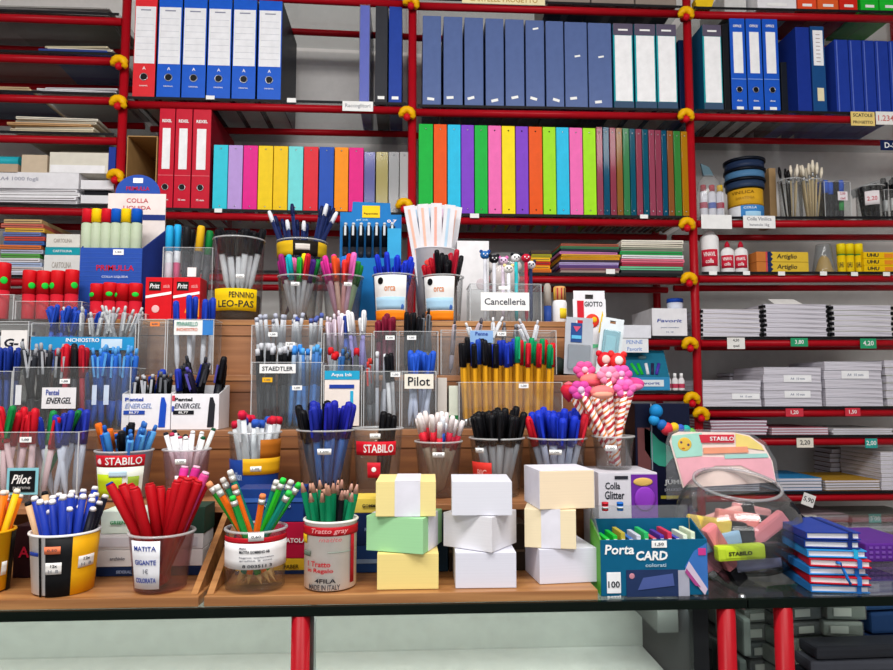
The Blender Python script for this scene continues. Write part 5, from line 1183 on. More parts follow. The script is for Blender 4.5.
def blister(px0, px1, y0, Y, zb, lean, roll, label, draw, col='#e4e2e6'):
    x0, x1 = X(px0, Y), X(px1, Y); hw = (x1 - x0) / 2; h = Z(y0, Y, (px0 + px1) / 2) - zb
    o = thing('blister_pack', label, 'blister pack', ((x0 + x1) / 2, Y, zb + .002)); o.rotation_euler = (lean, roll, 0)
    MB().box(-hw, hw, 0, .002, .0, h * .9, M(col, .5)).box(-hw * .95, -hw * .25, 0, .002, h * .9001, h, M(col, .5)).box(hw * .25, hw * .95, 0, .002, h * .9001, h, M(col, .5)).box(-hw * .25, hw * .25, 0, .002, h * .955, h, M(col, .5)).build('card', o)
    draw(o, hw, h); return o
def d1(o, hw, h):
    lettering('GIOTTO', hw * 1.1, h * .06, INK, o, (hw * .25, -.0005, h * .84))
    MB().box(-hw * .75, -hw * .35, -.0012, -.0002, h * .48, h * .88, M('#c82030', .5)).build('red_panel', o)
    MB().ball((0, 0, 0), hw * .42, M('#d83828', .4), 1, .2, 1, 14).ball((hw * .1, -.002, hw * .05), hw * .18, M('#f0b020', .4), 1, .4, 1, 10).build('round_picture', o, (hw * .15, -.001, h * .64))
    mb = MB(); mb.prism([(hw * .5, h * .5), (hw * .95, h * .5), (hw * .78, h * .76)], -.0012, -.0002, M('#ecc828', .5)); mb.build('yellow_corner', o)
    mb = MB(); mb.prism([(-hw * .2, h * .3), (hw * .6, h * .33), (hw * .5, h * .36), (-hw * .1, h * .36)], -.0012, -.0002, M('#68c890', .5)); mb.build('green_swoosh', o)
def d2(o, hw, h):
    MB().box(-hw * .75, hw * .7, -.009, -.0002, h * .18, h * .78, clear('#d4ecf0', .25, .4, .1, '#cfe6ee'), .003).build('bubble', o)
    MB().box(-hw * .5, hw * .4, -.006, -.0012, h * .25, h * .68, M('#b8dce4', .4), .002).build('eraser', o)
def d3(o, hw, h):
    MB().box(-hw * .6, hw * .2, -.0012, -.0002, h * .56, h * .9, M('#2c4c88', .5)).build('blue_panel', o)
    mb = MB(); mb.prism([(-hw * .45, h * .84), (hw * .1, h * .84), (-hw * .2, h * .74)], -.0022, -.0013, M('#d05070', .5)); mb.build('red_mark', o)
    MB().box(-hw * .55, hw * .15, -.0022, -.0013, h * .62, h * .68, M('#60b8e0', .5)).build('cyan_text', o)
    MB().box(-hw * .8, hw * .8, -.010, -.0002, h * .08, h * .52, clear('#dfe4e8', .12, .4), .003).build('bubble', o)
blister(574, 607, 291, 1.448, Z3B, -.05, 0, 'white hanging pack with a red panel and round picture behind the flower pens', d1)
blister(594, 617, 318, 1.433, Z3B, -.05, .16, 'pale pack with a clear bubble leaning right behind the flower pens', d2, '#dfe6ea')
blister(563, 591, 318, 1.418, Z3B, -.05, .06, 'grey pack with blue panel behind the flower pens', d3, '#b4b8c0')

# ------------------------------------------------------------------ upper middle step
def stick_t(c, u, f, txt='1,00', col=TAGW):
    l = MB().box(-.0095, .0095, -.0012, -.0003, -.0045, .0045, col, .0004).build('price_sticker', c['o'], (c['hw'] * u, 0, c['h'] * f))
    lettering(txt, .011, .004, M('#6a6a72', .6), l, (0, -.0016, 0))
YB = 1.405; PYD[0] = 350
c = inb(tray('pen_tray', -48, 29, 322, YB, .065, Z3B, 'clear tray with a boxed black and white name card at the left'), 'in the tray with the name card')
fill(c, [(12, 'click', ('#c8c8cc', '#303036', '#303036'), 'grey click pen')], 330, 336)
l = flat_label(c, .30, .98, .42, .84, '#ece6e2', None, name='name_card')
lettering('G-1', c['hw'] * .5, c['h'] * .16, INK, l, (c['hw'] * .64, -.0014, c['h'] * .6), shear=.15, bold=.03)
c = inb(tray('pen_tray', 32, 136, 324, YB, .065, Z3B, 'clear tray with a long blue label of blue and silver pens', part=[-.38]), 'in the blue labelled tray')
fill(c, [(11, 'cap', ('#3058b8', '#2448b0'), 'blue capped pen'), (18, 'click', ('#a8aab0', '#6c6e74', '#c8cacc'), 'silver click pen')], 305, 313, jx=1.2)
flat_label(c, -1, .98, .48, .74, '#2890c8', ['   INCHIOSTRO  ', 'gel'], WHITE, 'blue_label'); flat_label(c, .35, .75, .52, .70, '#c8dcec', None, name='white_patch', y=-.0018)
c = inb(tray('pen_tray', 139, 166, 320, YB, .06, Z3B, 'empty clear tray with an orange price sticker'), 'in the orange sticker tray')
stick_t(c, .2, .92, '0,80', M('#f08848', .5))
c = inb(tray('pen_tray', 168, 214, 320, YB, .06, Z3B, 'clear tray with a white and blue card holding a few blue capped pens'), 'in the tray with the white and blue card')
fill(c, [(5, 'cap', ('#d0d0d8', '#2040b4'), 'clear pen with blue cap')], 295, 302, xy=1.2)
l = flat_label(c, -.72, .98, .72, .99, '#ecebe8', None, name='paper_card')
lettering('PENNARELLO', c['hw'] * .9, c['h'] * .08, M('#3c8c78', .5), l, (-c['hw'] * .15, -.0014, c['h'] * .92)); lettering('INCHIOSTRO', c['hw'] * .9, c['h'] * .06, M('#d06848', .5), l, (-c['hw'] * .15, -.0014, c['h'] * .82))
flat_label(c, .52, .98, .72, .99, '#3c80c8', None, name='blue_corner', y=-.0018)
c = inb(tray('refill_tray', 252, 322, 326, YB, .065, Z3B, 'clear tray of translucent refills above the tall refill box'), 'in the tray above the tall refill box')
fill(c, [(14, 'refill', ('#c8cad0', '#dcdee4', '#b8bccc'), 'translucent refill'), (6, 'refill', ('#c0c2c8', '#d8dade', '#5868b0'), 'translucent refill with blue end')], 313, 320, jx=.8, xy=1.2)
stick_t(c, -.4, .82); stick_t(c, .1, .62); flat_label(c, -.1, .7, .30, .48, '#ececec', ['ROTARING'], INK, 'name_strip')
c = inb(tray('pen_tray', 324, 372, 334, YB, .06, Z3B, 'clear tray of pinkish and pale violet pens'), 'in the tray of pale violet pens')
fill(c, [(5, 'click', ('#d4c0d0', '#c8b0c4', '#e8dce6'), 'pale pink click pen'), (2, 'cap', ('#3c58b0', '#2c4090'), 'blue capped pen'), (6, 'cap', ('#9088c8', '#f0f0f2'), 'violet pen with white cap')], 309, 318, jx=1.2)
c = inb(tray('pen_tray', 374, 397, 332, YB, .06, Z3B, 'narrow clear tray of maroon pens'), 'in the narrow tray of maroon pens')
fill(c, [(7, 'cap', ('#5c1c34', '#7c1c34'), 'maroon pen')], 313, 321, xy=1.2); stick_t(c, .4, .86)
c = inb(tray('pen_tray', 399, 438, 332, YB, .06, Z3B, 'clear tray of black and grey pens below the emblem cups'), 'in the tray below the emblem cups')
fill(c, [(5, 'cap', ('#303034', '#18181c'), 'black pen'), (4, 'click', ('#7c8088', '#50545c', '#2c2c30'), 'grey click pen')], 308, 318, jx=1.0); stick_t(c, -.35, .86)
c = inb(tray('pen_tray', 441, 556, 331, YB, .055, Z3B, 'wide clear tray with a blue handwritten label below the sign box', part=[-.3, .35]), 'in the wide tray below the sign box')
fill(c, [(3, 'click', ('#b8a8b0', '#88808c', '#58545c'), 'mauve grey click pen'), (3, 'click', ('#d4d6dc', '#a8aab0', '#e8e8ec'), 'silver white click pen'), (3, 'click', ('#48484e', '#38383e', '#8c8c94'), 'dark grey click pen'), (3, 'click', ('#e0e0e6', '#c8c8d0', '#d0d0d8'), 'white click pen')], 316, 325, jx=1.2)
flat_label(c, -.50, -.10, .72, 1.0, '#8cb0dc', ['Penne', 'sfera'], BLUEINK, 'blue_label'); stick_t(c, .05, .93)

# ------------------------------------------------------------------ lower middle step
YC = 1.315; PYD[0] = 405
c = inb(tray('pen_tray', -40, 12.5, 372, YC, .065, Z3, 'clear tray of dark blue pens cut by the left frame edge'), 'in the tray at the left edge')
fill(c, [(16, 'cap', ('#28448c', '#1c348c'), 'dark blue capped pen')], 345, 352)
c = inb(tray('pen_tray', 14, 131, 368, YC, .07, Z3, 'clear divided tray of black, red and blue pens with a paper name card', part=[-.40, .22]), 'in the divided tray with the name card')
fill(c, [(10, 'click', ('#2c2e34', '#222428', '#a4a6ac'), 'black click pen'), (3, 'cap', ('#a83040', '#d02030'), 'red pen'), (3, 'cap', ('#404046', '#1c1c20'), 'black capped pen'), (3, 'cap', ('#982838', '#b81c2c'), 'dark red pen'), (14, 'click', ('#2c68c8', '#2050b0', '#58a0e0'), 'bright blue click pen')], 342, 350, jx=.5, xy=1.15)
l = flat_label(c, -.50, .08, .34, .68, '#e8e4e6', None, name='paper_card'); lettering('Pentel', c['hw'] * .22, c['h'] * .09, BLUEINK, l, (-c['hw'] * .32, -.0014, c['h'] * .60)); lettering('ENERGEL', c['hw'] * .42, c['h'] * .10, INK, l, (-c['hw'] * .2, -.0014, c['h'] * .47), shear=.2)
stick_t(c, -.12, .78)
flat_label(c, -.95, -.85, .40, .72, '#d8d8dc', None, name='white_tab'); flat_label(c, .35, .43, .40, .72, '#c4d0e4', None, name='white_tab')
flat_label(c, .55, .64, .40, .72, '#c4d0e4', None, name='white_tab')
# two open pen cartons
for j, (a, b, cn, col) in enumerate([(122, 170.5, 'blue', '#2c4ca8'), (171.5, 219, 'black', '#1c1c22')]):
    x0, x1 = X(a, YC), X(b, YC); hw = (x1 - x0) / 2; h = Z(394, YC, (a + b) / 2) - Z3; dp = .075
    o = thing('pen_carton', f'white open pen carton printed with a {cn} pen', 'pen carton', ((x0 + x1) / 2, YC, Z3 + .0005)); t = .0016; wm = M('#eeecf0', .5)
    mb = MB(); mb.box(-hw, hw, 0, t, 0, h, wm).box(-hw, hw, dp - t, dp, 0, h * 1.25, wm)
    for s in (-1, 1): mb.prismx([(t, 0), (dp - t, 0), (dp - t, h * 1.25), (t, h)], min(s * hw, s * (hw - t)), max(s * hw, s * (hw - t)), wm)
    mb.box(-hw + t, hw - t, t, dp - t, 0, t, wm); mb.build('carton', o)
    im = M(col, .5)
    lettering('Pentel', hw * .75, h * .10, im, o, (-hw * .5, -.0005, h * .84), bold=.03); lettering('ENERGEL', hw * 1.1, h * .14, M('#8c9cc8', .5) if j == 0 else M('#50505a', .5), o, (-hw * .3, -.0005, h * .66), shear=.25)
    p_ = MB().box(-hw * .92, -hw * .05, -.0010, -.0002, h * .42, h * .53, im).build('dark_plate', o); lettering('BL77', hw * .4, h * .06, WHITE, p_, (-hw * .48, -.0014, h * .475))
    mb = MB(); q = [(hw * .52, h * .06), (hw * .80, h * .06), (hw * .84, h * .7), (hw * .74, h * .9), (hw * .62, h * .9), (hw * .58, h * .7)]; mb.prism(q, -.0010, -.0002, M('#2050c0' if j == 0 else '#2a2a30', .4)); mb.build('printed_pen', o)
    if j == 1:
        MB().box(-hw * .98, -hw * .86, -.0010, -.0002, h * .8, h * .95, M('#d04858', .5)).build('red_mark', o); MB().box(-hw * .98, -hw * .88, -.0010, -.0002, h * .5, h * .65, M('#4858b8', .5)).build('blue_mark', o)
    cc = dict(o=o, x=(x0 + x1) / 2, Y=YC + dp / 2, zb=Z3 + .0025, h=h, hw=hw, dp=dp - .012, kind='tray')
    cc['in'] = f'standing in the carton printed with a {cn} pen'
    if j == 0: fill(cc, [(7, 'click', ('#17181c', '#202228', '#b8bac0'), 'black gel pen'), (2, 'cap', ('#24252c', '#2440b0'), 'gel pen with blue cap'), (5, 'click', ('#17181c', '#202228', '#6c6e74'), 'black gel pen with dark clip')], 368, 378, jx=1.0, xy=1.2)
    else: fill(cc, [(2, 'cap', ('#24252c', '#2838a8'), 'gel pen with blue cap'), (5, 'click', ('#17181c', '#202228', '#38383e'), 'all black gel pen'), (4, 'click', ('#201c30', '#282438', '#6058b0'), 'black gel pen with violet button'), (2, 'cap', ('#202228', '#15151a'), 'gel pen with black cap')], 355, 372, jx=1.6, xy=1.2)
c = inb(tray('refill_box', 252, 322, 363, YC, .07, Z3, 'tall clear box of black and blue refills with white name strip', part=[.05]), 'in the tall refill box')
fill(c, [(12, 'refill', ('#26282c', '#18191c', '#d0d2d8'), 'black refill with clear end'), (6, 'refill', ('#4078b8', '#a8bcd4', '#3c8ce0'), 'blue refill'), (5, 'refill', ('#3868a8', '#5088d0', '#58a8e8'), 'bright blue refill')], 343, 350, jx=.3, xy=1.25)
flat_label(c, -.78, .25, .84, .98, '#f0efed', ['STAEDTLER'], INK, 'name_strip'); stick_t(c, -.55, .74, '1,00', M('#f4b820', .5)); stick_t(c, .3, .62)
c = inb(tray('pen_tray', 324, 362, 366, YC, .07, Z3, 'clear tray with a teal and white printed card holding red tipped dark pens'), 'in the tray with the teal printed card')
fill(c, [(3, 'plug', ('#8c9298', '#d02028'), 'grey pen with red end'), (2, 'click', ('#2c5c98', '#284878', '#3c70b0'), 'steel blue click pen'), (3, 'click', ('#383c40', '#2c3034', '#5c6064'), 'dark grey click pen'), (2, 'plug', ('#54585c', '#c82430'), 'dark pen with red end')], 345, 354, jx=1.2, xy=1.15)
l = flat_label(c, -.95, .88, .05, .92, '#ece0d8', None, name='printed_card'); flat_label(c, -.95, .88, .78, .92, '#28a0c8', None, name='teal_band', y=-.0018)
lettering('Aqua Ink', c['hw'] * 1.1, c['h'] * .07, WHITE, l, (-.002, -.0024, c['h'] * .85)); MB().box(-c['hw'] * .7, c['hw'] * .6, -.0022, -.0012, c['h'] * .64, c['h'] * .70, BLUEINK).build('printed_pen', l)
MB().ball((0, 0, 0), .012, M('#2060c8', .4), 1.1, .1, 1, 14).build('blue_blot', l, (-c['hw'] * .6, -.0012, c['h'] * .28)); MB().box(c['hw'] * .4, c['hw'] * .56, -.0022, -.0012, c['h'] * .1, c['h'] * .6, M('#30a8d0', .5)).build('teal_bar', l)
c = inb(tray('pen_tray', 364, 400, 372, YC, .07, Z3, 'clear tray of grey translucent pens beside the paper signed tray'), 'in the tray of grey translucent pens')
fill(c, [(3, 'click', ('#8c8e94', '#5c5e64', '#d04038'), 'grey click pen with red button'), (5, 'refill', ('#a4a6b0', '#b4b8c4', '#d8dae0'), 'long grey refill'), (2, 'cap', ('#d8d8dc', '#18181c'), 'clear pen with black cap')], 352, 362, jx=.8)
stick_t(c, .75, .95)
c = inb(tray('pen_tray', 402, 436, 372, YC, .07, Z3, 'clear tray of blue capped pens with a cream handwritten sign'), 'in the tray with the cream sign')
fill(c, [(8, 'cap', ('#c0c8e0', '#2858c8'), 'clear pen with blue cap')], 349, 358, jx=1.8, xy=1.2, inset=.009)
flat_label(c, -.85, .85, .70, .96, '#ece6d8', ['Pilot'], INK, 'cream_sign')
for a, b, y0, col, lb, t in [(437.5, 447, 378, '#c8c0b8', 'tall grey beige carton beside the cream sign', None), (449, 458, 386, '#d4d8c8', 'narrow pale carton with a green base behind the clear pens', None)]:
    o, hw, h = tbox(a, b, y0, YC + .015, .05, Z3, col, lb)
    MB().box(-hw, hw, -.0010, -.0002, h * .1, h * .3, M('#2c7c48' if y0 > 380 else '#a89c90', .5)).build('printed_band', o)
# gold fineliners
c = inb(tray('pen_tray', 459, 562, 383, YC, .075, Z3, 'wide clear tray of gold bodied fineliners with coloured caps'), 'in the wide tray of gold fineliners')
G_ = '#e0a020'
fill(c, [(4, 'fine', (G_, '#18181c'), 'gold fineliner with black cap'), (2, 'fine', (G_, '#2448b0'), 'gold fineliner with blue cap'), (4, 'fine', (G_, '#1c1c22'), 'gold fineliner with dark cap'), (5, 'fine', (G_, '#2038b0'), 'gold fineliner with royal blue cap'), (1, 'fine', (G_, '#18a070'), 'gold fineliner with sea green cap'), (1, 'fine', (G_, '#2444b0'), 'gold fineliner with cobalt cap'), (2, 'fine', (G_, '#d02030'), 'gold fineliner with red cap'), (2, 'fine', (G_, '#149860'), 'gold fineliner with green cap'), (1, 'fine', (G_, '#c81c2c'), 'gold fineliner with crimson cap'), (3, 'fine', (G_, '#109058'), 'gold fineliner with emerald cap'), (2, 'fine', (G_, '#d82028'), 'gold fineliner with bright red cap')], 337, 345, jx=.0, xy=1.15)
stick_t(c, .25, .93)

# ------------------------------------------------------------------ second row
YD = 1.205; PYD[0] = 465
c = inb(tray('pen_tray', -22, 79, 433, YD - .04, .07, Z2, 'clear tray of red and blue pens with a black chalk style sign'), 'in the tray with the chalk style sign')
fill(c, [(2, 'cap', ('#c8d0c8', '#148040'), 'green capped pen'), (8, 'cap', ('#d8b8bc', '#d01c2c'), 'red capped pen'), (1, 'cap', ('#c8d0c8', '#1c8848'), 'dark green capped pen'), (2, 'cap', ('#d8b8bc', '#c4182c'), 'crimson capped pen'), (7, 'cap', ('#c4c8d8', '#2838a8'), 'blue capped pen')], 405, 418, jx=1.0, xy=1.15)
p1 = at(80, 410, YD); pen('cap', ('#1c7838', '#187838'), Vector((p1.x - .05, YD - .012, Z2 + .03)), p1, 'green pen leaning out to the right of the chalk sign tray', 'green pen leaning out', 0)
stick_t(c, -.05, .90)
l = flat_label(c, -.38, .24, .12, .50, '#88c8d4', None, name='sign_frame'); MB().box(-c['hw'] * .32, c['hw'] * .18, -.0022, -.0012, c['h'] * .16, c['h'] * .46, M('#15171a', .6)).build('chalk_sign', l)
lettering('Pilot', c['hw'] * .36, c['h'] * .13, WHITE, l, (-c['hw'] * .07, -.0026, c['h'] * .34), shear=.3); lettering('penne', c['hw'] * .34, c['h'] * .05, M('#a0a0a0', .6), l, (-c['hw'] * .07, -.0026, c['h'] * .21))
TRW = clear('#e4e4ea', .30, .35, .15, '#e8e8ee')
c = inb(cup('pen_cup', 97, 152, 450, YD, Z2, .82, 'white plastic cup with a red STABILO band, holding orange and blue pens', TRW), 'in the cup with the red band on the left stand')
fill(c, [(1, 'cap', ('#e86820', '#d02838'), 'orange pen with red cap'), (3, 'fine', ('#f08030', '#e87020'), 'orange fineliner'), (4, 'click', ('#4088d0', '#2868b8', '#2060c0'), 'blue click pen'), (2, 'fine', ('#e88030', '#1c1c20'), 'orange fineliner with black cap'), (7, 'click', ('#58a0dc', '#3c80c8', '#3870c0'), 'light blue click pen')], 422, 434, lean=1.3, xy=1.2)
arc(c, -.93, .70, .70, .93, M('#cc1c2c', .45), 'red_band', .0006); arctext(c, 'STABILO', -.62, .60, .74, .89, WHITE, .0016)
arc(c, -.93, .70, .04, .69, M('#e8ece0', .5), 'paper_label', .0006); arc(c, -.90, -.05, .08, .55, M('#b8cc20', .5), 'lime_picture', .0014); arc(c, -.5, .1, .50, .62, M('#c0dcec', .5), 'blue_patch', .0022); arc(c, .15, .55, .2, .5, M('#90a838', .5), 'green_picture', .0014)
MB().ball((0, 0, 0), .005, M('#e8d0d4', .5), 1, .1, 1).build('band_logo', c['o'], ((c['Rf'](c['h'] * .81) + .001) * math.sin(ang(c, -.78)), -(c['Rf'](c['h'] * .81) + .001) * math.cos(ang(c, -.78)), c['h'] * .81))
c = inb(cup('pen_cup', 164, 210, 449, YD, Z2, .8, 'pinkish clear cup of thin white pens with striped ends', clear('#efe0e6', .14, .4, .1, '#f0d8e0')), 'in the pinkish clear cup')
fill(c, [(4, 'stick', ('#e8e8ea', '#28282e'), 'white pen with black end'), (4, 'stick', ('#e4e4e8', '#c84060'), 'white pen with red end'), (4, 'stick', ('#e8e8ea', '#f0f0f0'), 'all white pen'), (2, 'stick', ('#e4e6e4', '#1c5c3c'), 'white pen with green end')], 428, 438, lean=1.5)
sticker(c, -.25, .78); l = arc(c, -.5, .1, .28, .5, M('#ece4e8', .5)); arctext(c, 'H', -.38, -.1, .32, .46, M('#c85070', .5), .0014)
for i, (px, py) in enumerate([(178, 467), (184, 462), (190, 462), (196, 458), (200, 466), (205, 470)]):
    p1 = at(px, py, 1.11); p0 = Vector((X(187 + (px - 187) * .3, 1.075), 1.095, Z1 + .09))
c = inb(cup('pen_cup', 229.5, 281, 432, YD, Z2, .86, 'blue and yellow printed cup of white pens with red and blue ends', None), 'in the blue and yellow cup')
arc(c, -1, 1, 0, .60, M('#1c3c88', .45), 'blue_wrap', .0002)
fill(c, [(2, 'plug', ('#d8dce0', '#c8203c'), 'white pen with red end'), (1, 'plug', ('#d8dce0', '#2848a8'), 'white pen with blue end'), (5, 'plug', ('#d4d8dc', '#d02040'), 'pale grey pen with red end'), (3, 'plug', ('#dce0e4', '#3058b8'), 'pale pen with blue end'), (3, 'plug', ('#e0e2e6', '#cc2438'), 'bright white pen with red end')], 410, 421, lean=1.1, xy=1.35)
arc(c, -.45, 1, .38, .62, M('#ecb020', .45), 'yellow_label', .0010); arc(c, .2, 1, .62, .90, M('#b46820', .5), 'brown_picture', .0006)
sticker(c, .05, .47); arctext(c, 'Pelikan', -.85, -.5, .3, .42, M('#a0b4d8', .5), .0012)
c = inb(cup('pen_cup', 297, 355, 429.5, YD, Z2, .80, 'clear cup of blue and black pens in the middle of the second row'), 'in the clear cup next to the blue and yellow one')
fill(c, [(3, 'cap', ('#48586c', '#16161a'), 'black capped pen'), (4, 'cap', ('#3870b8', '#2430a0'), 'blue capped pen'), (2, 'cap', ('#c8c8d0', '#141418'), 'clear pen with black cap'), (6, 'cap', ('#3868b0', '#2428a0'), 'deep blue capped pen')], 399, 410, lean=1.05, xy=1.35)
sticker(c, -.05, .70, .022, .010)
c = inb(cup('pen_cup', 352.5, 403, 428, YD + .008, Z2, .82, 'nearly empty clear cup with a red STABILO label'), 'in the nearly empty cup')
arc(c, -.85, .72, .62, .82, M('#d01c2c', .45), 'red_label', .0006); arctext(c, 'STABILO', -.55, .62, .66, .78, WHITE, .0016); arc(c, -.42, .12, .30, .52, M('#cc2030', .45), 'red_tag', .0006); sticker(c, -.1, .90)
MB().ball((0, 0, 0), .0042, WHITE, 1, .1, 1).build('round_logo', c['o'], ((c['Rf'](c['h'] * .42) + .0018) * math.sin(ang(c, -.15)), -(c['Rf'](c['h'] * .42) + .0018) * math.cos(ang(c, -.15)), c['h'] * .42))
for i, px in enumerate((384, 389, 394)):
    p1 = at(px, 411 + i * 2, c['Y'] + .006 * i); pen('cap', ('#26262a', '#131316'), Vector((c['x'] + .006 * i, c['Y'] + .006 * i, c['zb'] + .05 - .04)), p1, f'black pen leaning right in the nearly empty cup', 'black pens leaning in the nearly empty cup', 0, 1.3)
c = inb(cup('pen_cup', 415, 462, 441, YD, Z2, .78, 'clear cup of transparent pens with red ends, behind the white cubes', clear('#ece4e0', .07, .4)), 'in the clear cup of red ended pens')
fill(c, [(12, 'tri', ('#c8c8b8', '#d42838', '#f0e6e4'), 'red gripped clear pen with whitish top'), (3, 'tri', ('#c8ccd0', '#2858b8', '#e4eaf2'), 'blue gripped clear pen with whitish top'), (7, 'tri', ('#c4c4b4', '#c02840', '#ece2e2'), 'dark red gripped clear pen with pale top')], 411, 423, lean=1.5, xy=1.1)
sticker(c, .0, .78, .019)
c = inb(cup('pen_cup', 469.5, 524, 437.5, YD, Z2, .80, 'clear cup of black capped pens with a red label, above the white cubes'), 'in the cup with the red label')
fill(c, [(22, 'cap', ('#b4b6bc', '#17171a'), 'clear ballpoint pen with black cap')], 406, 416, lean=1.05, xy=1.3)
arc(c, -.95, -.2, .25, .60, M('#d83830', .45), 'red_label', .0010); arctext(c, 'BIC', -.75, -.4, .36, .48, M('#f0b0a8', .5), .002); sticker(c, -.62, .80)
c = inb(cup('pen_cup', 527.5, 586, 437.5, YD, Z2, .80, 'clear cup of blue capped pens beside the flower topped pens'), 'in the clear cup beside the flower pens')
fill(c, [(1, 'cap', ('#b4b8c8', '#d82030'), 'clear pen with red cap'), (22, 'cap', ('#b0b8d0', '#2038c0'), 'clear ballpoint pen with blue cap'), (2, 'cap', ('#b4b8c8', '#d02838'), 'clear pen with crimson cap')], 406, 417, lean=1.05, xy=1.3)
sticker(c, -.05, .78, .02)

# ------------------------------------------------------------------ right group: glitter glue, candy pens, dinosaur box
Y = 1.13; x0, x1 = X(598, Y), X(657, Y); hw = (x1 - x0) / 2; zt = Z(473, Y, 620); h = zt - ZG
o = thing('glitter_carton', 'white and violet glitter glue carton behind the card holder display', 'carton', ((x0 + x1) / 2, Y, ZG + .0006))
MB().box(-hw, hw, 0, .10, 0, h, M('#d4d0d8', .5), .001).build('carton', o)
lettering('Colla', hw * .5, h * .075, INK, o, (-hw * .52, -.0005, h * .86), keep=False); lettering('Glitter', hw * .66, h * .085, INK, o, (-hw * .46, -.0005, h * .76))
MB().box(-hw * .45, hw * .0, -.0012, -.0002, h * .93, h * .965, M('#2c2c34', .5), .0003).build('hang_slot', o)
MB().box(hw * .1, hw * .99, -.0010, -.0002, h * .3, h * .98, M('#6c2c98', .5)).build('violet_panel', o)
mb = MB(); mb.ball((hw * .55, -.002, h * .72), hw * .36, M('#8c3cb8', .35), 1, .12, 1.1, 14).ball((hw * .5, -.0015, h * .9), hw * .28, M('#d8b060', .4), 1.2, .1, .5, 12); mb.build('printed_picture', o)
cw_ = dict(zb=zt + .0012)
Y = 1.185
c = inb(cup('pen_cup', 593, 633, 436, Y, zt + .0008, .86, 'clear cup holding the striped flower topped pens'), 'in the clear cup')
STR = None
def stripes():
    key = 'stripe'
    if key in MATS: return MATS[key]
    m, nt, N, L = newmat(key); b = N['Principled BSDF']; b.inputs['Roughness'].default_value = .35
    t = N.new('ShaderNodeTexCoord'); sp = N.new('ShaderNodeSeparateXYZ'); L.new(t.outputs['Object'], sp.inputs[0])
    at2 = N.new('ShaderNodeMath'); at2.operation = 'ARCTAN2'; L.new(sp.outputs[0], at2.inputs[0]); L.new(sp.outputs[1], at2.inputs[1])
    z_ = N.new('ShaderNodeMath'); z_.operation = 'MULTIPLY_ADD'; z_.inputs[1].default_value = 330; L.new(sp.outputs[2], z_.inputs[0]); L.new(at2.outputs[0], z_.inputs[2])
    d = N.new('ShaderNodeMath'); d.operation = 'DIVIDE'; d.inputs[1].default_value = 6.28318; L.new(z_.outputs[0], d.inputs[0])
    fr = N.new('ShaderNodeMath'); fr.operation = 'FRACT'; L.new(d.outputs[0], fr.inputs[0])
    r = N.new('ShaderNodeValToRGB'); r.color_ramp.interpolation = 'CONSTANT'; e = r.color_ramp.elements
    e[0].position = 0; e[0].color = lin('#b81424'); e[1].position = .30; e[1].color = lin('#f2e6e0')
    q = e.new(.55); q.color = lin('#e88424'); q = e.new(.72); q.color = lin('#f4eae4')
    L.new(fr.outputs[0], r.inputs[0]); L.new(r.outputs[0], b.inputs['Base Color'])
    return m
def candy(px, py, yy, kind, col, col2, label):
    p1 = at(px, py, yy); u = (p1.x - c['x'])
    f = .30; p0 = Vector((c['x'] - u * .12, c['Y'] + (yy - c['Y']) * .5, c['zb'] + .005))
    lim = c['rb'] - .008
    p0.x = c['x'] + max(-lim, min(lim, p0.x - c['x']))
    fz = (c['zb'] + c['h'] - p0.z) / (p1.z - p0.z); xr_ = p0.x + (p1.x - p0.x) * fz; lr = c['rt'] - .008
    if abs(xr_ - c['x']) > lr:
        xr_ = c['x'] + math.copysign(lr, xr_ - c['x']); p0.x = (xr_ - fz * p1.x) / (1 - fz)
    d = p1 - p0; L_ = d.length
    o = thing('flower_pen', label, 'pen', p0, 0, 'striped flower topped pens'); o.rotation_mode = 'QUATERNION'; q = d.to_track_quat('Z', 'Y'); o.rotation_quaternion = q
    MB().lathe([(.0012, 0), (.0062, .012), (.0062, L_ - .004)], stripes(), 10).build('shaft', o)
    # the topper hangs level on the pen, turned to the customer
    qi = q.inverted().to_matrix().to_4x4(); mb = MB(); m1, m2 = M(col, .4), M(col2, .4)
    if kind == 'flower':
        for k in range(6):
            a = k * 1.047; mb.ball((.0115 * math.cos(a), 0, .009 * math.sin(a)), .0095, m1, 1, .55, .85, 10)
        mb.ball((0, -.004, 0), .0062, m2, 1, .7, 1, 10)
    elif kind == 'berry':
        mb.lathe([(.001, -.018), (.010, -.008), (.015, .004), (.011, .012), (0, .014)], m1, 12); mb.lathe([(.012, .0125), (.006, .016), (0, .019)], m2, 6)
    elif kind == 'dough':
        mb.ball((0, 0, 0), .017, m1, 1.25, .6, .7, 14); mb.ball((0, -.003, -.004), .016, m2, 1.15, .55, .5, 14)
    else:
        mb.ball((0, 0, 0), .015, m1, 1, .5, 1, 12); mb.ball((0, -.006, .001), .008, m2, 1, .4, 1, 10); mb.ball((-.011, 0, .012), .006, m1, 1, .6, 1, 8); mb.ball((.011, 0, .012), .006, m1, 1, .6, 1, 8)
    mb.xf(Matrix.Translation((0, 0, L_ - .002)) @ qi); mb.build('topper', o)
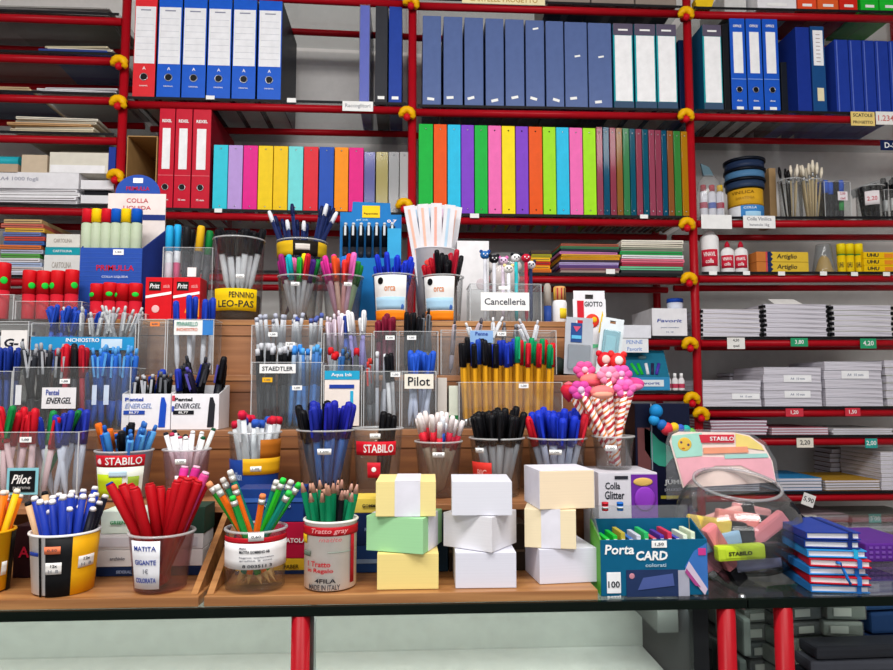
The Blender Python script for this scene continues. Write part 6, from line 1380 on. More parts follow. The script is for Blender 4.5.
for a in [(584, 369, 1.20, 'flower', '#e4589c', '#f4bcd4', 'striped pen with the pink flower standing furthest left at the top'), (568, 391, 1.18, 'berry', '#d82840', '#e86878', 'striped pen with the red berry leaning out furthest left'), (580, 389, 1.155, 'flower', '#d64aa0', '#e0b8d8', 'striped pen with the magenta flower in front of the berry'), (591, 379, 1.19, 'dough', '#f08078', '#e85868', 'striped pen with the coral bun between the flowers'), (602, 391, 1.15, 'dough', '#f47c7c', '#f8a890', 'striped pen with the coral bun in front'), (605, 359, 1.205, 'card', '#cc1c2c', '#f4c8c0', 'striped pen with the dark red square topper'), (618, 360, 1.20, 'card', '#e03030', '#f4e0d8', 'striped pen with the bright red face topper'), (608, 374, 1.175, 'flower', '#f490b4', '#f8c8d8', 'striped pen with the pale pink flower in the centre'), (621, 373, 1.18, 'flower', '#e85cb0', '#f0a8d0', 'striped pen with the pink flower below the red face'), (625, 387, 1.16, 'flower', '#f070b8', '#e850a0', 'striped pen with the pink flower to the right'), (633, 383, 1.195, 'dough', '#e84c94', '#f080b0', 'striped pen with the small pink bun furthest right'), (614, 388, 1.20, 'berry', '#e05878', '#f0a0b0', 'striped pen with the rose berry at the back')]:
    candy(*a)
sticker(c, -.1, .66, .018, .010)
Y = 1.235; x0, x1 = X(636, Y), X(691, Y); hw = (x1 - x0) / 2; h = Z(404, Y, 660) - ZG
o = thing('puzzle_box', 'navy box with a teal dinosaur shape behind the card holder display', 'box', ((x0 + x1) / 2, Y, ZG + .0006))
MB().box(-hw, hw, 0, .06, 0, h, M('#14182e', .4), .001).build('carton', o)
zz = lambda y: Z(y, Y, 660) - ZG; xx = lambda px: X(px, Y) - (x0 + x1) / 2
mb = MB(); mb.prism([(xx(645), zz(428)), (xx(652), zz(432)), (xx(660), zz(441)), (xx(674), zz(449)), (xx(688), zz(454)), (xx(689), zz(459)), (xx(678), zz(461)), (xx(673), zz(458)), (xx(669), zz(462)), (xx(665), zz(467)), (xx(659), zz(466)), (xx(652), zz(461)), (xx(645), zz(450))], -.0010, -.0002, M('#3c9c84', .5)); mb.build('dinosaur_shape', o)
MB().box(xx(638), xx(651), -.0010, -.0002, zz(470), zz(428), M('#6c4040', .5)).build('brown_picture', o)
lettering('JUMBO', xx(690) - xx(664), zz(480) - zz(486), WHITE, o, ((xx(690) + xx(664)) / 2, -.0006, zz(483)), bold=.02); lettering('puzzle', xx(684) - xx(664), zz(488) - zz(492), M('#a8a8b8', .5), o, ((xx(684) + xx(664)) / 2, -.0006, zz(490))); MB().box(xx(660), xx(688), -.001, -.0002, zz(499), zz(496), M('#d0c040', .5)).build('yellow_line', o)
MB().box(xx(651.6), xx(652.6), -.002, -.0003, zz(470), zz(404), M('#8c94a0', .3)).build('edge_strip', o)
o = thing('bead_caterpillar', 'toy caterpillar of coloured beads lying on top of the navy box', 'toy', (0, 0, 0))
for i, (px, py, r_, cl) in enumerate([(656, 411, .0125, '#1c80c0'), (654, 420, .010, '#2890d0'), (662, 425, .010, '#2468b0'), (667, 429, .012, '#d83848'), (674, 428, .010, '#e0b828'), (680, 429, .009, '#3858b8'), (686, 430, .009, '#28a8a0'), (691, 433, .009, '#60c028')]):
    p = at(px, py, 1.215); MB().ball((p.x, 1.215, p.z), r_, M(cl, .4), 1, .9, 1, 12).build('bead', o)
pa = [at(a, b, 1.222) for a, b in ((656, 411), (654, 420), (664, 427), (674, 429), (691, 433))]
MB().tube([(q.x, 1.222, q.z) for q in pa], .003, M('#24405c', .5), 6).build('string', o)

PYD[0] = 570
# ------------------------------------------------------------------ card holder display
Y = .972; x0, x1 = X(601, Y), X(708, Y); hw = (x1 - x0) / 2; xm = (x0 + x1) / 2
zz = lambda y: Z(y, Y, 654) - ZG
o = thing('card_holder_display', 'teal counter display of card holders marked Porta CARD with clear hood', 'card holder display', (xm, Y, ZG + .0006))
TL = M('#0f5c80', .4); hf = zz(540); dp = .055
fp = MB().box(-hw, hw, 0, .0025, 0, hf, TL, .0008).build('front_panel', o)
for s in (-1, 1): MB().prismx([(.003, 0), (dp, 0), (dp, hf * 1.25), (.003, hf)], min(s * hw, s * (hw - .0025)), max(s * hw, s * (hw - .0025)), M('#58a838' if s < 0 else '#0f5c80', .4)).build('side_panel', o)
MB().box(-hw + .003, hw - .003, .003, dp, 0, .003, TL).build('bottom_panel', o); MB().box(-hw + .003, hw - .003, dp + .0004, dp + .003, 0, hf * 1.25, TL).build('back_panel', o)
hd = MB()
hd.box(-hw + .003, hw - .003, dp + .0034, dp + .005, hf * .9, Z(506, Y + dp, 654) - ZG, CLEARD)
for s in (-1, 1): hd.prismx([(.006, hf + .001), (dp, hf * 1.25 + .001), (dp, Z(506, Y + dp, 654) - ZG), (dp * .75, Z(507, Y + dp, 654) - ZG)], min(s * hw, s * (hw - .0015)), max(s * hw, s * (hw - .0015)), CLEARD)
hd.build('clear_hood', o)
lettering('Porta', .042, .0135, WHITE, o, (-hw + .0275, -.0006, zz(549.5)), shear=.12, bold=.02); lettering('CARD', .046, .0130, WHITE, o, (-hw + .0735, -.0006, zz(556)), shear=.12, bold=.03); lettering('colorati', .030, .005, M('#a8c4d4', .5), o, (-hw + .079, -.0006, zz(565.5)))
l = MB().box(-hw + .008, -hw + .028, -.0010, -.0002, zz(593), zz(572), M('#f0f0f2', .5), .0005).build('count_plate', o); lettering('100', .0165, .009, INK, l, (-hw + .018, -.0014, zz(584))); lettering('pezzi', .019, .006, WHITE, o, (-hw + .018, -.0008, zz(597)), bold=.02)
l = MB().box(-hw + .036, hw - .044, -.0010, -.0002, zz(597), zz(570), M('#26365c', .45)).build('printed_wallet', o)
MB().ball((0, 0, 0), .004, M('#c88898', .5), 1, .1, 1).build('round_seal', l, (-hw + .044, -.0012, zz(576))); mb = MB(); mb.prism([(-hw + .052, zz(590)), (hw - .050, zz(586)), (hw - .052, zz(574)), (-hw + .060, zz(578))], -.0018, -.0011, M('#4c5c98', .5)); mb.build('printed_card', l)
MB().box(hw - .044, hw - .028, -.0010, -.0002, zz(597), zz(571), M('#a8a8b8', .45)).build('grey_card', o)
mb = MB(); mb.prism([(hw - .034, zz(568)), (hw - .020, zz(552)), (hw - .001, zz(544)), (hw - .001, zz(592))], -.0008, -.0002, M('#3c70b8', .45)); mb.build('blue_fan', o)
mb = MB(); mb.prism([(hw - .034, zz(571)), (hw - .028, zz(562)), (hw - .002, zz(590)), (hw - .006, zz(596))], -.0016, -.0009, M('#d0c0d4', .45)); mb.build('pale_card', o)
mb = MB(); mb.prism([(hw - .034, zz(573)), (hw - .032, zz(569)), (hw - .012, zz(588)), (hw - .020, zz(586))], -.0024, -.0017, M('#a84888', .45)); mb.build('violet_card', o)
MB().box(hw - .014, hw - .003, -.0016, -.0009, zz(556), zz(549), M('#c83c88', .45)).build('pink_patch', o)
l = MB().box(-.004, .018, -.0016, -.0008, zz(548), zz(541), TAGW, .0004).build('price_sticker', o); lettering('1,50', .013, .0045, M('#6a6a72', .6), l, (.007, -.002, zz(544.5)))
cc = [('#28c040', 'green'), ('#20b838', 'bright green'), ('#b8a840', 'mustard'), ('#3c6cb8', 'blue'), ('#c8ccd8', 'pale blue'), ('#30b868', 'sea green'), ('#c84860', 'rose'), ('#5838a0', 'violet'), ('#d03858', 'crimson'), ('#4848b0', 'indigo'), ('#e0ecd8', 'pale green'), ('#d8e4c8', 'light lime')]
for j, (cl, cn) in enumerate(cc):
    x = -hw + .012 + (2 * hw - .03) * j / 11.0
    o2 = thing('card_holder', f'{cn} card holder standing in the teal display', 'card holder', (xm + x, Y + .006, ZG + .0045), 0, 'card holders in the teal display')
    MB().box(-.0032, .0032, 0, .044, 0, hf * .96 + .004 * (j % 3), M(cl, .35), .0008).build('wallet', o2); MB().box(-.0024, .0024, -.0012, -.0003, hf * .7, hf * .95, M('#f0f0f0', .4)).build('white_edge', o2)
for px, cl, cn in ((605, '#c82838', 'red'), (620, '#2068c0', 'blue')):
    p1 = at(px, 502, Y + dp - .012)
    pen('marker', (cl, cl, '#c8ccd0'), Vector((p1.x, Y + dp - .012, ZG + .112)), p1, f'{cn} glue marker standing under the clear hood of the teal display', 'glue markers under the clear hood', 0, .55)

# ------------------------------------------------------------------ paper cubes
def cube(cx_, cy_, z, w_, d_, h, rz, col, label, band=None, bandcol='#e2e0ea', mid=None):
    o = thing('paper_cube', label, 'paper block', (cx_, cy_, z), rz, 'note paper cubes'); hw = w_ / 2; hd_ = d_ / 2
    pm = pages(col, '#%02x%02x%02x' % tuple(int(int(col[i:i + 2], 16) * .985) for i in (1, 3, 5)), 420)
    MB().box(-hw, hw, -hd_, hd_, 0, h, pm, .0006).build('pages', o)
    if band:
        a, b, vert = band; e = .0007; m = M(bandcol, .6)
        if vert: mb = MB().box(hw * a, hw * b, -hd_ - e, -hd_ - .0001, 0, h, m).box(hw * a, hw * b, -hd_ - e, hd_ + e, h + .0001, h + e, m).box(hw * a, hw * b, hd_ + .0001, hd_ + e, 0, h, m)
        else: mb = MB().box(-hw - e, -hw - .0001, hd_ * a, hd_ * b, 0, h, m).box(hw + .0001, hw + e, hd_ * a, hd_ * b, 0, h, m).box(-hw - e, hw + e, hd_ * a, hd_ * b, h + .0001, h + e, m)
        mb.build('paper_band', o)
    return o
def mid(px, Y): return X(px, Y, 550)
w_ = .0855; Y = .972 + w_ / 2; hc = 0.0485
k = lambda i: Z1 + .0003 + i * (hc + .001)
cube(mid(408, .972), Y, k(0), w_, w_, hc, .0, '#efd888', 'pale yellow paper cube at the bottom of the left stack')
cube(mid(405, .972), Y + .002, k(1), w_, w_, hc, -.36, '#a0d8a0', 'green paper cube turned askew in the left stack', (-.5, .5, False))
cube(mid(406.5, .972), Y + .003, k(2), w_ * .99, w_, hc, -.03, '#f0dc94', 'pale yellow paper cube with a white band on top of the left stack', (-.37, .48, True))
cube(mid(486.5, .972), Y, k(0), w_, w_, hc, -.02, '#dcdce8', 'white paper cube at the bottom of the middle stack')
cube(mid(484, .972), Y + .006, k(1), w_ * .94, w_ * .9, hc, -.62, '#e4e2e8', 'white paper cube turned corner forward in the middle stack')
cube(mid(484, .972), Y + .004, k(2), w_ * 1.0, w_, hc * .98, -.05, '#dedee8', 'white paper cube on top of the middle stack')
Y3 = Y + .012
cube(mid(566, .985), Y3 + .006, k(0), w_ * 1.0, w_, hc, .10, '#dcdcea', 'white paper cube at the bottom of the right stack')
cube(mid(558, .985), Y3 + .004, k(1), w_ * .86, w_, hc * 1.12, -.24, '#f0dfba', 'cream paper cube with a wide white band in the right stack', (-.35, .40, True))
cube(mid(566, .985), Y3 + .006, k(2) + hc * .12, w_ * .96, w_, hc * 1.12, .10, '#f2dcbc', 'peach paper cube on top of the right stack', (-.98, .9, False), '#e2e0ea')

# ------------------------------------------------------------------ front row
YE = 1.0
c = inb(cup('pencil_cup', -40, 12.5, 530, YE, Z1, .86, 'yellow cup of orange pencils cut by the left frame edge', M('#ecb018', .45)), 'in the yellow cup at the left edge')
arc(c, .84, 1, 0, 1, M('#1c1c1e', .45), 'black_panel'); arc(c, .58, .76, .28, .5, TAGW, 'paper_tag', .001)
fill(c, [(6, 'stick', ('#f0b81c', '#f4ecd8'), 'golden pencil'), (3, 'stick', ('#a02878', '#f0e0ec'), 'magenta pencil'), (5, 'thick', ('#f08c1c', '#f0dcc8'), 'thick orange pencil'), (4, 'stick', ('#e04818', '#f0d8d0'), 'red orange pencil'), (3, 'stick', ('#f07818', '#f4e4d8'), 'orange pencil'), (2, 'stick', ('#f0c01c', '#f4ecd8'), 'yellow pencil')], 488, 503, lean=1.5, xy=1.1)
c = inb(cup('pencil_cup', 33, 97.5, 530, YE, Z1, .87, 'white, black and yellow striped cup of blue and wooden pencils', M('#f0eeee', .45)), 'in the black and yellow striped cup')
arc(c, -.70, -.64, 0, .97, BLACK, 'black_line'); arc(c, -.52, .22, 0, .97, M('#18181a', .45), 'black_panel'); arc(c, .22, 1, 0, .97, M('#eeae18', .45), 'yellow_panel')
arc(c, -.95, -.72, .66, .72, BLUEINK, 'blue_mark', .0006); sticker(c, -.32, .77, .019, .010, M('#f08058', .5), '0,50', .0026)
for u, f in ((-.28, .47), (.62, .53)):
    arc(c, u - .22, u + .22, f - .095, f + .095, M('#ece8e4', .5), 'paper_tag', .0016); arctext(c, '12x', u - .08, u + .10, f + .02, f + .07, INK, .0026); arctext(c, 'H  B', u - .14, u + .14, f - .07, f - .02, M('#8a8a90', .5), .0026)
fill(c, [(5, 'stick', ('#d8b088', '#1c1c20'), 'bare wood pencil with black end'), (1, 'stick', ('#d4ac84', '#24408c'), 'bare wood pencil with blue end'), (26, 'stick', ('#2038a0', '#f0ecec'), 'blue pencil with white end'), (3, 'stick', ('#1c1c28', '#e8e4e4'), 'black pencil with white end')], 488, 508, lean=1.15, xy=1.12)
# red pencils
c = inb(cup('pencil_cup', 130.5, 194, 531, YE, Z1, .80, 'clear cup of thick red pencils with a handwritten white card', clear('#f8e6e8', .03, .25)), 'in the clear cup with the handwritten card')
arc(c, -.86, -.05, .10, .93, M('#ecebf0', .55), 'paper_card', .0010, .0008)
for s, f in (('MATITA', .76), ('GIGANTE', .52), ('1€', .37), ('COLORATA', .21)): arctext(c, s, -.78 if len(s) > 3 else -.55, -.16 if len(s) > 3 else -.4, f, f + .085, BLUEINK if len(s) > 3 else M('#8a8a92', .6), .0024)
def lean_in(c, lst, grp, base=.0, floor=.007, lim_off=.008):
    for i, (px, py, kind, cols, desc, dy, xy) in enumerate(lst):
        p1 = at(px, py, c['Y'] + dy); zr = c['zb'] + c['h']
        p0 = Vector((c['x'] + (p1.x - c['x']) * base, c['Y'] + dy * .55, c['zb'] + floor))
        lim = math.sqrt(max(1e-6, (c['rb'] - lim_off) ** 2 - (dy * .55) ** 2)); p0.x = c['x'] + max(-lim, min(lim, p0.x - c['x']))
        f = (zr - p0.z) / (p1.z - p0.z); lr = math.sqrt(max(1e-6, (c['rt'] - lim_off) ** 2 - dy ** 2)); x = p0.x + (p1.x - p0.x) * f
        if abs(x - c['x']) > lr:
            x = c['x'] + math.copysign(lr, x - c['x']); p1 = Vector((x + (x - p0.x) * (1 - f) / f, p1.y, p1.z))
        pen(kind, cols, p0, p1, desc, grp, R.uniform(-.4, .4), xy)
RP = ('#b8141e', '#c82028')
lst = [(104, 483, 'thick', ('#b8141e', '#2438a0'), 'thick red pencil with a long blue end leaning left out of the clear cup', -.012, 1.1)]
for j, (px, py, dy) in enumerate([(122, 484, .0), (129, 484, .012), (134, 487, -.02), (149.5, 483, .018), (178, 480, .0), (183, 476, .014), (188, 478, -.016), (194, 477, .004), (199, 480, -.006), (204, 484, .012), (160, 486, .03), (172, 488, .026)]):
    lst.append((px, py, 'thick', RP, 'thick red pencil leaning ' + ('left' if px < 155 else 'right') + ' in the clear cup with the handwritten card', dy, 1.25))
for px, py, dy, cl in [(185, 466, .024, '#d83c98'), (197, 466, .02, '#c83088'), (206, 472, .0, '#d84890')]:
    lst.append((px, py, 'thick', (cl, '#f0c0d8'), 'thick pink pencil at the right of the cup with the handwritten card', dy, 1.1))
lean_in(c, lst, 'thick pencils in the cup with the handwritten card', -.08)
# clear cup with eraser topped pencils
c = inb(cup('pencil_cup', 226, 286.5, 527, YE, Z1, .98, 'clear cup with a red edged white label holding eraser topped pencils', clear('#ffffff', .015, .3)), 'in the clear cup with the white label')
arc(c, -.97, .97, .40, .82, M('#efecec', .5), 'paper_label', .0006); arc(c, -.97, .97, .82, .91, M('#c01c28', .45), 'red_band', .0006)
for s, u0, u1, f, h_ in (('Matite', -.5, -.3, .73, .035), ('MATITA GOMMINO HB', -.5, .42, .66, .05), ('legno colorato', -.5, .55, .58, .03), ('grafite 2 mm', -.5, .5, .53, .03), ('8 003511 3', -.4, .5, .43, .05)): arctext(c, s, u0, u1, f, f + h_, INK if h_ > .04 else M('#8a8a92', .6), .0016)
sticker(c, .0, .93, .020, .011, None, '0,60', .0016)
g_, t_, o_ = '#28a030', '#14806c', '#e86818'
lst = []
for px, py, sh, er, cn, dy in [(208, 482, g_, '#f0a070', 'green pencil with peach eraser', -.01), (216, 485, o_, '#e8e4de', 'orange pencil with white eraser', -.022), (229.5, 470, t_, '#ece8e2', 'tall teal pencil with white eraser', .018), (234, 485, o_, '#f09060', 'orange pencil with orange eraser', .0), (232, 496, '#20903c', '#30d050', 'green pencil with bright green eraser', -.03), (263, 494, o_, '#f08850', 'short orange pencil with orange eraser', -.028), (277, 480, t_, '#e8e4de', 'teal pencil with white eraser', .008), (284, 478, '#2cb028', '#38d850', 'light green pencil with green eraser', -.004), (292, 480, t_, '#e4e0dc', 'dark teal pencil with off white eraser', .02), (300, 483, '#28a83c', '#34d44c', 'green pencil with vivid green eraser', .004), (290, 491, t_, '#40d058', 'teal pencil with green eraser', -.02), (222, 478, '#1c8c58', '#e8e0d8', 'sea green pencil with white eraser', .028)]:
    lst.append((px, py, 'pencil', (sh, er), cn + ' in the cup with the white label', dy, 1.25))
lean_in(c, lst, 'eraser topped pencils in the cup with the white label', -.45)
# white tin with sharpened green pencils
c = inb(cup('pencil_tin', 304.5, 357.5, 518, YE, Z1, .985, 'white tin with a red top band holding sharpened green pencils', M('#f6f1ea', .45)), 'in the white tin with the red band')
arc(c, -1, 1, .80, .93, M('#bc1824', .45), 'red_band', .0006); arctext(c, 'Tratto gray', -.7, .6, .82, .91, M('#e8a0a0', .5), .0016, shear=.3); arctext(c, 'matite', -.4, .4, .72, .78, M('#d08888', .5), .0012, shear=.3)
for s, u0, u1, f, cm in (('1 Tratto', -.8, .0, .36, REDINK), ('in Regalo', -.8, .1, .26, REDINK), ('4FILA', -.55, .2, .13, INK), ('MADE IN ITALY', -.75, .35, .03, M('#4a4a50', .5))): arctext(c, s, u0, u1, f, f + .075 if cm is not INK else f + .06, cm, .0012)
arc(c, .72, .84, .10, .8, M('#b01c28', .45), 'printed_pencil', .0007); arc(c, -.98, -.85, .68, .80, M('#e8c020', .45), 'yellow_mark', .0007)
arc(c, -.1, .7, .56, .575, M('#9ca89c', .5), 'printed_swirl', .0007); arc(c, -.95, -.72, .50, .57, M('#6a7a6a', .5), 'small_print', .0007)
fill(c, [(15, 'sharp', ('#128458', '#e0a890'), 'sharpened green pencil'), (3, 'sharp', ('#17181c', '#d8a090'), 'sharpened black pencil'), (6, 'sharp', ('#178a5e', '#e4b0a0'), 'sharpened light green pencil')], 478, 490, lean=1.45, xy=1.2)

# ------------------------------------------------------------------ round bowl of highlighters
xb = X(741, 1.10, 540); yb = 1.108
bowl = thing('highlighter_bowl', 'round clear plastic bowl full of highlighters with a pastel header card', 'bowl', (xb, yb, ZG + .0008))
cz = .066
prof = [(.046, .0005), (.060, .003), (.076, .012), (.088, .027), (.0955, .044), (.099, .0625), (.0985, .078), (.095, .094), (.088, .109), (.077, .123), (.067, .131), (.066, .136)]
# smooth the profile
def cat(P, n=4):
    out = []
    for i in range(len(P) - 1):
        p0, p1, p2, p3 = P[max(0, i - 1)], P[i], P[i + 1], P[min(len(P) - 1, i + 2)]
        for k_ in range(n):
            t = k_ / n; f_ = lambda a, b, c_, d: .5 * (2 * b + (c_ - a) * t + (2 * a - 5 * b + 4 * c_ - d) * t * t + (3 * b - a - 3 * c_ + d) * t ** 3)
            out.append((f_(p0[0], p1[0], p2[0], p3[0]), f_(p0[1], p1[1], p2[1], p3[1])))
    return out + [P[-1]]
BOWL = clear('#f6f7f8', .016, .55, .04, '#ffffff', .28)
def slope(mb):
    for v in mb.bm.verts: v.co.z += v.co.y * .26 * max(0, min(1, v.co.z / .13)) ** 1.5
    return mb
slope(MB().lathe(cat(prof), BOWL, 48, capb=True, capt=False)).build('shell', bowl)
slope(MB().lathe([(r_ - .0028, z_ + .0028) for r_, z_ in cat(prof)[:-3]], BOWL, 48, capb=True, capt=False)).build('inner_wall', bowl)
slope(MB().tube([(.067 * math.cos(k_ * math.pi / 24), .067 * math.sin(k_ * math.pi / 24), .137) for k_ in range(49)], .0024, clear('#e8eaee', .16, .5, .06, '#ffffff', .4), 8)).build('rim', bowl)
# header card standing behind the opening
Yh = yb + .066; zz = lambda y: Z(y, Yh, 720) - ZG; xx = lambda px: X(px, Yh, 450) - xb
pts = [(xx(682), zz(488)), (xx(775), zz(483)), (xx(772), zz(462)), (xx(764), zz(446)), (xx(750), zz(436)), (xx(735), zz(433)), (xx(680), zz(432)), (xx(673), zz(435)), (xx(670), zz(442))]
hc_ = MB().prism(pts, .066, .0685, M('#f0dcd4', .5)).build('header_card', bowl)
def hp(pts, col, nm_, e=0):
    mb = MB(); mb.prism([(xx(a), zz(b)) for a, b in pts], .0648 - e, .0656 - e, M(col, .5)); return mb.build(nm_, hc_)
hp([(672, 444), (672, 436), (702, 433), (702, 456), (676, 458)], '#a8dccc', 'mint_patch'); hp([(736, 434), (749, 437), (761, 446), (764, 451), (736, 447)], '#f0d880', 'yellow_patch'); hp([(676, 459), (704, 457), (770, 459), (774, 482), (740, 466), (715, 466), (700, 472), (683, 487)], '#f0b0bc', 'pink_patch')
hp([(699, 435), (734, 435), (734, 443), (701, 443)], '#d03848', 'red_band', .001); lettering('STABILO', xx(732) - xx(708), zz(437) - zz(441), WHITE, hc_, ((xx(720) + xx(732)) / 2 - .008, .0630, zz(439)))
hp([(703, 448), (747, 447), (748, 453), (703, 454)], '#f0a080', 'orange_strip', .001); hp([(724, 455), (766, 454), (768, 458), (724, 459)], '#a8d8d0', 'mint_strip', .001)
mb = MB(); mb.ball((xx(684.5), .0648, zz(444.5)), .0125, M('#e8c050', .5), 1, .06, .95, 16).ball((xx(681), .0640, zz(442.5)), .0022, M('#6a4868', .5), 1, .2, 1, 8).ball((xx(688), .0640, zz(445)), .0022, M('#6a4868', .5), 1, .2, 1, 8).ball((xx(683), .0640, zz(448.5)), .0018, M('#c87030', .5), 1.6, .2, .8, 8); mb.build('round_picture', hc_)
# clear sheath of the header card
MB().prism([(xx(666), zz(500)), (xx(780), zz(492)), (xx(777), zz(462)), (xx(767), zz(443)), (xx(751), zz(433)), (xx(735), zz(430.5)), (xx(680), zz(429.5)), (xx(670), zz(433)), (xx(667), zz(442))], .0690, .0702, clear('#f0f2f4', .05, .4)).build('clear_backing', bowl)
HL = {}
def highlighter(px, py, dY, ang_, yaw, body, cap, label, L_=.10, txt=False):
    L_ *= 1.1
    p = at(px, py, yb + dY)
    # keep it inside the shell
    v = Vector((p.x - xb, dY, p.z - ZG - cz))
    v.z = max(-.040, min(.05, v.z)); lim = .084 * math.sqrt(max(.1, 1 - (v.z / .075) ** 2)); l2 = math.hypot(v.x, v.y)
    if l2 > lim: v.x *= lim / l2; v.y *= lim / l2
    o = thing('highlighter_pen', label, 'highlighter', (xb + v.x, yb + v.y, ZG + .0008 + cz + v.z), 0, 'highlighters in the round bowl')
    o.rotation_euler = (0, -ang_, yaw)
    key = (body, cap, L_)
    if key not in HL:
        b_ = MB().box(-L_ * .5, L_ * .24, -.0085, .0085, -.0115, .0115, M(body, .35), .0045).mesh('barrel'); c_ = MB().box(L_ * .243, L_ * .5, -.0080, .0080, -.0110, .0110, M(cap, .35), .003).mesh('cap')
        HL[key] = (b_, c_)
    for n_, me in zip(('barrel', 'cap'), HL[key]):
        q = bpy.data.objects.new(n_, me); COL.objects.link(q); q.parent = o
    if txt:
        l = MB().box(-L_ * .38, L_ * .06, -.0093, -.0086, -.006, .006, M(body, .35)).build('label', o); lettering('STABILO', L_ * .36, .006, M('#3a3c24', .5), l, (-L_ * .16, -.0098, 0), bold=.03)
BK = '#1c1c20'
hs = [(748, 552, -.078, .05, 0, '#c4dc38', BK, 'lime highlighter lying level at the front of the bowl', .092, True), (722, 556, -.066, -1.0, .2, '#f08c90', BK, 'salmon pink highlighter slanting down at the bowl front left', .094), (765, 570, -.055, .12, 0, '#a8a8c8', BK, 'lilac grey highlighter low in the bowl', .09), (778, 574, -.03, .15, .3, '#c0d040', BK, 'yellow green highlighter at the bowl bottom', .08), (774, 524, -.04, .62, 0, '#f09098', BK, 'pink highlighter slanting upwards at the right of the pile', .08), (744, 520, -.02, -.15, 0, '#f49890', BK, 'coral highlighter on top of the pile', .085), (716, 526, -.04, -.15, 0, '#f0d060', BK, 'pale yellow highlighter at the upper left of the pile', .085), (726, 540, -.045, .2, .1, '#a8ccec', BK, 'pale blue highlighter half hidden behind the salmon pink one', .085), (712, 568, -.035, -.8, 0, '#e8a0a8', '#7c4c54', 'dusty pink highlighter low at the left of the bowl', .08), (790, 536, -.01, .9, 0, '#f08cac', BK, 'rose highlighter against the right bowl wall', .07), (760, 538, -.03, .1, .1, '#242428', BK, 'black highlighter behind the lime one', .09), (780, 548, -.03, .5, .2, '#2a2a2e', BK, 'black highlighter at the right of the lime one', .08), (736, 533, .0, .5, .3, '#f0c890', BK, 'peach highlighter in the middle of the pile', .085), (752, 528, .02, -.4, .2, '#30302e', BK, 'dark highlighter at the back of the pile', .085), (715, 548, .0, .6, .3, '#e8d838', BK, 'bright yellow highlighter at the back left of the pile', .08), (770, 560, .01, -.2, .2, '#98c4e4', BK, 'sky blue highlighter deep in the pile', .085), (740, 574, .0, .1, .1, '#2a2a2c', BK, 'black highlighter at the bowl bottom', .08),
      (720, 572, -.03, .35, .2, '#f09aa8', BK, 'pale rose highlighter at the bowl bottom left', .08), (756, 577, -.045, -.1, 0, '#98a83c', BK, 'olive lime highlighter under the lilac grey one', .08), (730, 516, .01, .2, .3, '#f4b8b0', BK, 'light salmon highlighter at the top left of the pile', .085), (784, 558, -.03, -.3, .2, '#8cbce0', BK, 'light blue highlighter at the right bowl bottom', .08),
      (757, 514, .03, -.2, .2, '#e8a0a0', BK, 'faded pink highlighter at the very top back', .085), (712, 538, -.01, .3, .4, '#2a2a2e', BK, 'black highlighter at the left bowl wall', .08), (796, 546, .01, -.8, .2, '#26262a', BK, 'black highlighter at the right bowl wall', .075), (748, 562, .03, .3, .4, '#f0c8a0', BK, 'apricot highlighter deep in the bowl', .085), (738, 530, .04, -.3, 0, '#d8d040', BK, 'mustard yellow highlighter at the back of the pile', .085)]
for a in hs: highlighter(*a)
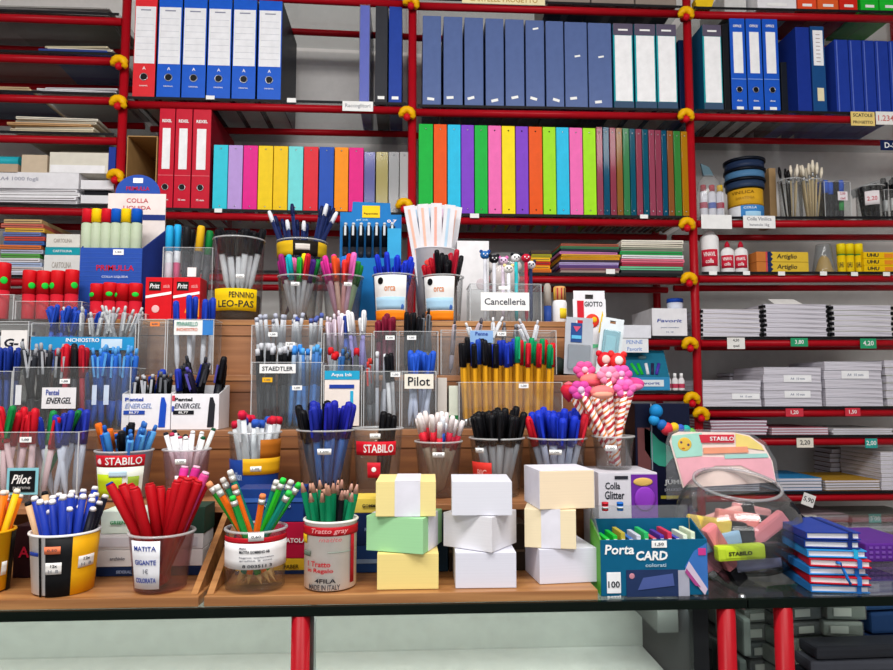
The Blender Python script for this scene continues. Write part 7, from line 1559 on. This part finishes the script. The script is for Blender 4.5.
# things seen through the bowl
# ------------------------------------------------------------------ notebooks
NB = [('#2c78c0', '#f0eef0', 'bright blue notebook at the very bottom of the notebook stack'), ('#c0182c', '#f0eef0', 'red edged notebook above the bottom blue one'), ('#2a80cc', '#f0eef0', 'bright blue notebook in the middle of the notebook stack'), ('#c41c30', '#f0eef0', 'red edged notebook with a blue ribbon'), ('#2c8cd0', '#e0e8f4', 'light blue notebook with a teal elastic band'), ('#1c3880', '#e8e4ea', 'navy notebook second from the top'), ('#203c94', '#f0eef0', 'navy notebook on top of the notebook stack')]
xn, yn = X(849, .96, 560), .966; z = ZG + .0008; hn = .0120
for j, (cl, pg, lb) in enumerate(NB):
    s = 1 if j < 5 else .94
    o = thing('notebook', lb, 'notebook', (xn + [.000, .004, -.002, .006, .0, -.003, -.004][j], yn + [0, -.003, .002, -.004, .002, .003, .004][j] * 1.0 + .066, z), [-.14, -.22, -.12, -.24, -.16, -.18, -.12][j], 'notebooks with elastic bands')
    hw, hd_ = .041 * s, .064 * s; cm = M(cl, .42)
    MB().box(-hw, hw, -hd_, hd_, 0, .0018, cm, .0006).box(-hw, hw, -hd_, hd_, hn - .0030, hn - .0012, cm, .0006).box(-hw, -hw + .0018, -hd_, hd_, .0019, hn - .0031, cm).build('cover', o)
    MB().box(-hw + .002, hw - .0025, -hd_ + .0025, hd_ - .0025, .0019, hn - .0031, pages('#f0eef0', '#cfc8cc', 400)).build('pages', o)
    eb = M('#1a2c6c' if j > 4 else ('#28a8d0' if j == 4 else '#2468b8'), .5); u = hw * .62
    MB().box(u - .003, u + .003, -hd_ - .0008, -hd_ - .0001, -.0004, hn - .0008, eb).box(u - .003, u + .003, -hd_ - .0008, hd_ + .0008, hn - .0011, hn - .0005, eb).build('elastic_band', o)
    if j == 3: MB().tube([(-hw * .1, -hd_ + .004, hn * .5), (-hw * .05, -hd_ - .006, hn * .6), (0, -hd_ - .010, 0), (hw * .12, -hd_ - .011, -hn * 1.1), (hw * .22, -hd_ - .009, -hn * 1.7)], .0022, M('#2478d0', .4), 6).build('ribbon', o)
    z += hn + .0002
x0, x1 = X(872, 1.12, 560), X(930, 1.12, 560)
o = thing('mesh_box', 'purple perforated box beside the notebook stack', 'box', ((x0 + x1) / 2, 1.17, ZG + .0008)); hw = (x1 - x0) / 2; h = Z(546, 1.12, 890) - ZG
MB().box(-hw, hw, -.035, .10, 0, h, M('#5c2c8c', .45), .003).build('body', o)
mb = MB()
for a in range(8):
    for b in range(3): mb.box(-hw + .006 + a * .011, -hw + .012 + a * .011, -.0362, -.0352, h * (.2 + .26 * b), h * (.2 + .26 * b) + h * .12, M('#7c50ac', .45))
mb.build('perforation', o)
